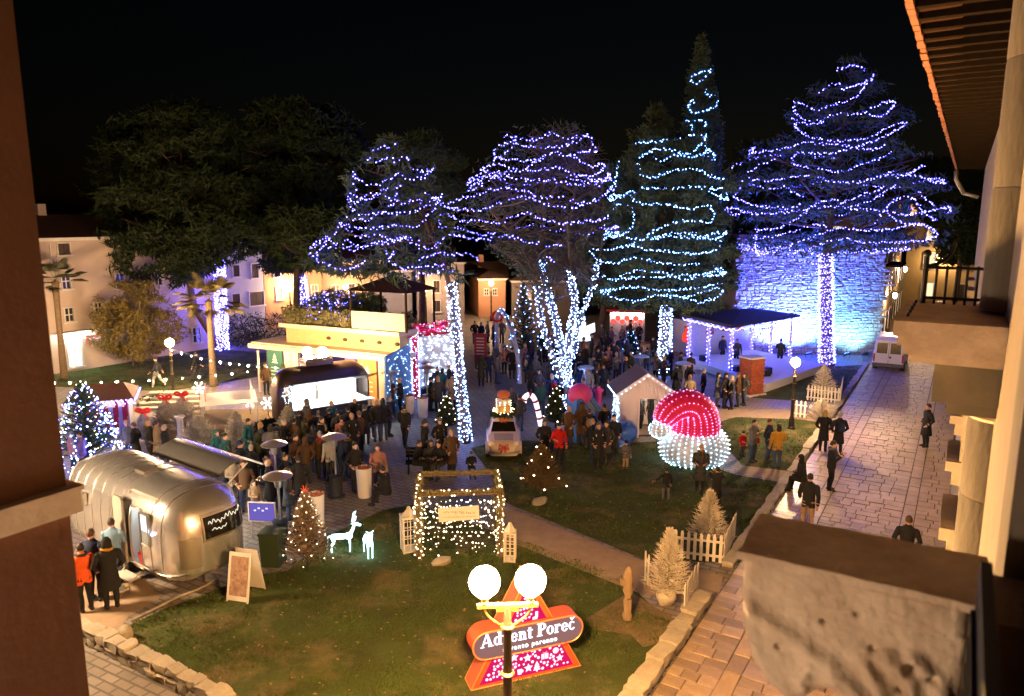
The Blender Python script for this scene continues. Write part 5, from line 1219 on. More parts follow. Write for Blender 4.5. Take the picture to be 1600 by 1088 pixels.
# ------------------------------------------------------------------ lit gift box and blue mesh wall
A, B = G(642, 626), G(724, 612); f = Fac(A, B); hz = f.xz(680, 524)[1]
gf = thing('gift_box', 'huge white light-covered gift box with red ribbon and pink bow', 'gift box', A, f.ang)
b = MB(); b.box((f.L / 2, f.L / 2, hz / 2), (f.L, f.L, hz)); b.build('box', M('gift_white', (.55, .60, .68), .8, var=.2, scale=4), gf)
pts = []; rr_ = random.Random(2)
for _ in range(420): pts.append((rr_.uniform(0, f.L), -.06, rr_.uniform(.1, hz)))
for _ in range(120): pts.append((-.06, rr_.uniform(0, f.L), rr_.uniform(.1, hz)))
for _ in range(90): pts.append((rr_.uniform(0, f.L), rr_.uniform(0, f.L), hz + .05))
bulbs(pts, .026, E('bulb_gift_white', (.75, .85, 1.0), 3.2), gf)
b = MB(); b.box((.28, -.02, hz / 2), (.42, .05, hz + .05)); b.box((f.L / 2, .25, hz + .02), (f.L + .05, .42, .05)); rb = b.build('ribbon', M('ribbon_red', (.65, .02, .05), .6), gf)
pts = [(.08 + .4 * (k % 2), -.07, .1 + hz * k / 60) for k in range(60)]; bulbs(pts, .026, m_bw, rb)
bw = MB(); c_ = Vector((f.L * .45, .4, hz + .1))
for sx in (-1, 1):
    bw.tube([c_ + Vector((sx * .75 * math.sin(k * .42) * (1 if k < 8 else 1), 0, .42 * math.sin(k * .84) * .5 + .55 * (1 - math.cos(k * .42)) * .5)) for k in range(8)], .08, 6)
    bw.tube(smoothline([c_, c_ + Vector((sx * .5, -.1, .35)), c_ + Vector((sx * 1.1, -.1, .55)), c_ + Vector((sx * .9, 0, .15)), c_]), .08, 6)
bw.ball(c_ + Vector((0, 0, .1)), .17, 8, 6); bo = bw.build('bow', M('bow_pink', (.7, .03, .12), .6), gf, smooth=True)
bulbs([c_ + Vector((rr_.uniform(-1.1, 1.1), -.12, rr_.uniform(.05, .6))) for _ in range(60)], .026, m_bred, bo)
A, B = G(604, 654), G(642, 628); f2 = Fac(A, B); h2 = f2.xz(622, 547)[1]
ms = thing('mesh_screen', 'blue lit mesh screen between the cafe and the gift box', 'screen', A, f2.ang)
b = MB(); b.box((f2.L / 2, 0, h2 / 2), (f2.L, .08, h2)); b.build('sheet', M('blue_sheet', (.10, .28, .62), .7, var=.4, scale=2.5), ms)
bulbs([(R.uniform(0, f2.L), -.07, R.uniform(.2, h2)) for _ in range(90)], .024, m_bcyan, ms)
p_ = G(622, 648); 
# ------------------------------------------------------------------ food trailer
A, B = G(448, 676), G(582, 652); d_ = (B - A); Lf = d_.length; mid = (A + B) / 2
ft = thing('food_trailer', 'dark rounded food trailer with a brightly lit serving hatch', 'trailer', mid + Vector((-d_.y, d_.x, 0)).normalized() * .95, math.atan2(d_.y, d_.x))
m_ftr = M('dark_bronze_roof', (.16, .11, .10), .28, metal=.8, var=.2, scale=2); hl = Lf / 2 + .15
P = []; F = []
xs2 = [hl * q for q in (-1, -.99, -.95, -.88, -.78, -.65, -.4, 0, .4, .65, .78, .88, .95, .99, 1)]
for x in xs2:
    e = 1.0 if abs(x) < hl * .6 else max(0, 1 - ((abs(x) - hl * .6) / (hl * .4)) ** 2.4) ** .5
    w = .95 * (.35 + .65 * e); top = 1.5 + 1.2 * (.2 + .8 * e)
    L = [(w, .45), (w, 1.0), (w * .99, 1.5), (w * .95, 1.5 + (top - 1.5) * .45), (w * .8, 1.5 + (top - 1.5) * .75), (w * .5, 1.5 + (top - 1.5) * .95), (w * .15, top)]
    P += [(x, -y, z) for y, z in L] + [(x, y, z) for y, z in reversed(L)]
n_ = 14
for i in range(len(xs2) - 1):
    for j in range(n_ - 1):
        if j in (1, 2) and 4 <= i <= 10: continue
        F.append((i * n_ + j, (i + 1) * n_ + j, (i + 1) * n_ + j + 1, i * n_ + j + 1))
    F.append((i * n_ + n_ - 1, (i + 1) * n_ + n_ - 1, (i + 1) * n_, i * n_))
F.append(tuple(range(n_))); F.append(tuple((len(xs2) - 1) * n_ + k for k in range(n_)))
b = MB(); b.add(P, F); b.build('body', m_ftr, ft, smooth=50)
b = MB(); x0, x1 = xs2[4], xs2[11]; b.box(((x0 + x1) / 2, .5, 1.5), (x1 - x0, .04, 1.3)); b.box(((x0 + x1) / 2, -.2, .95), (x1 - x0, 1.3, .04)); b.build('interior', m_int, ft)
b = MB(); b.box(((x0 + x1) / 2, -.1, 1.98), (x1 - x0 - .3, .5, .03)); b.build('light_panel', E('hatch_light', (.80, .95, 1.0), 22), ft)
b = MB(); b.add([(x0 - .1, -.93, 2.02), (x1 + .1, -.93, 2.02), (x1 + .1, -1.75, 2.32), (x0 - .1, -1.75, 2.32), (x0 - .1, -.93, 1.98), (x1 + .1, -.93, 1.98), (x1 + .1, -1.75, 2.28), (x0 - .1, -1.75, 2.28)], [(0, 1, 2, 3), (7, 6, 5, 4), (0, 4, 5, 1), (1, 5, 6, 2), (2, 6, 7, 3), (3, 7, 4, 0)]); b.build('awning', m_ftr, ft)
b = MB(); b.box(((x0 + x1) / 2, -1.12, 1.0), (x1 - x0 + .2, .4, .05)); b.build('counter', M('counter_white', (.7, .7, .72), .4), ft)
b = MB(); rr_ = random.Random(5)
for k in range(20): b.box((rr_.uniform(x0 + .2, x1 - .2), .44, rr_.uniform(1.1, 1.9)), (rr_.uniform(.1, .3), .05, rr_.uniform(.08, .25)))
b.build('shelf_goods', M('shelf_goods', (.25, .42, .40), .5, var=.5, scale=6), ft, kind='stuff')
b = MB(); b.box((-.2, 0, 2.86), (1.3, .8, .25)); b.box((-.2, 0, 3.02), (1.1, .6, .08)); b.build('roof_vent', m_ftr, ft)
for x in (-.6, .6):
    for y in (-.8, .8): b = MB(); b.tube([(x, y - .1, .3), (x, y + .1, .3)], .3, 14); b.build('wheel', m_rub, ft)
pts = []
for k in range(130): a_ = R.uniform(0, 6.28); r_ = .45 * math.sqrt(R.random()); pts.append((x0 - .15 + r_ * math.cos(a_), -1.25 - .1 * R.random(), 1.75 + r_ * math.sin(a_)))
wr = bulbs(pts, .022, m_bcyan, ft, 'light_wreath')
# ------------------------------------------------------------------ hut
A, B = G(968, 684), G(1046, 683); f = Fac(A, B); L = f.L; wh = f.xz(968, 612)[1]; 
ht_ = thing('market_hut', 'small pale pink wooden hut with dark gabled roof and open door', 'hut', A, f.ang)
m_hutp = M('pale_pink_boards', (.84, .76, .72), .7, var=.06, scale=3, stretch=(8, 8, .4)); D = L * .8; ap = wh + .75
def gable(y0, y1): return None
dw = .30 * L; dx0 = L * .36; dx1 = dx0 + .36 * L; dh = wh * .86
n_b = 18
for k in range(n_b):
    xa, xb = L * k / n_b, L * (k + 1) / n_b; xm = (xa + xb) / 2; zt = wh + (ap - wh) * (1 - abs(xm - L / 2) / (L / 2))
    zb = dh if dx0 - .01 <= xa and xb <= dx1 + .01 else 0.05
    b = MB(); b.prism([(xa + .004, zb), (xb - .004, zb), (xb - .004, wh + (ap - wh) * (1 - abs(xb - L / 2) / (L / 2))), (xa + .004, wh + (ap - wh) * (1 - abs(xa - L / 2) / (L / 2)))], 0, .05); b.build('front_board', m_hutp, ht_)
b = MB(); b.box((.03, D / 2, wh / 2), (.05, D, wh)); b.box((L - .03, D / 2, wh / 2), (.05, D, wh)); b.box((L / 2, D, wh / 2), (L - .1, .05, wh)); b.build('side_wall', m_hutp, ht_)
b = MB(); b.box((L / 2, D / 2, .06), (L - .1, D - .1, .08)); b.build('floor', m_frwood, ht_)
m_shingle = M('dark_shingles', (.10, .055, .045), .8, var=.4, scale=8, bump=.4)
for sx in (-1, 1):
    b = MB(); o = .22; xo = L / 2 + sx * (L / 2 + o); zo = wh - (ap - wh) * o / (L / 2)
    b.add([(L / 2, -.25, ap + .02), (L / 2, D + .2, ap + .02), (xo, D + .2, zo + .02), (xo, -.25, zo + .02), (L / 2, -.25, ap + .08), (L / 2, D + .2, ap + .08), (xo, D + .2, zo + .08), (xo, -.25, zo + .08)], [(0, 1, 2, 3), (7, 6, 5, 4), (0, 4, 5, 1), (1, 5, 6, 2), (2, 6, 7, 3), (3, 7, 4, 0)]); rf = b.build('roof_slope', m_shingle, ht_)
    b = MB(); b.add([(L / 2, -.28, ap + .1), (xo, -.28, zo + .1), (xo, -.28, zo - .08), (L / 2, -.28, ap - .08), (L / 2, -.25, ap + .1), (xo, -.25, zo + .1), (xo, -.25, zo - .08), (L / 2, -.25, ap - .08)], [(0, 1, 2, 3), (7, 6, 5, 4), (0, 4, 5, 1), (1, 5, 6, 2), (2, 6, 7, 3), (3, 7, 4, 0)]); b.build('barge_board', m_hutp, rf)
b = MB(); 
for x in (dx0, dx1): b.box((x, -.02, dh / 2), (.09, .06, dh))
b.box(((dx0 + dx1) / 2, -.02, dh), (dx1 - dx0 + .09, .06, .09)); b.build('door_frame', m_hutp, ht_)
b = MB(); b.box((dx1 - .02, -.30, dh / 2), (.04, .55, dh - .1), .25); b.build('door_leaf', M('door_pale', (.52, .45, .45), .7), ht_)
b = MB(); b.box((L / 2, D * .5, wh - .1), (.4, .1, .05)); b.build('ceiling_lamp', E('hut_lamp', (1, .82, .62), 90), ht_)
pts = [(L / 2 + s_ * (L / 2 + .22) * k / 14, -.42, ap + .02 - (ap - zo) * k / 14) for k in range(0, 15, 2) for s_ in (-1, 1)] + [(-.22, -.2 + (D + .4) * k / 20, zo - .02) for k in range(21)] + [(-.03, R.uniform(0, D), R.uniform(.3, wh)) for _ in range(70)]  # front barge-board bulbs added to brighten the hut front
bulbs(pts, .028, m_bcyan, ht_, 'light_string')
# inflatable style slide left of the hut
p = G(955, 700); t = thing('play_slide', 'blue play slide descending left of the pink hut', 'slide', p, .4)
m_slb = M('slide_blue', (.05, .16, .55), .4); b = MB(); b.tube(smoothline([(-.9, 1.2, 1.9), (-.5, .8, 1.2), (0, .2, .4), (.3, -.2, .1)]), .12, 8); b.tube(smoothline([(-.3, 1.4, 1.9), (.1, 1.0, 1.2), (.6, .4, .4), (.9, 0, .1)]), .12, 8); b.build('side_tube', m_slb, t, smooth=True)
b = MB(); b.add([(-.9, 1.2, 1.8), (-.3, 1.4, 1.8), (.6, .4, .3), (0, .2, .3), (.9, 0, .05), (.3, -.2, .05)], [(0, 1, 2, 3), (3, 2, 4, 5)]); b.build('chute', M('slide_pale', (.35, .5, .75), .4), t)
b = MB(); b.box((-.7, 1.5, .95), (.9, .5, 1.9), .3); b.build('tower', m_slb, t); b = MB(); b.ball((-.7, 1.5, 2.0), (.55, .45, .5), 14, 8); b.build('canopy', M('slide_pink', (.62, .06, .30), .5), t, smooth=True)
p = G(977, 690); t = thing('blue_sack', 'rounded bright blue bundle beside the hut corner', 'bag', p); b = MB(); b.ball((0, 0, .42), (.5, .45, .45), 14, 10); b.build('bundle', m_slb, t, smooth=True); b = MB(); b.ball((.1, -.1, .82), (.18, .18, .1), 10, 6); b.build('knot', m_slb, t, smooth=True)
# ------------------------------------------------------------------ stage, booth
cs = [G(1066, 570), G(1196, 615), G(1288, 582), G(1172, 557)]
st = thing('stage', 'white raised stage under a dark canopy hung with lights', 'stage', cs[0])
q = [c_ - cs[0] for c_ in cs]; m_stw = M('stage_white', (.62, .60, .62), .7, var=.1)
b = MB(); b.slab([(a_.x, a_.y) for a_ in q][::-1], .06, .5); b.build('platform', m_stw, st)
def qi(a_, c_): return q[0].lerp(q[1], a_).lerp(q[3].lerp(q[2], a_), c_)
posts = [qi(a_, c_) for a_, c_ in ((.04, .04), (.31, .03), (.58, .04), (.04, .96), (.31, .97), (.58, .96))]
ztop = 3.15
for p in posts: b = MB(); b.box((p.x, p.y, (ztop + .5) / 2), (.12, .12, ztop - .5)); b.build('post', m_stw, st)
b = MB(); cc = qi(.3, .5); e = [qi(-.03, -.03), qi(.63, -.03), qi(.63, 1.03), qi(-.03, 1.03)]
m_cano = M('dark_canopy', (.035, .03, .035), .75, var=.2)
b.add([(a_.x, a_.y, ztop) for a_ in e] + [(a_.x, a_.y, ztop + .16) for a_ in e] + [(cc.x, cc.y, ztop + .55)], [(3, 2, 1, 0), (0, 1, 5, 4), (1, 2, 6, 5), (2, 3, 7, 6), (3, 0, 4, 7), (4, 5, 8), (5, 6, 8), (6, 7, 8), (7, 4, 8)]); b.build('canopy', m_cano, st)
pts = []
for p in posts:
    for k in range(34): a_ = k * 1.9; pts.append((p.x + .11 * math.cos(a_), p.y + .11 * math.sin(a_), .6 + 2.5 * k / 34))
for a_, c_ in ((.06, .08), (.94, .08)): pass
for k in range(60): w_ = qi(.63 * k / 60, -.02); pts.append((w_.x, w_.y, ztop - .08 - .12 * abs(math.sin(k * .5))))
for k in range(50): w_ = qi(.62, k / 50); pts.append((w_.x, w_.y, ztop - .08 - .12 * abs(math.sin(k * .5))))
bulbs(pts, .032, m_bv, st)
b = MB(); a_, c_ = qi(.03, .05), qi(.03, .95); ang_ = math.atan2(c_.y - a_.y, c_.x - a_.x); b.box(((a_.x + c_.x) / 2, (a_.y + c_.y) / 2, 1.7), ((c_ - a_).length, .05, 2.4), ang_); b.build('backdrop', M('stage_backdrop', (.42, .44, .55), .8, var=.2), st)
b = MB()
for k in (.3, .55, .8):
    w_ = a_.lerp(c_, k); 
    for s_ in (-1, 1): b.tube([(w_.x, w_.y - .1, 2.1), (w_.x + s_ * .3, w_.y - .1, 2.3), (w_.x + s_ * .3, w_.y - .1, 1.95), (w_.x, w_.y - .1, 2.1)], .06, 5)
b.build('red_bows', M('bow_red', (.55, .1, .06), .6), st)
for k in (.25, .75): w_ = qi(.32, k); b = MB(); b.box((w_.x, w_.y, ztop - .08), (.9, .2, .06), ang_); b.build('stage_light', E('stage_light', (.66, .62, 1.0), 12), st)
for k in range(3): w_ = q[0]; b = MB(); b.box((w_.x - .35 - .32 * k + 1.2, w_.y - .9 - .25 * k, .09 + .125 * (2 - k)), (1.2, .34, .25 * (1) if k == 2 else .25), 0); b.build('step', m_stw, st)
b = MB()
for (a_, c_) in ((.2, .1), (.62, .1), (.85, .2)): w_ = qi(a_, c_); b.box((w_.x, w_.y, .68), (.5, .4, .35), .4)
b.build('monitor_speakers', m_rub, st)
p = G(1172, 616); bt = thing('brick_booth', 'red brick-clad booth at the near stage corner', 'booth', p, .5)
m_brick = M('brick_red', (.38, .09, .05), .8, var=.35, scale=3, obj_rand=.25)
b = MB(); b.box((0, 0, 1.0), (.94, .84, 2.0)); b.build('core', m_joint, bt)
bm_ = None
for side, (ox, oy, rz_, wd_) in enumerate(((0, -.435, 0, 5), (.485, 0, math.pi / 2, 4), (-.485, 0, -math.pi / 2, 4))):
    for r_ in range(16):
        for k in range(wd_):
            if bm_ is None: b = MB(); b.box((0, 0, 0), (.18, .03, .105)); o = b.build('brick', m_brick, bt); bm_ = o.data
            else: o = link('brick', bm_, bt)
            lx = (k - (wd_ - 1) / 2) * .192 + (.04 if r_ % 2 else -.04); o.location = (ox + lx * math.cos(rz_), oy + lx * math.sin(rz_), .1 + .12 * r_); o.rotation_euler.z = rz_
b = MB(); b.box((0, 0, 2.04), (1.06, .96, .08)); b.build('cap', m_stw, bt); b = MB(); b.box((0, 0, .04), (1.25, 1.1, .08)); b.build('base', m_stw, bt)
p = G(1196, 598); t = thing('speaker_box', 'black loudspeaker box right of the brick booth', 'speaker', p, .5); b = MB(); b.box((0, 0, .45), (.5, .45, .9)); b.build('cabinet', m_rub, t); b = MB(); b.lathe([(.18, 0), (.12, -.03)], (0, 0, 0), 14); o = b.build('cone', m_hbase, t); o.rotation_euler = (math.pi / 2, 0, 0); o.location = (0, -.23, .5)
A, B = G(1048, 548), G(1088, 556); f = Fac(A, B); t = thing('white_kiosk', 'white kiosk wall with a red figure panel left of the stage', 'kiosk', A, f.ang); h_ = f.xz(1066, 500)[1]
b = MB(); b.box((f.L / 2, 1, h_ / 2), (f.L, 2, h_)); b.build('wall', m_stw, t); b = MB(); b.box((f.L * .68, -.03, h_ * .58), (f.L * .3, .04, h_ * .5)); b.build('opening', m_rub, t); b = MB(); b.lathe([(.1, 0), (.3, .1), (.32, .5), (.14, .75), (.16, .95), (.02, 1.15)], (f.L * .68, -.2, h_ * .36), 10); b.build('red_ornament', E('red_ornament', (.8, .05, .03), .4), t, smooth=True)
# ------------------------------------------------------------------ little car with a decorated roof
def small_car(label, base, rz, paint, deco=False, sc=1.0):
    t = thing('small_car', label, 'car', base, rz)
    S = [(-1.45, .52, .44, .40), (-1.40, .66, .56, .50), (-1.25, .80, .62, .58), (-.95, .89, .65, .62), (-.62, .95, .66, .62), (-.22, 1.32, .67, .50), (.1, 1.42, .67, .50), (.6, 1.40, .67, .50), (1.0, 1.18, .66, .50), (1.3, .86, .60, .52), (1.42, .55, .48, .42)]
    P = []; F = []
    for y, top, w, cw in S:
        belt = min(top - .04, .86)
        L = [(w * .9, .24), (w, .36), (w * 1.02, .6), (w * .98, belt), (cw * 1.02, (belt + top * 2) / 3), (cw * .8, top - .01), (cw * .3, top)]
        P += [(-x, y, z) for x, z in L] + [(x, y, z) for x, z in reversed(L)]
    n = 14
    for i in range(len(S) - 1):
        for j in range(n - 1): F.append((i * n + j, (i + 1) * n + j, (i + 1) * n + j + 1, i * n + j + 1))
        F.append((i * n + n - 1, (i + 1) * n + n - 1, (i + 1) * n, i * n))
    F += [tuple(range(n)), tuple((len(S) - 1) * n + k for k in range(n))]
    b = MB(); b.add(P, F); b.build('body', paint, t, smooth=50)
    b = MB(); b.add([(-.50, -.615, .985), (.50, -.615, .985), (.42, -.265, 1.30), (-.42, -.265, 1.30)], [(0, 1, 2, 3)]); b.build('windscreen', MATS['tinted_window'], t)
    for sx in (-1, 1):
        b = MB(); b.add([(sx * .672, -.35, .92), (sx * .672, .75, .92), (sx * .575, .6, 1.28), (sx * .575, -.1, 1.28)], [(0, 1, 2, 3)]); b.build('side_window', MATS['tinted_window'], t)
        b = MB(); b.ball((sx * .47, -1.33, .68), (.115, .07, .115), 12, 8); b.build('headlight', MATS['white_board'], t, smooth=True)
        for y in (-.88, .88):
            b = MB(); b.tube([(sx * .5, y, .28), (sx * .70, y, .28)], .28, 16); w_ = b.build('wheel', m_rub, t, smooth=40); b = MB(); b.tube([(sx * .69, y, .28), (sx * .715, y, .28)], .15, 12); b.build('hubcap', m_steel, w_, smooth=40)
            b = MB(); b.tube([(sx * .66, y + .36 * math.cos(k * .45), .28 + .36 * math.sin(k * .45)) for k in range(8)], .06, 6); b.build('mudguard', paint, t, smooth=True)
    b = MB(); b.tube(smoothline([(-.62, -1.40, .40), (-.3, -1.52, .38), (.3, -1.52, .38), (.62, -1.40, .40)]), .045, 8); b.build('bumper', m_steel, t, smooth=True)
    b = MB(); b.box((0, -1.0, .885), (.75, .5, .02), mat=Matrix.Rotation(.23, 3, 'X')); b.build('bonnet_panel', M('bonnet_grey', (.34, .30, .30), .4), t)
    t.scale = (sc, sc, sc)
    return t
m_carp = M('cream_car_paint', (.62, .50, .44), .35, var=.06, coat=.4)
cb = G(786, 722); cb = cb + Vector((0, 1.45, 0))
car = small_car('small cream vintage car with decorated roof on the lawn', cb, .02, m_carp, True)
rdk = M('bow_red', (.55, .1, .06), .6)
b = MB(); 
for sx in (-1, 1): b.tube([(0, -1.50, .62), (sx * .16, -1.54, .72), (sx * .2, -1.54, .54), (0, -1.50, .62)], .05, 6); b.tube([(0, -1.5, .62), (sx * .12, -1.55, .40)], .05, 6)
b.ball((0, -1.53, .62), .07, 8, 6); b.build('bonnet_bow', rdk, car, smooth=True)
b = MB()
for sx in (-1, 1): b.ball((sx * .07, -.3, 1.38), (.12, .06, .1), 10, 8)
b.build('roof_heart', M('heart_orange', (.6, .16, .06), .6), car, smooth=True)
p = cb; t = thing('roof_wreath', 'fir wreath with warm lights lying on the cream car roof', 'wreath', p + Vector((0, .15, 1.43)))
V = []; rr_ = random.Random(3)
for k in range(700):
    a_ = rr_.uniform(0, 6.28); q = Vector((.42 * math.cos(a_), .42 * math.sin(a_), .09)) ; d_ = Vector((rr_.gauss(0, 1), rr_.gauss(0, 1), rr_.gauss(.3, 1))).normalized(); a2 = d_.orthogonal() * .025; q += d_ * .05; V += [q - a2, q + a2, q + d_ * .14]
m_fir = M('fir_green', (.035, .055, .022), .85, var=.5, scale=5)
tri_obj('fir_sprigs', V, np.arange(len(V)).reshape(-1, 3), m_fir, t, kind='stuff')
bulbs([(.45 * math.cos(k * .37) * rr_.uniform(.6, 1.1), .45 * math.sin(k * .37) * rr_.uniform(.6, 1.1), .14 + rr_.uniform(0, .14)) for k in range(40)], .022, m_bwarm, t)
t = thing('gift_stack', 'stack of warm lit parcels topped by an orange cushion on the car roof', 'parcels', p + Vector((0, .15, 1.47)))
b = MB(); b.box((0, 0, .26), (.5, .5, .34), .2); b.build('parcel', M('parcel_gold', (.55, .33, .10), .6), t); b = MB(); b.box((.02, 0, .56), (.36, .36, .24), .6); b.build('parcel', M('parcel_cream', (.6, .5, .35), .6), t)
b = MB(); b.ball((0, 0, .86), (.27, .26, .2), 12, 8); b.build('cushion', M('heart_orange', (.6, .16, .06), .6), t, smooth=True)
bulbs([(.3 * math.cos(k * .7), .3 * math.sin(k * .7), .2 + .011 * k) for k in range(42)], .02, m_bwarm, t)
# candy cane
p = G(846, 672); t = thing('candy_cane', 'glowing red and white candy cane leaning beside the car', 'candy cane', p)
path = smoothline([(0, 0, 0), (-.1, 0, .6), (-.22, 0, 1.15), (-.34, 0, 1.5), (-.52, 0, 1.66), (-.72, 0, 1.58), (-.8, 0, 1.38), (-.76, 0, 1.18)], 3)
mw_ = E('cane_white', (.95, .85, 1.0), .5); mr_ = M('cane_red', (.60, .01, .04), .5)
seg = resample(path, .10)
for k in range(0, len(seg) - 1):
    b = MB(); b.tube([seg[k], seg[k + 1].lerp(seg[min(k + 2, len(seg) - 1)], .02)], .115 if k % 4 else .119, 12); b.build('stripe', mr_ if k % 4 == 1 else mw_, t, smooth=True)
# firs
def fir(label, base, h, r, seed, bulbs_n=0, bm_=None, mat=None):
    t = flocked_tree(label, base, h, r, seed, mat=mat or m_fir, name='fir_tree', nb=240, side=9, wsc=1.5)
    if bulbs_n: 
        rr_ = random.Random(seed); bulbs([((r * (1 - f_) ** .85 * .95 + .03) * math.cos(k * 2.4), (r * (1 - f_) ** .85 * .95 + .03) * math.sin(k * 2.4), h * f_ + .15) for k, f_ in enumerate([.08 + .85 * i / bulbs_n for i in range(bulbs_n)])], .026, bm_ or m_bwarm, t)
    return t
m_dryfir = M('dry_fir', (.12, .075, .03), .9, var=.5, scale=5)
fir('brownish bare fir with sparse warm bulbs on the lawn behind the light frame', G(846, 772), 1.75, .95, 31, 18, mat=m_dryfir)
fir('dark green fir beside the candy cane', G(868, 668), 1.9, .7, 32, 24)
fir('dark fir with small lights behind the bench sitters', G(698, 672), 1.6, .6, 33, 24)
fir('dark slim fir beside the cafe opening', G(446, 640), 2.3, .6, 34, 12, m_bw)
fir('tall dark fir at the plaza arch', G(818, 560), 5.2, 1.3, 35, 60, m_bw)
fir('dark fir among the crowd before the far red stall', G(985, 560), 2.0, .7, 36, 20, m_bw)
# ------------------------------------------------------------------ the left corner: stall, light tree, flocked trees, deck
A, B = G(118, 676), G(204, 668); f = Fac(A, B); sl = thing('market_stall', 'red and white market stall with brown roof trimmed with violet lights', 'stall', A, f.ang); h_ = f.xz(160, 632)[1] + .25; L = f.L
b = MB(); b.box((L / 2, 1.6, h_ / 2), (L, .06, h_)); b.box((.04, .8, h_ / 2), (.06, 1.6, h_)); b.box((L - .04, .8, h_ / 2), (.06, 1.6, h_)); b.box((L / 2, .03, .5), (L, .06, 1.0)); b.build('wall', m_stw, sl)
for k in range(6): b = MB(); b.box((L * (k + .5) / 6, -.01, .5), (L / 12, .03, .98)); b.build('red_stripe', M('stall_red', (.55, .03, .03), .6), sl)
b = MB(); b.box((L * .78, -.02, h_ * .68), (.12, .04, h_ * .6)); b.box((L * .95, -.02, h_ * .68), (.12, .04, h_ * .6)); b.build('red_post', MATS['stall_red'], sl)
b = MB(); b.add([(-.3, -.5, h_), (L + .3, -.5, h_), (L + .3, 2.0, h_ + .05), (-.3, 2.0, h_ + .05), (.2, .75, h_ + .55), (L - .2, .75, h_ + .55)], [(0, 1, 5, 4), (1, 2, 5), (2, 3, 4, 5), (3, 0, 4), (3, 2, 1, 0)]); b.build('roof', M('stall_roof', (.30, .15, .10), .8, var=.3), sl)
bulbs([(-.3 + (L + .6) * k / 44, -.54, h_ - .02 - .08 * (k % 3)) for k in range(45)] + [(L + .34, -.5 + 2.5 * k / 20, h_ - .05) for k in range(21)], .034, m_bv, sl)
b = MB(); b.box((L / 2, .6, h_ - .12), (1.6, .15, .04)); b.build('stall_light', E('stall_light', (1, .8, .6), 12), sl)
p = G(140, 730); lt = fir('wide fir tree smothered in white and violet lights beside the trailer roof', p, 3.3, 1.65, 41)
rr_ = random.Random(6); pts = []; pv = []; pg_ = []
for k in range(430):
    f_ = 1 - math.sqrt(rr_.random()); th = rr_.uniform(0, 6.28); r_ = 1.65 * (1 - f_) ** .85 * rr_.uniform(.8, 1.0); (pts if k % 3 == 0 else pv if k % 3 == 1 else pg_).append((r_ * math.cos(th), r_ * math.sin(th), 3.3 * f_ + .25))
bulbs(pts, .03, m_bw, lt); bulbs(pv, .03, m_bv, lt); bulbs(pg_, .028, E('bulb_warm_green', (.9, 1.0, .55), 6), lt)
def red_bow(label, pos, s=.3):
    t = thing('red_bow', label, 'bow', pos); b = MB()
    for sx in (-1, 1): b.tube(smoothline([(0, 0, 0), (sx * s * .6, 0, s * .55), (sx * s * 1.1, -.02, s * .2), (sx * s * .5, 0, -.1 * s), (0, 0, 0)]), s * .2, 6); b.tube([(0, 0, 0), (sx * s * .5, -.03, -s * .9)], s * .16, 6)
    b.build('loops', M('bow_bright_red', (.75, .03, .02), .5), t, smooth=True); b = MB(); b.ball((0, -.05, 0), s * .24, 8, 6); b.build('knot', MATS['bow_bright_red'], t, smooth=True)
for k, (u, v, hh, rr2, lab, bow) in enumerate([(262, 672, 1.35, .75, 'frosted grey fir, leftmost of the row behind the trailer', 1), (288, 672, 1.5, .85, 'frosted grey fir right behind the small white column', 1), (312, 700, 1.35, .85, 'frosted round fir right of the small white column', 0),
        (371, 700, 1.55, .62, 'frosted pointed fir in front of the white deck', 0), (228, 690, 1.2, .6, 'frosted fir below the leftmost red bow', 1), (452, 688, 1.5, .7, 'frosted fir at the left end of the food trailer', 0), (432, 706, 1.0, .6, 'low frosted fir left of the food trailer queue', 0)]):
    p = G(u, v); flocked_tree(lab, p, hh, rr2, 50 + k, mat=M('frosted_grey', (.58, .54, .49), .9, var=.4, scale=5, col2=(.36, .33, .28)), name='frosted_fir', nb=260, low=.06, wsc=2.0)
    if bow: red_bow(['red bow on top of the leftmost frosted fir', 'red bow on top of the fir behind the small column', '', '', 'red bow nearest the light-covered fir tree'][k], p + Vector((0, 0, hh + .12)))
p = G(283, 684); t = thing('stone_column', 'small white plaster column between the frosted firs', 'column', p); b = MB(); b.lathe([(.2, 0), (.2, .08), (.14, .12), (.12, .8), (.16, .86), (.22, .92), (.22, .98)], (0, 0, 0), 14); b.build('shaft', m_stw, t, smooth=35)
A = G(318, 668); dk = thing('white_deck', 'white wooden deck platform with rails behind the frosted firs', 'platform', A, .38)
for k in range(9): b = MB(); b.box((1.15, .15 + .3 * k, .95), (2.5, .285, .05)); b.build('plank', m_stw, dk)
for x in (0, 2.3):
    for y in (.1, 2.6): b = MB(); b.box((x, y, .46), (.12, .12, .92)); b.build('leg', m_stw, dk)
for x, c_ in ((.15, M('rail_pink', (.6, .25, .22), .6)), (2.2, m_stw)):
    b = MB(); b.box((x, 1.5, 1.3), (.05, 1.9, .5)); b.build('rail_panel', c_, dk)
def snowflake(label, pos, s=.34):
    t = thing('snowflake_light', label, 'snowflake', pos); b = MB()
    for k in range(6):
        a_ = k * math.pi / 3; d_ = Vector((math.cos(a_), 0, math.sin(a_))); b.tube([(0, 0, 0), d_ * s], .025, 5)
        for w_ in (-1, 1): e_ = Vector((math.cos(a_ + w_ * .7), 0, math.sin(a_ + w_ * .7))); b.tube([d_ * s * .6, d_ * s * .6 + e_ * s * .3], .018, 5)
    b.build('spokes', E('snowflake_glow', (1, .93, .85), 1.6), t); b = MB(); b.tube([(0, 0, -s), (0, 0, -pos[2])], .02, 5); b.build('stake', m_wire, t)
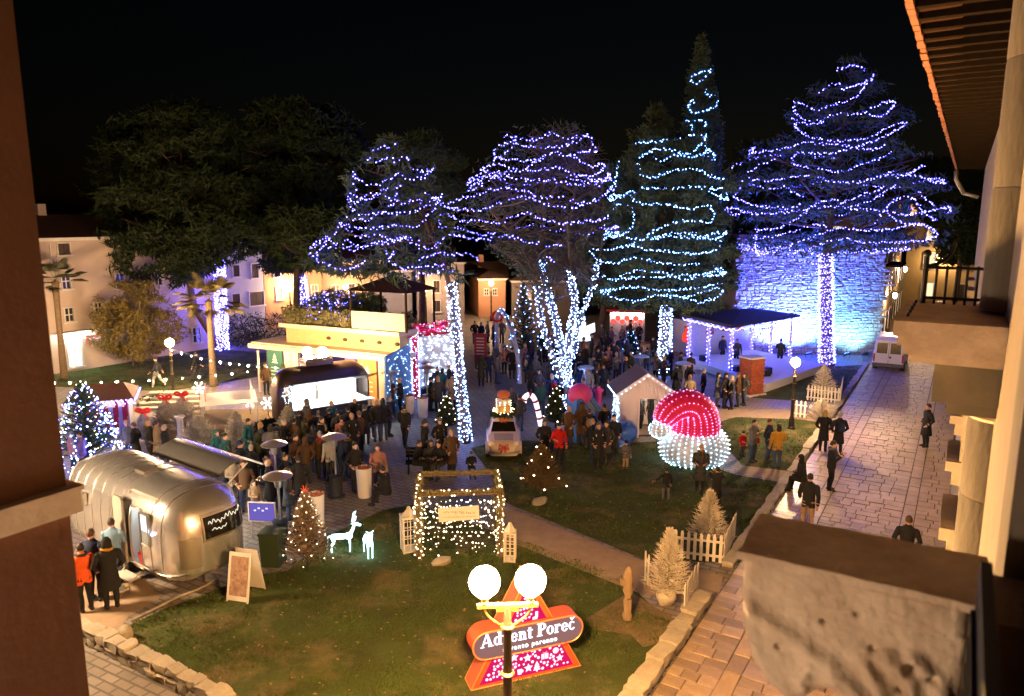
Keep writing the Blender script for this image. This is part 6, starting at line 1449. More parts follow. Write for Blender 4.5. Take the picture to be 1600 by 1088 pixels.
for lab, u, v, Y in (('white snowflake light left of the white deck', 311, 606, 35.5), ('white snowflake light right of the white deck', 390, 627, 35.0), ('white snowflake light at the left end of the food trailer', 418, 630, 34.5)): snowflake(lab, WY(u, v, Y))
# steps up to the lawn
st_ = thing('garden_steps', 'low tan steps leading up behind the light-covered fir', 'steps', G(262, 640), .1)
for k in range(4): b = MB(); b.box((0, .5 * k, .07 + .14 * k), (3.0 - .1 * k, .5, .14)); b.build('step', m_stone, st_)
# festoon bulbs
m_fest = E('festoon_bulb', (1.0, .80, .52), 70.0)
def festoon(label, wp, step, r=.055):
    t = thing('festoon', label, 'string lights'); P_ = smoothline([WY(*q) for q in wp], 3); b = MB(); b.tube(P_, .012, 4); b.build('cable', m_wire, t); bulbs([p_ - Vector((0, 0, .07)) for p_ in resample(P_, step)], r, m_fest, t)
festoon('lower festoon of round bulbs strung above the market stall', [(60, 597, 36), (150, 596, 36), (220, 594, 36), (300, 588, 36.5), (350, 584, 37), (405, 577, 38)], .78)
festoon('upper festoon of round bulbs from the lawn lamp to the cafe', [(268, 546, 38.6), (310, 558, 39), (350, 566, 39.2), (400, 571, 39.2), (440, 574, 39)], .50, .05)
# ------------------------------------------------------------------ van, far car, arch, far stall
m_vanw = M('van_white', (.62, .62, .62), .35, var=.05, coat=.3)
pv_ = G(1386, 581); van = thing('van', 'white panel van parked facing away on the paved street', 'van', pv_, SANG - math.pi / 2)
prof = [(0, .32), (0, 1.05), (.06, 1.95), (.2, 2.08), (2.6, 2.08), (3.1, 1.95), (3.65, 1.30), (4.3, 1.08), (4.45, .75), (4.45, .32)]
b = MB(); P = []; F = []; n = len(prof)
for k, (x, tp) in enumerate(((-.86, .9), (-.82, 1.0), (.82, 1.0), (.86, .9))):
    for y, z in prof: P.append((x if z < 1.2 else x * .90, y if k in (1, 2) else y + (.04 if y < 2 else -.04), z if k in (1, 2) else min(z, 2.0)))
for k in range(3):
    for j in range(n): F.append((k * n + j, k * n + (j + 1) % n, (k + 1) * n + (j + 1) % n, (k + 1) * n + j))
F += [tuple(range(n)), tuple(range(3 * n, 4 * n))]
b.add(P, F); b.build('body', m_vanw, van)
for sx in (-1, 1):
    b = MB(); b.add([(sx * .08, -.004, 1.12), (sx * .68, -.004, 1.12), (sx * .64, .045, 1.78), (sx * .08, .045, 1.78)], [(0, 1, 2, 3)]); b.build('rear_window', MATS['tinted_window'], van)
    b = MB(); b.box((sx * .79, -.02, .85), (.1, .05, .5)); b.build('tail_light', M('tail_red', (.35, .02, .02), .3), van)
    for y in (.8, 3.55):
        b = MB(); b.tube([(sx * .66, y, .31), (sx * .88, y, .31)], .31, 16); b.build('wheel', m_rub, van, smooth=40)
    b = MB(); b.add([(sx * .86, 2.7, 1.15), (sx * .86, 3.6, 1.15), (sx * .80, 3.2, 1.8), (sx * .80, 2.75, 1.8)], [(0, 1, 2, 3)]); b.build('side_window', MATS['tinted_window'], van)
b = MB(); b.box((0, -.05, .42), (1.74, .14, .2)); b.build('bumper', m_hbase, van); b = MB(); b.box((-.25, -.015, .82), (.52, .02, .12)); b.build('number_plate', m_stw, van); b = MB(); b.box((0, -.012, 1.1), (.02, .02, 1.5)); b.build('door_gap', m_rub, van)
b = MB(); b.box((.1, -.03, .9), (.12, .04, .12)); b.build('door_handle', m_rub, van); b = MB(); b.box((0, .25, 2.12), (1.0, .1, .08)); b.build('roof_bar', m_stw, van)
pc2 = FW(sB + 22, 1.6, -CAMH); small_car('white small car parked far down the lane', pc2, SANG + math.pi / 2, M('white_car_paint', (.6, .6, .6), .35), sc=1.25)
# plaza arch, red far stall, red notice
p0, p1 = G(776, 545), G(812, 600); t = thing('light_arch', 'white curved light arch with a red wreath over the plaza', 'arch', p0)
d_ = p1 - p0; path = smoothline([(0, 0, 0), (0, 0, 2.4), (d_.x * .2, d_.y * .2, 3.3), (d_.x * .6, d_.y * .6, 2.9), (d_.x * .95, d_.y * .95, 1.6), (d_.x, d_.y, 0)]); b = MB(); b.tube(path, .14, 8); b.build('tube', M('arch_white', (.6, .62, .7), .6), t, smooth=True); bulbs(resample(path, .12, .12, R), .03, m_bw, t)
b = MB(); b.tube([path[6] + Vector((.35 * math.cos(k * .6), -.15, .35 * math.sin(k * .6))) for k in range(12)], .1, 6); b.build('wreath', MATS['bow_bright_red'], t, smooth=True)
A, B = G(952, 532), G(1006, 534); f = Fac(A, B); t = thing('market_stall', 'far red and white stall glowing at the end of the plaza', 'stall', A, f.ang)
b = MB(); b.box((f.L / 2, 1, 1.1), (f.L, 2, 2.2)); b.build('wall', m_stw, t); b = MB(); b.box((f.L / 2, .9, 2.35), (f.L + .5, 2.6, .2)); b.build('roof', MATS['stall_red'], t)
b = MB()
for k in range(7): b.ball((.3 + (f.L - .6) * k / 6, -.2, 1.5 + .3 * (k % 2)), (.22, .15, .22), 8, 6)
b.build('goods', E('stall_goods_glow', (.9, .12, .10), .35), t, smooth=True); b = MB(); b.box((f.L / 2, -.15, 2.1), (f.L - .3, .08, .06)); b.build('light_bar', E('far_stall_light', (1, .75, .6), 30), t)
p = G(751, 575); t = thing('notice_board', 'tall dark red notice board at the far left of the plaza', 'sign', p, -.2); b = MB(); b.box((0, 0, 1.2), (.8, .06, 2.0)); b.build('panel', M('notice_red', (.35, .03, .04), .6), t); b = MB(); [b.box((0, -.036, 1.9 - .2 * k), (.5, .008, .07)) for k in range(6)]; b.build('print', m_bprint, t); b = MB(); b.box((-.3, 0, .1), (.05, .05, .2)); b.build('foot', m_wht, t); b = MB(); b.box((.3, 0, .1), (.05, .05, .2)); b.build('foot', m_wht, t)
p = G(911, 560); t = thing('light_angel', 'white glowing light figure hanging in the plaza crowd', 'light figure', (p.x, p.y, 0)); b = MB(); b.lathe([(.02, 1.2), (.5, 1.25), (.34, 1.9), (.12, 2.2)], (0, 0, 0), 12); b.ball((0, 0, 2.35), .16, 10, 8)
for sx in (-1, 1): b.add([(0, .05, 2.1), (sx * .75, .1, 2.4), (sx * .8, .1, 1.8), (sx * .2, .05, 1.6), (0, .12, 2.1), (sx * .75, .17, 2.4), (sx * .8, .17, 1.8), (sx * .2, .12, 1.6)], [(0, 1, 2, 3), (7, 6, 5, 4), (0, 4, 5, 1), (1, 5, 6, 2), (2, 6, 7, 3), (3, 7, 4, 0)])
b.build('figure', E('angel_glow', (.7, .8, 1), .9), t, smooth=40); b = MB(); b.tube([(0, .1, 0), (0, .1, 1.3)], .04, 6); b.build('pole', m_wire, t)
# bench
for lab, u, v, rz_ in (('dark bench with seated people in front of the small lit fir', 672, 742, .1),):
    t = thing('bench', lab, 'bench', G(u, v), rz_)
    for k in range(4): b = MB(); b.box((0, .12 * k, .45), (1.8, .1, .04)); b.build('seat_slat', m_wood, t)
    for k in range(3): b = MB(); b.box((0, .5, .6 + .14 * k), (1.8, .03, .11)); b.build('back_slat', m_wood, t)
    for x in (-.8, .8): b = MB(); b.box((x, .1, .22), (.06, .06, .44)); b.box((x, .48, .48), (.06, .06, .96)); b.build('leg', m_iron, t)
# ------------------------------------------------------------------ trees
def cloud(name, P, size, mat, parent, per=3, width=.3, seed=0, droop=0.0):
    rs_ = np.random.RandomState(seed); P = np.asarray(P, dtype=np.float32); N = len(P); P = np.repeat(P, per, axis=0); n = len(P)
    d = rs_.normal(size=(n, 3)); d[:, 2] -= droop; d /= np.linalg.norm(d, axis=1)[:, None] + 1e-9
    q = rs_.normal(size=(n, 3)); a = np.cross(d, q); a /= np.linalg.norm(a, axis=1)[:, None] + 1e-9
    s = size * (.55 + .9 * rs_.rand(n))[:, None]
    V = np.stack([P - a * s * width * .5, P + a * s * width * .5, P + d * s], axis=1).reshape(-1, 3)
    return tri_obj(name, V, np.arange(len(V)).reshape(-1, 3), mat, parent, kind='stuff')
class Crown:
    def __init__(s, outline, Y, base, squash=.85):
        s.Y = Y; s.base = base; rows = []
        for v, ul, ur in outline:
            a, c = WY(ul, v, Y), WY(ur, v, Y); rows.append(((a.z + c.z) / 2, (a.x + c.x) / 2, abs(c.x - a.x) / 2))
        rows.sort(); s.z = np.array([r[0] for r in rows]); s.xc = np.array([r[1] for r in rows]); s.rx = np.array([r[2] for r in rows]); s.sq = squash
    def at(s, z): return float(np.interp(z, s.z, s.xc)), float(np.interp(z, s.z, s.rx))
    def sample(s, n, seed, shell=.5, thr=-.15, fs=.6, fz=1.4, tiers=0.0, amp=.34):
        rr = random.Random(seed); out = []; z0, z1 = s.z[0], s.z[-1]; rmax = s.rx.max(); tries = 0
        while len(out) < n and tries < n * 30:
            tries += 1; z = rr.uniform(z0 - .2, z1 + .2); xc, rx = s.at(z)
            if rr.random() > (rx / rmax) ** 1.2 + .04: continue
            th = rr.uniform(0, 6.283); r = rr.random() ** shell; rx *= 1 + amp * mnoise.noise(Vector((math.cos(th) * 1.6 + seed, math.sin(th) * 1.6, z * .75))) + .12 * mnoise.noise(Vector((math.cos(th) * 5 + seed, math.sin(th) * 5, z * 2.2)))
            x = rx * r * math.cos(th); y = rx * s.sq * r * math.sin(th)
            if tiers:
                ph = (z / tiers + .25 * r) % 1.0
                if ph > .55 and rr.random() > .15: continue
            if mnoise.noise(Vector((x * fs + seed, y * fs, z * fs * fz))) < thr: continue
            out.append((xc + x - s.base.x, y, z))
        return out
    def surf(s, u, v, k=.92):
        # point where a string lies on the near side of the crown
        p = WY(u, v, s.Y)
        for _ in range(3):
            xc, rx = s.at(p.z); dx = max(-.97, min(.97, (p.x - xc) / max(rx, .2))); y = s.Y - rx * s.sq * k * math.sqrt(1 - dx * dx); p = WY(u, v, y)
        return p
def garland(label, strands, mat, step, r, cr=None, zoom=(1, 0, 0), k=1.03, jit=.065, extra=None, auto=None):
    t = thing('light_garland', label, 'string lights'); cab = MB(); B_ = []
    sc, ox, oy = zoom
    for st in strands:
        P_ = smoothline([cr.surf(ox + x / sc, oy + y / sc, k + R.uniform(-.10, .04)) for x, y in st], 2); cab.tube(P_, .012, 3, cap=False); B_ += [q_ for q_ in resample(P_, step, jit, R) if R.random() > .10]
    for z_, a0, a1, ph in (auto or []):
        P_ = []
        for q_ in range(25):
            th = a0 + (a1 - a0) * q_ / 24; zz = z_ + .22 * math.sin(th * 5 + ph) + .10 * math.sin(th * 13 + ph * 2); xc, rx = cr.at(zz); P_.append(Vector((xc + rx * math.cos(th), cr.Y + rx * cr.sq * math.sin(th), zz)))
        P_ = smoothline(P_, 1); cab.tube(P_, .012, 3, cap=False); B_ += resample(P_, step * 1.1, jit, R)
    for P_ in (extra or []): cab.tube(P_, .012, 3, cap=False); B_ += resample(P_, step, jit, R)
    cab.build('wire', m_wire, t); bulbs(B_, r, mat, t, tet=True); return t
def rings(cr, n, seed, zlo=.05, zhi=.9):
    rr = random.Random(seed); z0, z1 = cr.z[0], cr.z[-1]; out = []
    for k in range(n): a0 = rr.uniform(0, 6.283); out.append((z0 + (z1 - z0) * (zlo + (zhi - zlo) * (k + rr.random() * .6) / n), a0, a0 + rr.uniform(3.5, 6.0), rr.uniform(0, 6)))
    return out
def helix(path, rads, turns_per_m, phase=0.0):
    path = resample(path, .04); L = len(path); out = []
    for i, p in enumerate(path):
        f = i / max(1, L - 1); r = rads[0] + (rads[1] - rads[0]) * f; a = phase + i * .04 * turns_per_m * 6.283; out.append(p + Vector((r * math.cos(a), r * math.sin(a), 0)))
    return out
def limbs(b, top0, top1, crown, n, seed, r0=.12, up=.25):
    rr = random.Random(seed)
    for k in range(n):
        f = (k + .5) / n; p = top0.lerp(top1, f); z = p.z + crown.base.z; th = k * 2.4 + rr.uniform(-.3, .3); xc, rx = crown.at(z + .4); L = rx * rr.uniform(.75, .95)
        e = Vector((xc - crown.base.x + L * math.cos(th), L * crown.sq * math.sin(th), p.z + L * up * rr.uniform(.5, 1.3))); m = p.lerp(e, .5) + Vector((0, 0, -.1 * L * .3))
        rad = r0 * (1 - .65 * f); b.tube(smoothline([p, m, e], 1), [rad, rad * .75, rad * .5, rad * .25, rad * .12][:4], 6)
        for j in range(4):
            q = p.lerp(e, rr.uniform(.4, .95)); b.tube([q, q + Vector((rr.uniform(-.8, .8), rr.uniform(-.8, .8), rr.uniform(.1, .7)))], [rad * .3, rad * .06], 4)
m_needle = M('pine_needles', (.085, .13, .065), .8, var=.5, scale=.8, col2=(.05, .075, .038), spec=.2)
m_needle2 = M('cedar_needles', (.08, .135, .095), .8, var=.5, scale=.8, col2=(.05, .085, .06), spec=.2)
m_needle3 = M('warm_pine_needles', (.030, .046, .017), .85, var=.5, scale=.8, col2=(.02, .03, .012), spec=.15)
m_trunk = M('pine_bark', (.13, .085, .055), .95, var=.45, scale=4, bump=.8, stretch=(1, 1, .35))
m_twig = M('grey_twig', (.11, .10, .085), .95, var=.4, scale=5)
def tree(name, label, upx, outline, top_v, nleaf, size, mat, tr, seed, Y=None, squash=.85, lean=None, nl=12, per=3, **kw):
    base = G(*upx) if Y is None else Vector((WY(upx[0], upx[1], Y).x, Y, 0)); cr = Crown(outline, base.y, base, squash); t = thing(name, label, 'tree', base)
    top = cr.z[-1] * .97; xt, _ = cr.at(top); x0, _ = cr.at(cr.z[0]); zf = cr.z[0]
    fork = Vector((lean if lean is not None else (x0 - base.x) * .3, 0, zf))
    b = MB(); b.tube(smoothline([(0, 0, 0), (fork.x * .5, 0, fork.z * .5), fork, (fork.x * .5 + (xt - base.x) * .5, 0, (fork.z + top) / 2), (xt - base.x, 0, top)], 1), [tr * 1.35, tr, tr * .95, tr * .9, tr * .8, tr * .65, tr * .5, tr * .35, tr * .15, .03][:10], 9)
    tk = b.build('trunk', m_trunk, t, smooth=True)
    b = MB(); limbs(b, fork, Vector((xt - base.x, 0, top)), cr, nl, seed, tr * .45); b.build('limbs', m_trunk, t, smooth=True, kind='stuff')
    cloud('crown', cr.sample(nleaf, seed, **kw), size, mat, t, per=per, seed=seed)
    return t, cr, base, fork
Z1_ = (3.2, 480, 180); Z2_ = (2.6667, 900, 60)
def trunk_wrap(base, fork, r0, r1, zmax=1.0): return [helix([base + Vector((0, 0, .1)), base.lerp(base + fork, .5), base + fork * zmax], (r0, r1), 2.6, ph) for ph in (0, 3.14)]
# A: leaning cedar, left of the plaza
OA = [(222, 596, 622), (245, 572, 662), (270, 548, 684), (300, 548, 675), (320, 540, 692), (345, 525, 695), (370, 500, 696), (395, 480, 690), (418, 490, 690), (435, 560, 745)]
t, crA, bA, fk = tree('cedar_tree', 'leaning cedar with a string-lit trunk left of the plaza', (728, 692), OA, 222, 3200, .28, m_needle2, .15, 1, lean=-.55, squash=.55, nl=16, tiers=1.5, thr=-.05)
garland('violet-white light strings swagged across the leaning cedar', [
 [(300,220),(340,180),(360,160),(410,165),(440,135)], [(345,240),(380,225),(415,215),(440,235),(470,225),(487,205),(510,235),(520,265),(545,275),(580,280),(630,272)],
 [(630,275),(590,310),(540,322),(490,310),(440,290),(400,330),(340,357),(290,345),(255,315),(235,285)], [(235,285),(237,380),(245,410),(300,430),(340,405),(380,375),(415,365),(460,360)],
 [(460,360),(445,430),(410,460),(350,500),(300,525),(240,525),(190,515)], [(220,450),(230,480),(280,500),(350,490),(420,490),(520,495),(590,460),(670,400)],
 [(670,400),(630,480),(580,535),(530,570),(470,555),(420,555),(350,565),(300,570),(240,570),(180,545)], [(165,540),(230,600),(290,610),(350,600),(420,620),(500,612)],
 [(500,612),(440,635),(370,640),(320,645),(260,660),(200,665),(120,670),(80,645)], [(165,545),(130,600),(75,640),(70,670),(40,705),(0,690)], [(30,710),(80,745),(160,770),(230,775),(290,730)],
 [(400,680),(410,735),(470,770),(540,760),(620,750),(700,755)], [(540,800),(640,790),(700,770),(740,790)], [(420,690),(450,680),(400,720)], [(560,720),(640,690),(720,700),(800,690),(860,720)]], m_bv, .105, .0165, crA, Z1_, auto=rings(crA, 2, 1))
garland('light strings wound around the leaning cedar trunk', [], m_btr, .11, .018, extra=trunk_wrap(bA, fk, .24, .19, .98))
# B: broad spreading tree over the plaza
OB = [(203, 800, 915), (215, 778, 938), (240, 762, 940), (262, 748, 948), (290, 728, 958), (320, 692, 965), (345, 682, 968), (370, 690, 962), (395, 735, 935), (425, 790, 915)]
bB = G(893, 642); crB = Crown(OB, bB.y, bB, .85); t = thing('plane_tree', 'broad bare-branched tree with white-lit trunks over the plaza', 'tree', bB); b = MB(); rr_ = random.Random(12)
def PB(u, v, dy=0.0): p = WY(u, v, bB.y + dy); return p - bB
mains = [[(893, 642, 0), (880, 560, 0), (868, 500, .2), (850, 440, .2), (848, 380, 0), (845, 300, -.4), (850, 250, -.5)], [(895, 642, .1), (885, 575, 0), (890, 520, -.2), (900, 470, -.4), (890, 430, -.5), (888, 360, -.6), (900, 290, -.8), (895, 250, -.6)], [(891, 642, -.1), (870, 570, -.3), (848, 520, -.5), (842, 470, -.6), (838, 430, -.6), (800, 360, -1.2), (760, 320, -1.4)], [(893, 560, 0), (905, 500, .6), (930, 440, 1.2), (945, 350, 1.6), (940, 280, 1.6)]]
wr_ = []
for mi_, m_ in enumerate(mains):
    P_ = smoothline([PB(*q) for q in m_], 2); n = len(P_); r0 = (.19, .17, .14, .12)[mi_]; b.tube(P_, [max(.02, r0 * (1 - .9 * i / n)) for i in range(n)], 8)
    low = [p + bB for p in P_[:int(n * .62)]]; 
    for ph in (0, 2.1, 4.2)[:3 if mi_ < 2 else 2]: wr_.append(helix(low, (r0 + .06, r0 * .5 + .05), 1.8, ph))
    for k in range(26):
        i = rr_.randrange(int(n * .45), n); p = P_[i]; th = rr_.uniform(0, 6.28); xc, rx = crB.at(p.z + .8); e = Vector((xc - bB.x + rx * .9 * math.cos(th), rx * .85 * math.sin(th), min(crB.z[-1] - .4, p.z + rr_.uniform(.2, 2.6)))); e = p.lerp(e, rr_.uniform(.45, 1.0)); mid_ = p.lerp(e, .5) + Vector((0, 0, rr_.uniform(-.2, .5)))
        b.tube(smoothline([p, mid_, e], 1), [.07, .05, .035, .015], 5)
        for j in range(9):
            q = p.lerp(e, rr_.uniform(.35, 1)); q2 = q + Vector((rr_.uniform(-.9, .9), rr_.uniform(-.9, .9), rr_.uniform(-.1, .9))); b.tube([q, q2], [.022, .008], 4)
            for _ in range(3): q3 = q.lerp(q2, rr_.random()); b.tube([q3, q3 + Vector((rr_.uniform(-.5, .5), rr_.uniform(-.5, .5), rr_.uniform(-.1, .5)))], [.012, .006], 3)
b.build('limbs', m_twig, t, smooth=True, kind='stuff')
cloud('crown', crB.sample(3800, 5, thr=.0, shell=.6), .18, m_needle2, t, per=2, seed=5)
garland('dense white light strings around the trunks of the broad tree', [], m_btr, .12, .019, extra=wr_)
garland('violet-white light strings draped in swags over the broad tree', [
 [(980,105),(1060,110),(1120,130),(1200,100),(1220,85),(1280,125),(1340,110),(1395,95),(1420,120),(1445,180)], [(1445,180),(1380,180),(1330,200),(1290,200),(1240,185),(1180,215),(1130,240),(1080,280),(1010,265),(950,240),(870,270)],
 [(935,215),(945,155),(1000,145),(1060,120),(990,200),(935,220)], [(935,215),(1000,225),(1060,225),(1110,235),(1190,200)], [(1050,140),(1120,165),(1200,160),(1290,155),(1380,120)],
 [(1290,200),(1340,205),(1380,245),(1430,265),(1470,235),(1495,260),(1440,300),(1360,310),(1310,290),(1270,265),(1200,265),(1150,285),(1090,280)], [(800,385),(850,330),(920,305),(1000,295),(1040,320),(1100,325),(1180,325),(1260,330),(1330,350),(1370,355),(1440,330),(1520,320)],
 [(690,460),(760,415),(800,410),(860,395),(950,365),(1060,370),(1120,395),(1170,410),(1230,415),(1280,405),(1350,440),(1420,440),(1490,395),(1540,360)], [(690,460),(760,470),(840,480),(900,470),(960,440),(1020,415),(1090,410),(1150,430),(1200,450),(1260,460),(1340,465),(1380,445)],
 [(650,505),(700,495),(760,525),(800,540),(850,515),(900,540),(960,540),(1030,510),(1080,490),(1120,490),(1180,525),(1250,540),(1340,540),(1420,530),(1500,515)], [(650,505),(660,560),(690,590),(760,605),(830,620),(900,625),(960,605),(1000,600),(1050,615),(1080,635),(1160,640)],
 [(870,270),(930,290),(1000,280),(1060,290)], [(800,385),(860,350),(930,320)], [(1180,660),(1230,650),(1290,655)], [(1190,700),(1240,740)]], m_bv, .105, .0175, crB, Z1_, auto=rings(crB, 2, 2))
# C: dense conifer
OC = [(170, 1018, 1034), (195, 995, 1058), (215, 985, 1100), (250, 966, 1118), (290, 958, 1136), (330, 950, 1134), (370, 944, 1132), (410, 938, 1130), (440, 925, 1130), (475, 950, 1126)]
t, crC, bC, fk = tree('conifer_tree', 'dense dark conifer ringed with blue-white light strings right of the plaza', (1038, 586), OC, 170, 20000, .28, m_needle, .3, 3, nl=18, thr=-.04, fs=.8, shell=.42, amp=.6)
garland('blue-white light strings ringed around the dense conifer', [
 [(250,440),(340,430),(420,420),(480,405),(545,405),(520,440),(480,480),(400,490),(360,510)], [(260,520),(270,580),(330,580),(390,555),(440,545),(480,540),(540,560),(580,585),(625,590),(600,635),(560,620),(520,625),(450,615),(400,630),(330,625),(280,620)],
 [(180,510),(170,560),(160,620),(110,650),(170,690)], [(230,660),(250,690),(330,690),(400,695),(470,715),(530,700),(570,700),(575,770),(520,765),(450,755),(380,780),(320,800),(290,830),(330,835),(420,825),(500,835),(560,820),(600,800),(605,870),(560,890),(500,900),(420,890),(350,885),(280,880),(230,860)],
 [(130,750),(160,690),(240,700),(240,780),(200,820),(130,830),(120,780)], [(60,880),(130,880),(200,870),(250,850)], [(60,890),(100,930),(170,940),(230,910),(280,920),(360,940),(440,945),(520,940)], [(110,990),(150,1010),(220,1000),(300,990),(380,995),(460,985),(540,990),(610,985)],
 [(110,1050),(150,1050),(240,1030),(330,1050),(420,1050),(500,1040),(610,1020)], [(380,1070),(440,1080),(520,1060),(600,1040)]], m_bw, .125, .0215, crC, Z2_, auto=rings(crC, 5, 3, .0, .85))
garland('blue-white light strings wound around the conifer trunk', [], m_btr, .13, .022, extra=trunk_wrap(bC, fk, .42, .34, 1.0))
# D: slim cypress behind
OD = [(60, 1090, 1101), (100, 1080, 1111), (150, 1072, 1120), (200, 1068, 1123), (300, 1062, 1128), (440, 1066, 1124)]
t, crD, bD, fk = tree('cypress_tree', 'tall slim cypress rising behind the dense conifer', (1095, 575), OD, 60, 9000, .28, m_needle, .2, 4, Y=49.5, nl=6, thr=-.5, shell=.35)
garland('blue-white light strings twisted around the cypress top', [[(560,130),(510,145),(480,160),(480,190),(520,185),(560,135)], [(545,215),(540,240),(590,240),(590,280),(550,300),(500,310),(465,300),(480,250),(500,270)], [(450,345),(500,340),(545,350),(530,370)], [(460,380),(490,350),(480,410)], [(545,400),(540,440),(550,480)]], m_bw, .14, .023, crD, Z2_, k=1.06)
# E: tall cedar at the right
OE = [(93, 1312, 1345), (115, 1296, 1366), (150, 1236, 1384), (172, 1232, 1412), (196, 1232, 1424), (230, 1180, 1405), (260, 1134, 1446), (290, 1140, 1462), (320, 1134, 1468), (360, 1150, 1474), (384, 1150, 1445), (398, 1190, 1320)]
t, crE, bE, fk = tree('cedar_tree', 'tall tiered cedar with a string-lit trunk before the blue wall', (1292, 571), OE, 93, 7000, .30, m_needle2, .36, 5, nl=30, tiers=1.9, thr=-.05, squash=.8)
garland('blue-white light strings along the tiers of the tall cedar', [
 [(1085,130),(1120,120),(1160,110),(1205,120),(1200,135)], [(1240,155),(1225,185),(1180,190),(1130,210),(1100,215)], [(1010,225),(1040,205),(1070,190),(1105,190)], [(1210,175),(1190,225),(1150,255),(1090,270),(1040,290),(1000,300),(950,275),(920,265)],
 [(910,265),(905,300),(930,330),(980,345),(1030,340),(1070,320),(1100,310),(1150,320),(1200,310),(1240,285),(1290,265),(1340,260),(1310,300),(1270,325),(1220,320)], [(905,330),(920,350),(980,360),(1040,350)],
 [(910,360),(930,390),(980,410),(1040,425),(1120,430),(1200,420),(1260,395),(1320,365),(1385,345),(1360,375),(1300,400),(1240,430),(1160,455),(1100,475),(1040,480),(960,480),(920,475),(890,520),(930,535),(980,540)], [(1010,540),(1060,555),(1120,555),(1180,530),(1210,515),(1260,510),(1310,475)],
 [(640,540),(690,520)], [(720,560),(760,530),(830,505)], [(720,585),(790,595),(850,585),(910,580),(960,575),(1010,575),(1060,595),(1120,605),(1180,600),(1240,585),(1290,570),(1330,545)], [(1330,580),(1390,560),(1450,530)],
 [(690,590),(680,640),(650,655),(690,680),(760,700),(830,705),(900,710),(940,690)], [(860,610),(900,640),(960,660)], [(750,800),(820,795),(900,770),(960,720),(1010,680),(1060,670),(1130,690),(1180,720)], [(1160,700),(1220,680),(1280,650),(1330,610)], [(1100,690),(1200,650),(1290,620)],
 [(760,900),(830,890),(900,860),(980,830),(1050,800),(1120,790),(1200,800),(1280,800),(1350,790),(1430,770),(1480,790),(1515,820),(1460,840),(1380,850),(1300,850),(1200,855),(1120,830),(1040,850),(960,880),(880,900)], [(740,830),(830,830),(920,800),(1000,770),(1060,790)],
 [(1250,770),(1290,700),(1340,665),(1390,650),(1430,700),(1470,750),(1510,760)], [(1430,640),(1470,680),(1510,705)], [(1310,740),(1350,770),(1440,775)], [(850,990),(920,995),(1000,975),(1030,945),(960,935),(900,925)], [(660,885),(700,890),(750,870)], [(750,810),(750,870),(760,910)]], m_bv, .125, .0215, crE, Z2_, auto=rings(crE, 4, 4, .02, .7))
garland('light strings wound around the tall cedar trunk', [], m_bv, .12, .0225, extra=trunk_wrap(bE, fk, .52, .42, 1.0) + [helix([bE + Vector((0, 0, .1)), bE + fk], (.5, .42), 2.6, 1.57)])
# F: shaggy dark tree with lit trunk behind the stage
t, crF, bF, fk = tree('pine_tree', 'shaggy dark pine with a string-lit trunk behind the stage', (1176, 548), [(330, 1150, 1215), (370, 1130, 1240), (410, 1135, 1230), (445, 1150, 1215)], 330, 6000, .32, m_needle3, .22, 6, Y=53, nl=8, thr=-.2)
garland('violet light strings wound around the trunk behind the stage', [], m_bv, .16, .035, extra=trunk_wrap(bF, fk, .32, .28, 1.0))
# big unlit pines
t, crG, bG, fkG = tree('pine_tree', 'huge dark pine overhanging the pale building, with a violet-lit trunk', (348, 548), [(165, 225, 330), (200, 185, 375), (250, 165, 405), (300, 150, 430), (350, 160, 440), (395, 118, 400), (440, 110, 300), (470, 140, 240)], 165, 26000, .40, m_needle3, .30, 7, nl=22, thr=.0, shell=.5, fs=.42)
garland('violet light strings wound around the left pine trunk', [], m_bv, .17, .04, extra=[helix([bG + Vector((0, 0, .1)), bG + Vector((.1, 0, 3)), bG + Vector((.15, 0, 6.4))], (.42, .38), 2.2, ph) for ph in (0, 2.1, 4.2)])
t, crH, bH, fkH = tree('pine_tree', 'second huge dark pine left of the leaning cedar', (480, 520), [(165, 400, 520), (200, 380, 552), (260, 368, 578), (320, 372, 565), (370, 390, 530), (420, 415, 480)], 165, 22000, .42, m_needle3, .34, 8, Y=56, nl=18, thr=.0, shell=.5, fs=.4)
garland('violet light strings wound around the second pine trunk', [], m_bv, .18, .04, extra=[helix([bH + Vector((0, 0, .3)), bH + fkH * .9], (.48, .42), 2.2, ph) for ph in (0, 2.1, 4.2)])
tree('pine_tree', 'dim pine crown in the dark behind the leaning cedar', (660, 520), [(212, 625, 690), (245, 590, 728), (290, 590, 735), (330, 610, 715), (360, 630, 700)], 212, 8000, .45, m_needle, .3, 9, Y=62, nl=8, thr=.0, fs=.4)
tree('pine_tree', 'dim pine crown in the dark between conifer and tall cedar', (1190, 520), [(225, 1160, 1230), (260, 1130, 1260), (320, 1125, 1260), (380, 1130, 1240)], 225, 8000, .45, m_needle, .3, 10, Y=64, nl=8, thr=.0, fs=.4)
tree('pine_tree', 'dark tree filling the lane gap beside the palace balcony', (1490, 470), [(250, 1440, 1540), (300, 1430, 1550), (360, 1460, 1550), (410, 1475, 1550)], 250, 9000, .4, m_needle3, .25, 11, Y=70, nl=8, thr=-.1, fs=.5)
tree('pine_tree', 'dim tree crown behind the broad plaza tree', (940, 500), [(300, 900, 1000), (360, 880, 1010), (420, 890, 1000), (470, 910, 990)], 300, 6000, .4, m_needle, .25, 12, Y=58, nl=8, thr=-.1, fs=.5)
t, crP, bP, fkP = tree('pine_tree', 'tall bare-trunked pine behind the cafe terrace, left of the terrace hedge', (463, 540), [(330, 420, 520), (370, 410, 540), (410, 440, 520)], 330, 6000, .36, m_needle3, .24, 13, Y=48, nl=8, thr=-.1)
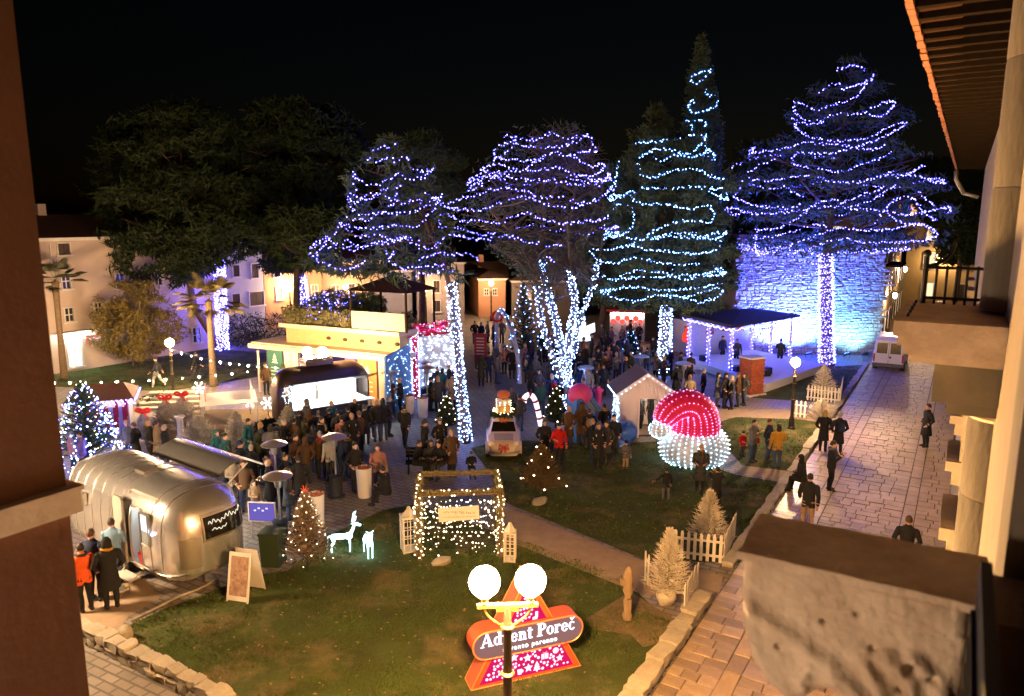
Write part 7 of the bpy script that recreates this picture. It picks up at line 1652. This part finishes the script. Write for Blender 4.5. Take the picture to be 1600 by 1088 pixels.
# yellow-leaved tree
m_yel = M('yellow_leaf', (.24, .17, .035), .8, var=.5, scale=1.2, col2=(.12, .10, .03))
tree('broadleaf_tree', 'small yellow-leaved tree behind the left lawn lamp', (208, 572), [(445, 180, 240), (470, 155, 262), (500, 146, 275), (525, 145, 285), (545, 165, 265), (556, 185, 240)], 445, 7000, .22, m_yel, .09, 14, nl=12, thr=-.08, fs=1.0, per=2)
# shrubs behind the terrace and around
def shrub(label, u, v, Y, rx, rz, mat, seed, n=2500, bm=None):
    p = WY(u, v, Y); t = thing('shrub', label, 'shrub', (p.x, Y, p.z - rz)); P_ = []; rr = random.Random(seed)
    while len(P_) < n:
        d = Vector((rr.gauss(0, 1), rr.gauss(0, 1), rr.gauss(0, 1))).normalized() * rr.random() ** .4
        if mnoise.noise(d * 2.5 + Vector((seed, 0, 0))) < -.15: continue
        P_.append((d.x * rx, d.y * rx, rz + d.z * rz))
    cloud('foliage', P_, .2, mat, t, per=2, seed=seed); b = MB(); b.tube([(0, 0, -max(0, 0)), (0, 0, rz)], .05, 5); b.build('stem', m_bark, t)
    if bm: bulbs([Vector(P_[i]) * 1.0 for i in range(0, 140)], .035, bm, t)
shrub('dark light-dotted shrub on the roof terrace beside the lit pine', 520, 478, 44, 1.7, 1.0, m_needle, 1, bm=m_bv)
shrub('dark shrub on the roof terrace left of the pergola', 570, 478, 44, 1.4, .8, m_needle, 2)
shrub('dark clipped bush on the left lawn below the steps', 245, 632, 37, .9, .6, m_needle, 3, 1200)
shrub('dark green low bush left of the food trailer', 425, 668, 32.5, .8, .35, m_fir, 4, 1200)
shrub('low evergreen bush at the left of the food trailer queue', 408, 690, 31, .7, .3, m_fir, 5, 1200)
shrub('dark evergreen mass between the stage and the far stall', 1090, 505, 54, 3.0, 1.8, m_needle, 6, 3500)
shrub('olive hedge in front of the white house', 395, 520, 56, 3.6, 1.6, m_needle3, 7, 3000)
shrub('dark low hedge along the lawn edge behind the hat visitors', 1215, 680, 33, 1.0, .35, m_fir, 8, 1200)
# palms
def palm(label, base_px, crown_px, Y, seed, fl=1.9, n=30, col=(.10, .11, .035)):
    b0 = Vector((WY(*base_px, Y).x, Y, 0)); c = WY(*crown_px, Y) - b0; t = thing('palm_tree', label, 'palm', b0); rr = random.Random(seed)
    b = MB(); P_ = smoothline([(0, 0, 0), (c.x * .3, 0, c.z * .5), c], 2); b.tube(P_, [.24 - .08 * math.sin(i / len(P_) * 3) for i in range(len(P_))], 10); b.build('trunk', M('palm_fibre', (.20, .14, .08), .95, var=.5, scale=6, bump=1.0, stretch=(1, 1, 2)), t, smooth=True)
    V = []
    for k in range(n):
        th = k * 2.4; el = rr.uniform(-.5, 1.2); d = Vector((math.cos(th) * math.cos(el), math.sin(th) * math.cos(el), math.sin(el))); L = fl * rr.uniform(.7, 1.05); tip = c + d * L * .55; side = d.cross(Vector((0, 0, 1))).normalized()
        for j in range(15):
            a = (j - 7) / 7 * 1.35; e = (d * math.cos(a) + side * math.sin(a)); l = L * .5 * (1 - .25 * abs(a)); w = side.cross(e).normalized() * .0 + e.cross(Vector((0, 0, 1))).normalized() * .028
            q = tip + e * l + Vector((0, 0, -.28 * l * l)); m_ = tip + e * l * .55; V += [tip, m_ + w, q, tip, q, m_ - w]
        s_ = side * .015; V += [c - s_, c + s_, tip]
    tri_obj('fronds', V, np.arange(len(V)).reshape(-1, 3), M('palm_leaf' + str(seed), col, .6, var=.4), t, kind='stuff'); return t
palm('fan palm lit from below in front of the violet-lit pine trunk', (334, 604), (326, 470), 41.0, 1, 2.0, 34, (.16, .13, .04))
palm('slender fan palm standing against the pale building at the left', (100, 585), (86, 440), 43.0, 2, 1.7, 26, (.05, .055, .02))
# ------------------------------------------------------------------ people: one continuous remeshed body per pose, copied with own clothes
def ell_loft(rings, n=12):
    # rings: (cx, cy, cz, rx, ry); closed loft
    P = []; F = []
    for cx, cy_, cz, rx, ry in rings:
        for k in range(n): a = 2 * math.pi * k / n; P.append((cx + rx * math.cos(a), cy_ + ry * math.sin(a), cz))
    m = len(rings)
    for i in range(m - 1):
        for k in range(n): F.append((i * n + k, i * n + (k + 1) % n, (i + 1) * n + (k + 1) % n, (i + 1) * n + k))
    F.append(tuple(range(n))[::-1]); F.append(tuple((m - 1) * n + k for k in range(n)))
    return P, F
def body_mesh(name, coat=0.0, arms='down', walk=0.0, sit=False, broad=1.0, fingers=True, bulky=1.0, bend=0.0):
    parts = []                                   # (MB, tag): 0 jacket 1 trousers 2 skin 3 shoes
    def addp(tag_, fn): b = MB(); fn(b); parts.append((b, tag_))
    hz = .88 if not sit else .52
    def limb(b, pts, rad): 
        pts = [Vector(p) for p in pts]; d0 = (pts[0] - pts[1]).normalized(); d1 = (pts[-1] - pts[-2]).normalized(); P_ = [pts[0] + d0 * rad[0] * .8] + pts + [pts[-1] + d1 * rad[-1] * .8]; b.tube(P_, [rad[0] * .35] + list(rad) + [rad[-1] * .35], 10)
    for sx in (-1, 1):
        st_ = walk * sx
        if sit: hip, kn, an = (sx * .1, -.02, hz), (sx * .13, -.42, hz + .02), (sx * .13, -.46, .10)
        else: hip, kn, an = (sx * .09, 0, hz), (sx * .10, -.03 - st_ * .16, .48), (sx * .10, .02 - st_ * .30 + abs(walk) * .05, .10 + (.07 if st_ < 0 else 0))
        addp(1, lambda b: limb(b, [hip, ((hip[0] + kn[0]) / 2, (hip[1] + kn[1]) / 2, (hip[2] + kn[2]) / 2), kn, ((kn[0] + an[0]) / 2, (kn[1] + an[1]) / 2 + .015, (kn[2] + an[2]) / 2 + .03), an], [.098, .09, .07, .068, .052]))
        addp(3, lambda b: limb(b, [(an[0], an[1] + .04, an[2] - .05), (an[0], an[1] - .05, an[2] - .045), (an[0] + sx * .015, an[1] - .16, an[2] - .06)], [.05, .055, .042]))
    tz = hz - .88; lean = bend
    def R_(z, rx, ry, dy=0.0): return (0, dy - lean * max(0, z - .95), z + tz, rx * broad, ry * bulky)
    rings = [R_(.80, .165, .125), R_(.88, .178, .135), R_(.98, .172, .13), R_(1.10, .168, .125), R_(1.24, .182, .13), R_(1.36, .198, .125), R_(1.43, .17, .105), R_(1.49, .09, .075), R_(1.52, .07, .068)]
    if coat: rings = [R_(coat, .215, .185), R_(coat + .03, .22, .19), R_((coat + .88) / 2, .205, .17)] + rings[1:]
    addp(0, lambda b: b.add(*ell_loft(rings, 16)))
    ly = -lean * .5
    addp(2, lambda b: limb(b, [(0, .005 + ly, 1.47 + tz), (0, -.01 + ly * 1.05, 1.58 + tz)], [.055, .052]))
    hy = -.02 + ly * 1.15; hzz = 1.635 + tz
    def head(b):
        b.ball((0, hy, hzz), (.077, .095, .118), 16, 12); b.ball((0, hy - .03, hzz - .07), (.055, .06, .055), 10, 8)
        b.tube([(0, hy - .085, hzz + .005), (0, hy - .115, hzz - .025)], [.012, .018], 6); b.ball((0, hy - .10, hzz - .035), (.018, .02, .014), 6, 5)
        for sx in (-1, 1): b.ball((sx * .078, hy + .01, hzz - .01), (.014, .026, .034), 8, 6)
        b.tube([(-.03, hy - .088, hzz - .065), (.03, hy - .088, hzz - .065)], .011, 6)
    addp(2, head)
    for sx in (-1, 1):
        sh = Vector((sx * .195 * broad, .005 + ly * .85, 1.385 + tz))
        mode = arms if isinstance(arms, str) else arms[0 if sx < 0 else 1]
        el, wr = {'down': ((sx * .265, .03, 1.10), (sx * .27, -.05, .86)), 'pocket': ((sx * .30, .06, 1.12), (sx * .205, -.10, .95)), 'phone': ((sx * .25, -.06, 1.12), (sx * .10, -.30, 1.30)),
                  'fold': ((sx * .27, -.02, 1.13), (-sx * .02, -.20, 1.16)), 'out': ((sx * .40, -.02, 1.20), (sx * .58, -.10, 1.06)), 'hold': ((sx * .26, -.02, 1.12), (sx * .14, -.26, 1.12)), 'up': ((sx * .27, -.16, 1.30), (sx * .13, -.26, 1.50)), 'swing': ((sx * .25, .03 - sx * .10, 1.11), (sx * .24, -.04 - sx * .26, .90))}[mode]
        el = Vector(el) + Vector((0, ly * .5, tz)); wr = Vector(wr) + Vector((0, ly * .4, tz))
        addp(0, lambda b: limb(b, [sh, sh.lerp(el, .5), el, el.lerp(wr, .5), wr], [.078, .07, .06, .055, .047]))
        d = (wr - el).normalized(); side = d.cross(Vector((0, 1, 0)) if abs(d.y) < .8 else Vector((0, 0, 1))).normalized(); nrm = d.cross(side)
        def hand(b):
            limb(b, [wr, wr + d * .05, wr + d * .085], [.028, .034, .03])
            if fingers:
                for k in range(4):
                    o = wr + d * .085 + side * (.024 - .016 * k); l = (.062, .072, .068, .052)[k]; b.tube([o, o + d * l * .55 + nrm * .008, o + d * l * .9 + nrm * .03], [.0125, .0115, .009], 6)
                o = wr + d * .03 + side * .03; b.tube([o, o + side * .03 + d * .03, o + side * .036 + d * .062 + nrm * .01], [.014, .0125, .010], 6)
        addp(2, hand)
    me0 = bpy.data.meshes.new('src'); V = []; F = []; tags = []
    for b, tg in parts: k = len(V); V += b.v; F += [tuple(i + k for i in q) for q in b.f]; tags += [tg] * len(b.v)
    me0.from_pydata(V, [], F); bm = bmesh.new(); bm.from_mesh(me0); bmesh.ops.recalc_face_normals(bm, faces=bm.faces); bm.to_mesh(me0); bm.free()
    o = bpy.data.objects.new('src', me0); COL.objects.link(o); md = o.modifiers.new('r', 'REMESH'); md.mode = 'VOXEL'; md.voxel_size = .0135; sm = o.modifiers.new('s', 'SMOOTH'); sm.iterations = 2; sm.factor = .4
    dg = bpy.context.evaluated_depsgraph_get(); me = bpy.data.meshes.new_from_object(o.evaluated_get(dg)); me.name = name; bpy.data.objects.remove(o)
    kd = kdtree.KDTree(len(V)); [kd.insert(v, i) for i, v in enumerate(V)]; kd.balance()
    n = len(me.polygons); cen = np.zeros(n * 3, dtype=np.float32); me.polygons.foreach_get('center', cen); cen = cen.reshape(-1, 3); idx = np.zeros(n, dtype=np.int32)
    for i in range(n): idx[i] = tags[kd.find(cen[i])[1]]
    # jacket hem and collar follow clean heights
    hemz = (coat if coat else .80) + tz
    me.materials.clear()
    for _ in range(4): me.materials.append(None)
    me.polygons.foreach_set('material_index', idx); me.polygons.foreach_set('use_smooth', np.ones(n, dtype=bool)); me.update()
    return me, (hy, hzz)
def hair_mesh(hd, style):
    hy, hz = hd; b = MB()
    n, m = 14, 8; P = []; F = []
    for j in range(m + 1):
        ph = math.pi * .62 * j / m
        for k in range(n):
            a = 2 * math.pi * k / n; front = max(0, -math.sin(a)); cut = 1 - .42 * front * (ph / (math.pi * .62)); p2 = ph * cut
            P.append((.086 * math.sin(p2) * math.cos(a), hy + .012 + .106 * math.sin(p2) * math.sin(a), hz + .012 + .122 * math.cos(p2)))
    for j in range(m):
        for k in range(n): F.append((j * n + k, j * n + (k + 1) % n, (j + 1) * n + (k + 1) % n, (j + 1) * n + k))
    b.add(P, F)
    if style == 'long': b.add(*ell_loft([(0, hy + .06, hz - .26, .075, .035), (0, hy + .055, hz - .1, .09, .055), (0, hy + .04, hz + .02, .088, .07), (0, hy + .03, hz + .08, .06, .05)], 12))
    if style == 'cap': b.add(*ell_loft([(0, hy + .0, hz + .02, .094, .112), (0, hy, hz + .10, .088, .104), (0, hy, hz + .145, .05, .06), (0, hy, hz + .17, .025, .025)], 14))
    if style == 'hood': b.add(*ell_loft([(0, hy + .07, hz - .2, .12, .06), (0, hy + .05, hz - .08, .11, .09), (0, hy + .045, hz + .06, .10, .085), (0, hy + .04, hz + .13, .05, .05)], 14))
    o = b.build('hair', M('hair_dark', (.02, .014, .01), .6), smooth=True); me = o.data; bpy.data.objects.remove(o); return me
PROTO = {}; SHOE0 = M('shoe_dark', (.02, .016, .014), .6)
for nm, kw in {'stand': dict(arms='down'), 'pocket': dict(arms='pocket', bulky=1.1), 'coat': dict(coat=.50, arms='pocket', bulky=1.05), 'coatdown': dict(coat=.48, arms='hold'), 'walk': dict(arms='swing', walk=1.0), 'phone': dict(arms='phone', bulky=1.05), 'hold': dict(arms=('hold', 'down')),
               'sit': dict(arms='hold', sit=True, bend=.25), 'out': dict(arms=('down', 'out'), walk=.5), 'up': dict(arms='up', coat=.62), 'fold': dict(arms='fold', bulky=1.1)}.items():
    PROTO[nm] = body_mesh('person_' + nm, **kw)
HAIR = {(nm, s): hair_mesh(PROTO[nm][1], s) for nm in PROTO for s in ('short', 'long', 'cap', 'hood')}
CL = {'black': (.022, .022, .025), 'charcoal': (.05, .05, .055), 'navy': (.024, .034, .075), 'brown': (.09, .05, .025), 'olive': (.04, .042, .02), 'grey': (.12, .12, .13), 'beige': (.32, .24, .16), 'white': (.5, .5, .5), 'red': (.45, .015, .015), 'orange': (.55, .15, .02), 'neon orange': (.75, .12, .03),
      'mustard': (.42, .22, .03), 'pink': (.60, .06, .25), 'dusty pink': (.34, .16, .15), 'light blue': (.18, .30, .45), 'purple': (.14, .09, .30), 'jeans': (.05, .075, .14), 'tan': (.34, .23, .13), 'teal': (.03, .12, .13)}
SKIN = [M('skin_a', (.52, .30, .21), .6, var=.06), M('skin_b', (.44, .25, .17), .6, var=.06)]
HAIRM = {'dark': M('hair_dark', (.02, .014, .01), .6), 'brown': M('hair_brown', (.07, .035, .018), .6), 'blonde': M('hair_blonde', (.45, .27, .10), .6), 'grey': M('hair_grey', (.30, .28, .26), .7)}
SHOE = M('shoe_dark', (.02, .016, .014), .6)
def cloth(c): return M('cloth_' + c, CL[c], .85, var=.25, scale=9, bump=.25, bscale=14, spec=.15)
ACC = {}; ACC_KINDS = ['scarf', 'backpack', 'shoulder_bag']
for nm_ in ('stand', 'pocket', 'coat', 'coatdown', 'walk', 'phone', 'hold', 'fold'):
    hy_, hz_ = PROTO[nm_][1]; D_ = {}
    b = MB(); b.tube([(.105 * math.cos(k * .6283), hy_ + .035 + .10 * math.sin(k * .6283), hz_ - .145 + .012 * math.sin(k * 1.3)) for k in range(11)], .036, 7); b.tube([(.05, hy_ - .085, hz_ - .16), (.06, hy_ - .13, hz_ - .3), (.055, hy_ - .14, hz_ - .42)], [.035, .035, .03], 6); o = b.build('scarf', SHOE0, smooth=True); D_['scarf'] = o.data; bpy.data.objects.remove(o)
    b = MB(); b.ball((0, .22, 1.18), (.14, .085, .21), 12, 8); b.ball((0, .29, 1.10), (.10, .04, .10), 10, 6); b.tube([(-.1, .15, 1.36), (-.11, -.02, 1.44), (-.12, -.135, 1.28)], .018, 5); b.tube([(.1, .15, 1.36), (.11, -.02, 1.44), (.12, -.135, 1.28)], .018, 5); o = b.build('backpack', SHOE0, smooth=True); D_['backpack'] = o.data; bpy.data.objects.remove(o)
    b = MB(); b.box((.27, .02, .84), (.09, .26, .22), top=.85); b.tube([(.25, .1, .93), (.12, .08, 1.3), (-.12, .02, 1.45), (-.05, -.14, 1.3), (.2, -.13, .98)], .014, 5); o = b.build('shoulder_bag', SHOE0, smooth=40); D_['shoulder_bag'] = o.data; bpy.data.objects.remove(o)
    ACC[nm_] = D_
pr = random.Random(77); ORD = ['first', 'second', 'third', 'fourth', 'fifth', 'sixth', 'seventh', 'eighth', 'ninth', 'tenth', 'eleventh', 'twelfth', 'thirteenth', 'fourteenth', 'fifteenth', 'sixteenth', 'seventeenth', 'eighteenth', 'nineteenth', 'twentieth', 'twenty-first', 'twenty-second', 'twenty-third', 'twenty-fourth', 'twenty-fifth', 'twenty-sixth', 'twenty-seventh', 'twenty-eighth', 'twenty-ninth', 'thirtieth']
def person(u, v, pose, top, legs, face, hair='short', hcol='dark', h=1.0, label='', group=None, z=0.0):
    # face: direction the person looks, degrees; 0 = to the camera, 90 = to the right of the picture, 180 = away
    me, hd = PROTO[pose]; p = G(u, v, z); o = bpy.data.objects.new('person', me); COL.objects.link(o); o.location = p; ry = math.radians(face) + math.atan2(p.x, p.y) * -1.0; o.rotation_euler.z = ry; o.scale = (h * pr.uniform(.97, 1.05), h * pr.uniform(.97, 1.05), h)
    ms = [cloth(top), cloth(legs), pr.choice(SKIN), SHOE]
    for i, s_ in enumerate(o.material_slots): s_.link = 'OBJECT'; s_.material = ms[i]
    tag(o, label, 'person', group)
    hm = bpy.data.objects.new('hat' if hair == 'cap' else 'hood' if hair == 'hood' else 'hair', HAIR[(pose, hair)]); COL.objects.link(hm); hm.parent = o
    if h > .9 and pose in ACC and pr.random() < .45:
        kind_ = pr.choice(ACC_KINDS); ac = bpy.data.objects.new(kind_, ACC[pose][kind_]); COL.objects.link(ac); ac.parent = o; ac.material_slots[0].link = 'OBJECT'; ac.material_slots[0].material = cloth(pr.choice(['brown', 'red', 'grey', 'tan', 'charcoal', 'white', 'mustard', 'navy']))
    hm.material_slots[0].link = 'OBJECT'; hm.material_slots[0].material = cloth(top) if hair == 'hood' else (cloth(pr.choice(['charcoal', 'grey', 'navy'])) if hair == 'cap' else HAIRM[hcol])
    return o
GARM = {'coat': 'long coat', 'coatdown': 'long coat', 'up': 'coat'}
# singled out people
for a in [
 (136, 955, 'phone', 'neon orange', 'black', 200, 'short', 'dark', 1.0, 'person in a neon orange top, leftmost beside the trailer door'),
 (152, 938, 'pocket', 'navy', 'black', 150, 'short', 'brown', 1.08, 'person in a navy jacket behind the neon orange top near the trailer'),
 (176, 950, 'coat', 'black', 'black', 185, 'hood', 'dark', 1.05, 'person in a bulky black hooded coat facing the trailer steps'),
 (183, 912, 'phone', 'light blue', 'jeans', 160, 'short', 'dark', 1.03, 'person in a light blue jacket beside the open trailer door'),
 (633, 698, 'walk', 'black', 'black', 165, 'short', 'dark', 1.02, 'person in black walking alone away between queue and bench'),
 (592, 768, 'hold', 'dusty pink', 'charcoal', 10, 'long', 'brown', .98, 'person in a dusty pink jacket behind the right white barrel'),
 (557, 768, 'coat', 'black', 'black', 30, 'short', 'dark', 1.02, 'person in a dark coat just left of the right white barrel'),
 (606, 792, 'sit', 'black', 'black', 240, 'short', 'dark', 1.0, 'person in black crouching at the path edge near the doe figure'),
 (850, 722, 'coat', 'black', 'black', 20, 'long', 'brown', .98, 'person in a black coat beside the red jacket near the car'),
 (873, 728, 'hold', 'red', 'black', 5, 'cap', 'dark', .98, 'person in a bright red jacket right of the cream car'),
 (1040, 783, 'out', 'black', 'grey', 200, 'short', 'dark', .66, 'small child in a dark jacket with one arm out on the hat lawn'),
 (1093, 770, 'coatdown', 'charcoal', 'black', 0, 'short', 'blonde', 1.0, 'person in a dark knee-length coat standing before the hat brim'),
 (1118, 800, 'up', 'black', 'black', 195, 'short', 'dark', .88, 'person in black photographing the giant hat, right of the coat wearer'),
 (977, 735, 'hold', 'grey', 'beige', 20, 'cap', 'dark', .66, 'small child in a patterned grey jacket left of the pompom'),
 (1159, 714, 'hold', 'red', 'charcoal', 40, 'cap', 'dark', .60, 'small child in a dull red jacket right of the giant hat'),
 (1175, 722, 'phone', 'grey', 'jeans', 60, 'short', 'dark', .98, 'person in a grey jacket and jeans behind the small red child'),
 (1199, 722, 'pocket', 'navy', 'jeans', 70, 'short', 'brown', 1.0, 'person in a navy jacket half behind the mustard jacket'),
 (1213, 732, 'hold', 'mustard', 'jeans', 200, 'long', 'dark', 1.0, 'person in a mustard yellow jacket on the lawn by the lamp'),
 (1285, 706, 'coat', 'black', 'black', 170, 'long', 'blonde', 1.0, 'blonde person in a black coat at the kerb'),
 (1308, 712, 'coat', 'black', 'black', 200, 'short', 'grey', 1.03, 'person in a black coat right of the blonde at the kerb'),
 (1296, 767, 'phone', 'black', 'black', 100, 'short', 'dark', 1.04, 'person in black with one hand raised standing on the street paving'),
 (1254, 772, 'sit', 'black', 'black', 250, 'hood', 'dark', 1.0, 'person in black sitting on the low kerb wall'),
 (1260, 830, 'walk', 'black', 'tan', 180, 'short', 'dark', 1.05, 'person in a black jacket and tan trousers walking away on the street'),
 (1445, 699, 'coat', 'black', 'black', 300, 'short', 'brown', 1.06, 'person in a black coat alone in the middle of the street'),
 (1411, 906, 'pocket', 'black', 'black', 180, 'short', 'brown', 1.02, 'person in black seen from behind above the carved console'),
 (247, 606, 'walk', 'black', 'white', 250, 'short', 'dark', 1.0, 'person in a black jacket and white trousers on the steps by the lamp'),
 (308, 596, 'walk', 'black', 'charcoal', 90, 'cap', 'dark', .98, 'person in black walking right of the lawn lamp'),
 (417, 617, 'stand', 'brown', 'black', 20, 'long', 'brown', 1.0, 'person in a brown jacket standing before the green banner'),
 (934, 652, 'up', 'pink', 'jeans', 200, 'short', 'dark', .95, 'person in a bright pink jacket bending at the slide top'),
 (1000, 672, 'stand', 'charcoal', 'black', 120, 'short', 'dark', 1.0, 'person in dark clothes inside the hut doorway, left one'),
 (1016, 668, 'stand', 'black', 'navy', 240, 'short', 'dark', 1.0, 'person in black clothes inside the hut doorway, right one'),
 (752, 604, 'coat', 'olive', 'black', 180, 'hood', 'dark', 1.02, 'person in an olive coat seen from behind below the red notice board'),
 (888, 700, 'coat', 'brown', 'charcoal', 330, 'long', 'blonde', 1.02, 'person in a long brown coat beside the lit plaza trunk'),
 (116, 742, 'hold', 'dusty pink', 'black', 100, 'cap', 'dark', .95, 'person in a pink coat at the foot of the light-covered fir'),
 (132, 744, 'pocket', 'purple', 'black', 250, 'short', 'dark', .98, 'person in a purple jacket at the foot of the light-covered fir')]:
    person(*a[:9], label=a[9])
# crowds, counted from the left within each place
def crowd(place, group, L):
    L = sorted(L, key=lambda a: a[0])
    for k, a in enumerate(L):
        u, v, pose, top, legs, face, hair, hcol, h = (list(a) + ['short', 'dark', 1.0])[:9] if len(a) >= 9 else (list(a) + [['short', 'dark', 1.0], ['dark', 1.0], [1.0]][len(a) - 6])[:9] if len(a) >= 6 and False else a
        person(u, v, pose, top, legs, face, hair, hcol, h, label='person in %s %s, %s from the left %s' % (top, GARM.get(pose, 'jacket'), ORD[k], place), group=group)
def rc(u, v, pose=None, top=None, legs=None, face=None, h=None):
    return (u, v, pose or pr.choice(['stand', 'pocket', 'coat', 'coatdown', 'phone', 'hold', 'fold', 'pocket', 'coat']), top or pr.choice(['black', 'charcoal', 'navy', 'black', 'brown', 'olive', 'charcoal', 'grey', 'beige', 'navy', 'dusty pink', 'teal', 'black', 'grey']), legs or pr.choice(['black', 'jeans', 'charcoal', 'black', 'navy']), face if face is not None else pr.uniform(0, 360), pr.choice(['short', 'short', 'long', 'cap', 'short', 'hood']), pr.choice(['dark', 'brown', 'dark', 'grey', 'blonde']), h or pr.uniform(.95, 1.06))
crowd('behind the silver trailer roof', 'people behind the trailer roof', [rc(215, 728, 'coat', 'black'), rc(236, 726, 'pocket', 'charcoal'), rc(202, 722, 'pocket', 'grey'), rc(248, 724, 'coat', 'beige'), rc(262, 730, 'pocket', 'black')])
crowd('behind the silver trailer end', 'crowd behind the trailer end', [rc(368, 790, 'hold', 'beige', 'charcoal', 20), rc(385, 800, 'pocket', 'brown'), rc(396, 768, 'coat', 'black', face=160), rc(378, 765), rc(408, 752, 'coat', 'olive'), rc(424, 800, 'coatdown', 'black'), rc(430, 776, 'phone', 'purple', 'black'), rc(448, 790, 'pocket', 'black'), rc(452, 812, 'coat', 'charcoal'), rc(470, 792, 'coat', 'black', 'black', 200), rc(480, 756), rc(464, 752), rc(503, 748, 'pocket', 'brown'), rc(518, 752, 'hold', 'white', 'charcoal', 210), rc(535, 752, 'pocket', 'navy'), rc(492, 740), rc(400, 812, 'hold', 'beige', 'jeans', 30, .75), rc(545, 745, 'coat', 'charcoal')])
crowd('in the food trailer queue', 'queue at the food trailer', [rc(470, 706), rc(486, 704, 'pocket', 'brown', face=170), rc(500, 706, face=180), rc(516, 700, 'coat', 'black', face=175), rc(531, 706, 'coat', 'charcoal', face=190), rc(536, 716, 'pocket', 'dusty pink', face=200), rc(552, 716, 'coat', 'black', face=10), rc(564, 706, 'pocket', 'brown', 'black', 240), rc(572, 694, 'coat', 'black', face=180), rc(590, 690, 'phone', 'black', 'jeans', 200), rc(600, 688, 'pocket', 'black', 'jeans', 180), rc(546, 696, 'pocket', 'charcoal', face=180), rc(580, 684, 'coat', 'navy', face=200), rc(520, 690), rc(482, 688), rc(608, 682, 'pocket', 'charcoal', 'black', 100), rc(505, 722), rc(556, 682)])
crowd('before the gift box', 'people before the gift box', [rc(612, 648, 'phone', 'brown', 'black', 60), rc(626, 648, 'pocket', 'black', 'black', 280), rc(674, 642, 'coat', 'black'), rc(685, 644, 'coat', 'charcoal', face=200), rc(707, 640, 'coat', 'beige', 'black', 190), rc(692, 626), rc(718, 634, 'pocket', 'charcoal'), rc(702, 618, 'pocket', 'black'), rc(684, 622), rc(620, 636)])
crowd('among the bench sitters', 'people around the bench', [(650, 744, 'sit', 'black', 'black', 60, 'short', 'dark', 1.0), (672, 742, 'sit', 'charcoal', 'black', 20, 'hood', 'dark', 1.0), (690, 744, 'sit', 'black', 'charcoal', 330, 'short', 'dark', 1.0), rc(706, 744, 'coat', 'brown', 'black', 20), rc(688, 722, 'coat', 'black'), rc(664, 724, 'pocket', 'black'), (736, 744, 'sit', 'black', 'black', 10, 'cap', 'dark', .7)])
crowd('mid plaza', 'people in the middle of the plaza', [rc(790, 676, 'coat', 'olive', 'black', 180), rc(812, 674, 'pocket', 'charcoal', 'jeans', 160), rc(800, 660, 'coat', 'charcoal'), rc(764, 598, 'pocket', 'navy'), rc(777, 600, 'stand', 'grey', 'jeans'), rc(788, 584), rc(800, 592, 'coat', 'black'), rc(830, 622, 'coat', 'black', 'black', 180), rc(842, 628, 'pocket', 'charcoal', 'jeans'), rc(852, 618), rc(838, 606), rc(858, 604), rc(824, 598), rc(868, 622, 'coat', 'navy'), rc(846, 650), rc(862, 640)])
crowd('left of the hut', 'people left of the hut', [rc(908, 696, 'coat', 'brown'), rc(920, 700, 'coat', 'black', face=180), rc(934, 734, 'coat', 'black', 'black', 20), rc(946, 726, 'coat', 'charcoal', 'black', 350), rc(924, 722, 'pocket', 'black', face=90), rc(958, 718, 'coat', 'black', 'black', 10), rc(943, 692, 'pocket', 'black'), rc(900, 668)])
crowd('in the dense far crowd', 'dense crowd at the far plaza', [rc(900, 566), rc(912, 572), rc(924, 560), rc(936, 574), rc(948, 562), rc(958, 578), rc(968, 566), rc(980, 574), rc(990, 552), rc(972, 546), rc(955, 548), rc(940, 542), rc(925, 545), rc(998, 542, 'coat', 'black'), rc(984, 538, 'coat', 'black'), rc(962, 596), rc(945, 600, 'pocket', 'brown'), rc(928, 606), rc(985, 596), rc(976, 606), rc(905, 595), rc(890, 570), rc(1010, 586), rc(933, 588), rc(915, 582), rc(950, 586), rc(968, 586), rc(893, 588)])
crowd('between hut and stage', 'people between hut and stage', [rc(1056, 622, 'coat', 'black'), rc(1076, 640, 'hold', 'beige', 'brown', 20), rc(1074, 618, 'out', 'black', 'black', 60), rc(1098, 626, 'pocket', 'black', 'navy', 280), rc(1120, 636, 'coat', 'grey', 'charcoal', 90), rc(1132, 638, 'coat', 'black', 'black', 60), rc(1142, 640, 'pocket', 'charcoal', 'black', 280), rc(1152, 636, 'phone', 'brown', 'black', 270), rc(1162, 634, 'pocket', 'charcoal', 'jeans', 300), rc(1036, 606), rc(1024, 600)])
crowd('on the lit stage', 'people on the stage', [(1128, 566, 'stand', 'navy', 'black', 40, 'short', 'dark', 1.0), (1150, 572, 'hold', 'charcoal', 'black', 10, 'short', 'dark', 1.0), (1218, 572, 'hold', 'olive', 'black', 340, 'cap', 'dark', 1.0)])
crowd('at the cafe bar counter', 'people at the cafe bar', [rc(470, 640, 'stand', 'orange', 'black', 10), rc(452, 630, 'stand', 'charcoal', 'black', 30)])
crowd('near the far salmon house', 'far people near the salmon house', [rc(752, 540), rc(762, 536), rc(772, 542), rc(742, 538), rc(784, 536)])

crowd('around the lit plaza trunks', 'people around the lit plaza trunks', [rc(u_, v_) for u_, v_ in ((842, 584), (852, 572), (864, 584), (874, 572), (862, 560), (846, 556), (832, 572), (820, 580), (826, 556), (880, 596), (884, 556), (906, 622), (918, 628), (930, 626), (942, 618), (896, 652), (910, 650), (872, 650))])
crowd('standing before the stage steps', 'people before the stage steps', [rc(u_, v_) for u_, v_ in ((1020, 570), (1032, 578), (1046, 588), (1062, 596), (1078, 596), (1028, 556))])
crowd('behind the queue near the frosted firs', 'people near the frosted firs', [rc(u_, v_) for u_, v_ in ((392, 726), (410, 726), (426, 734), (446, 728), (462, 722), (478, 724), (342, 742), (356, 752))])
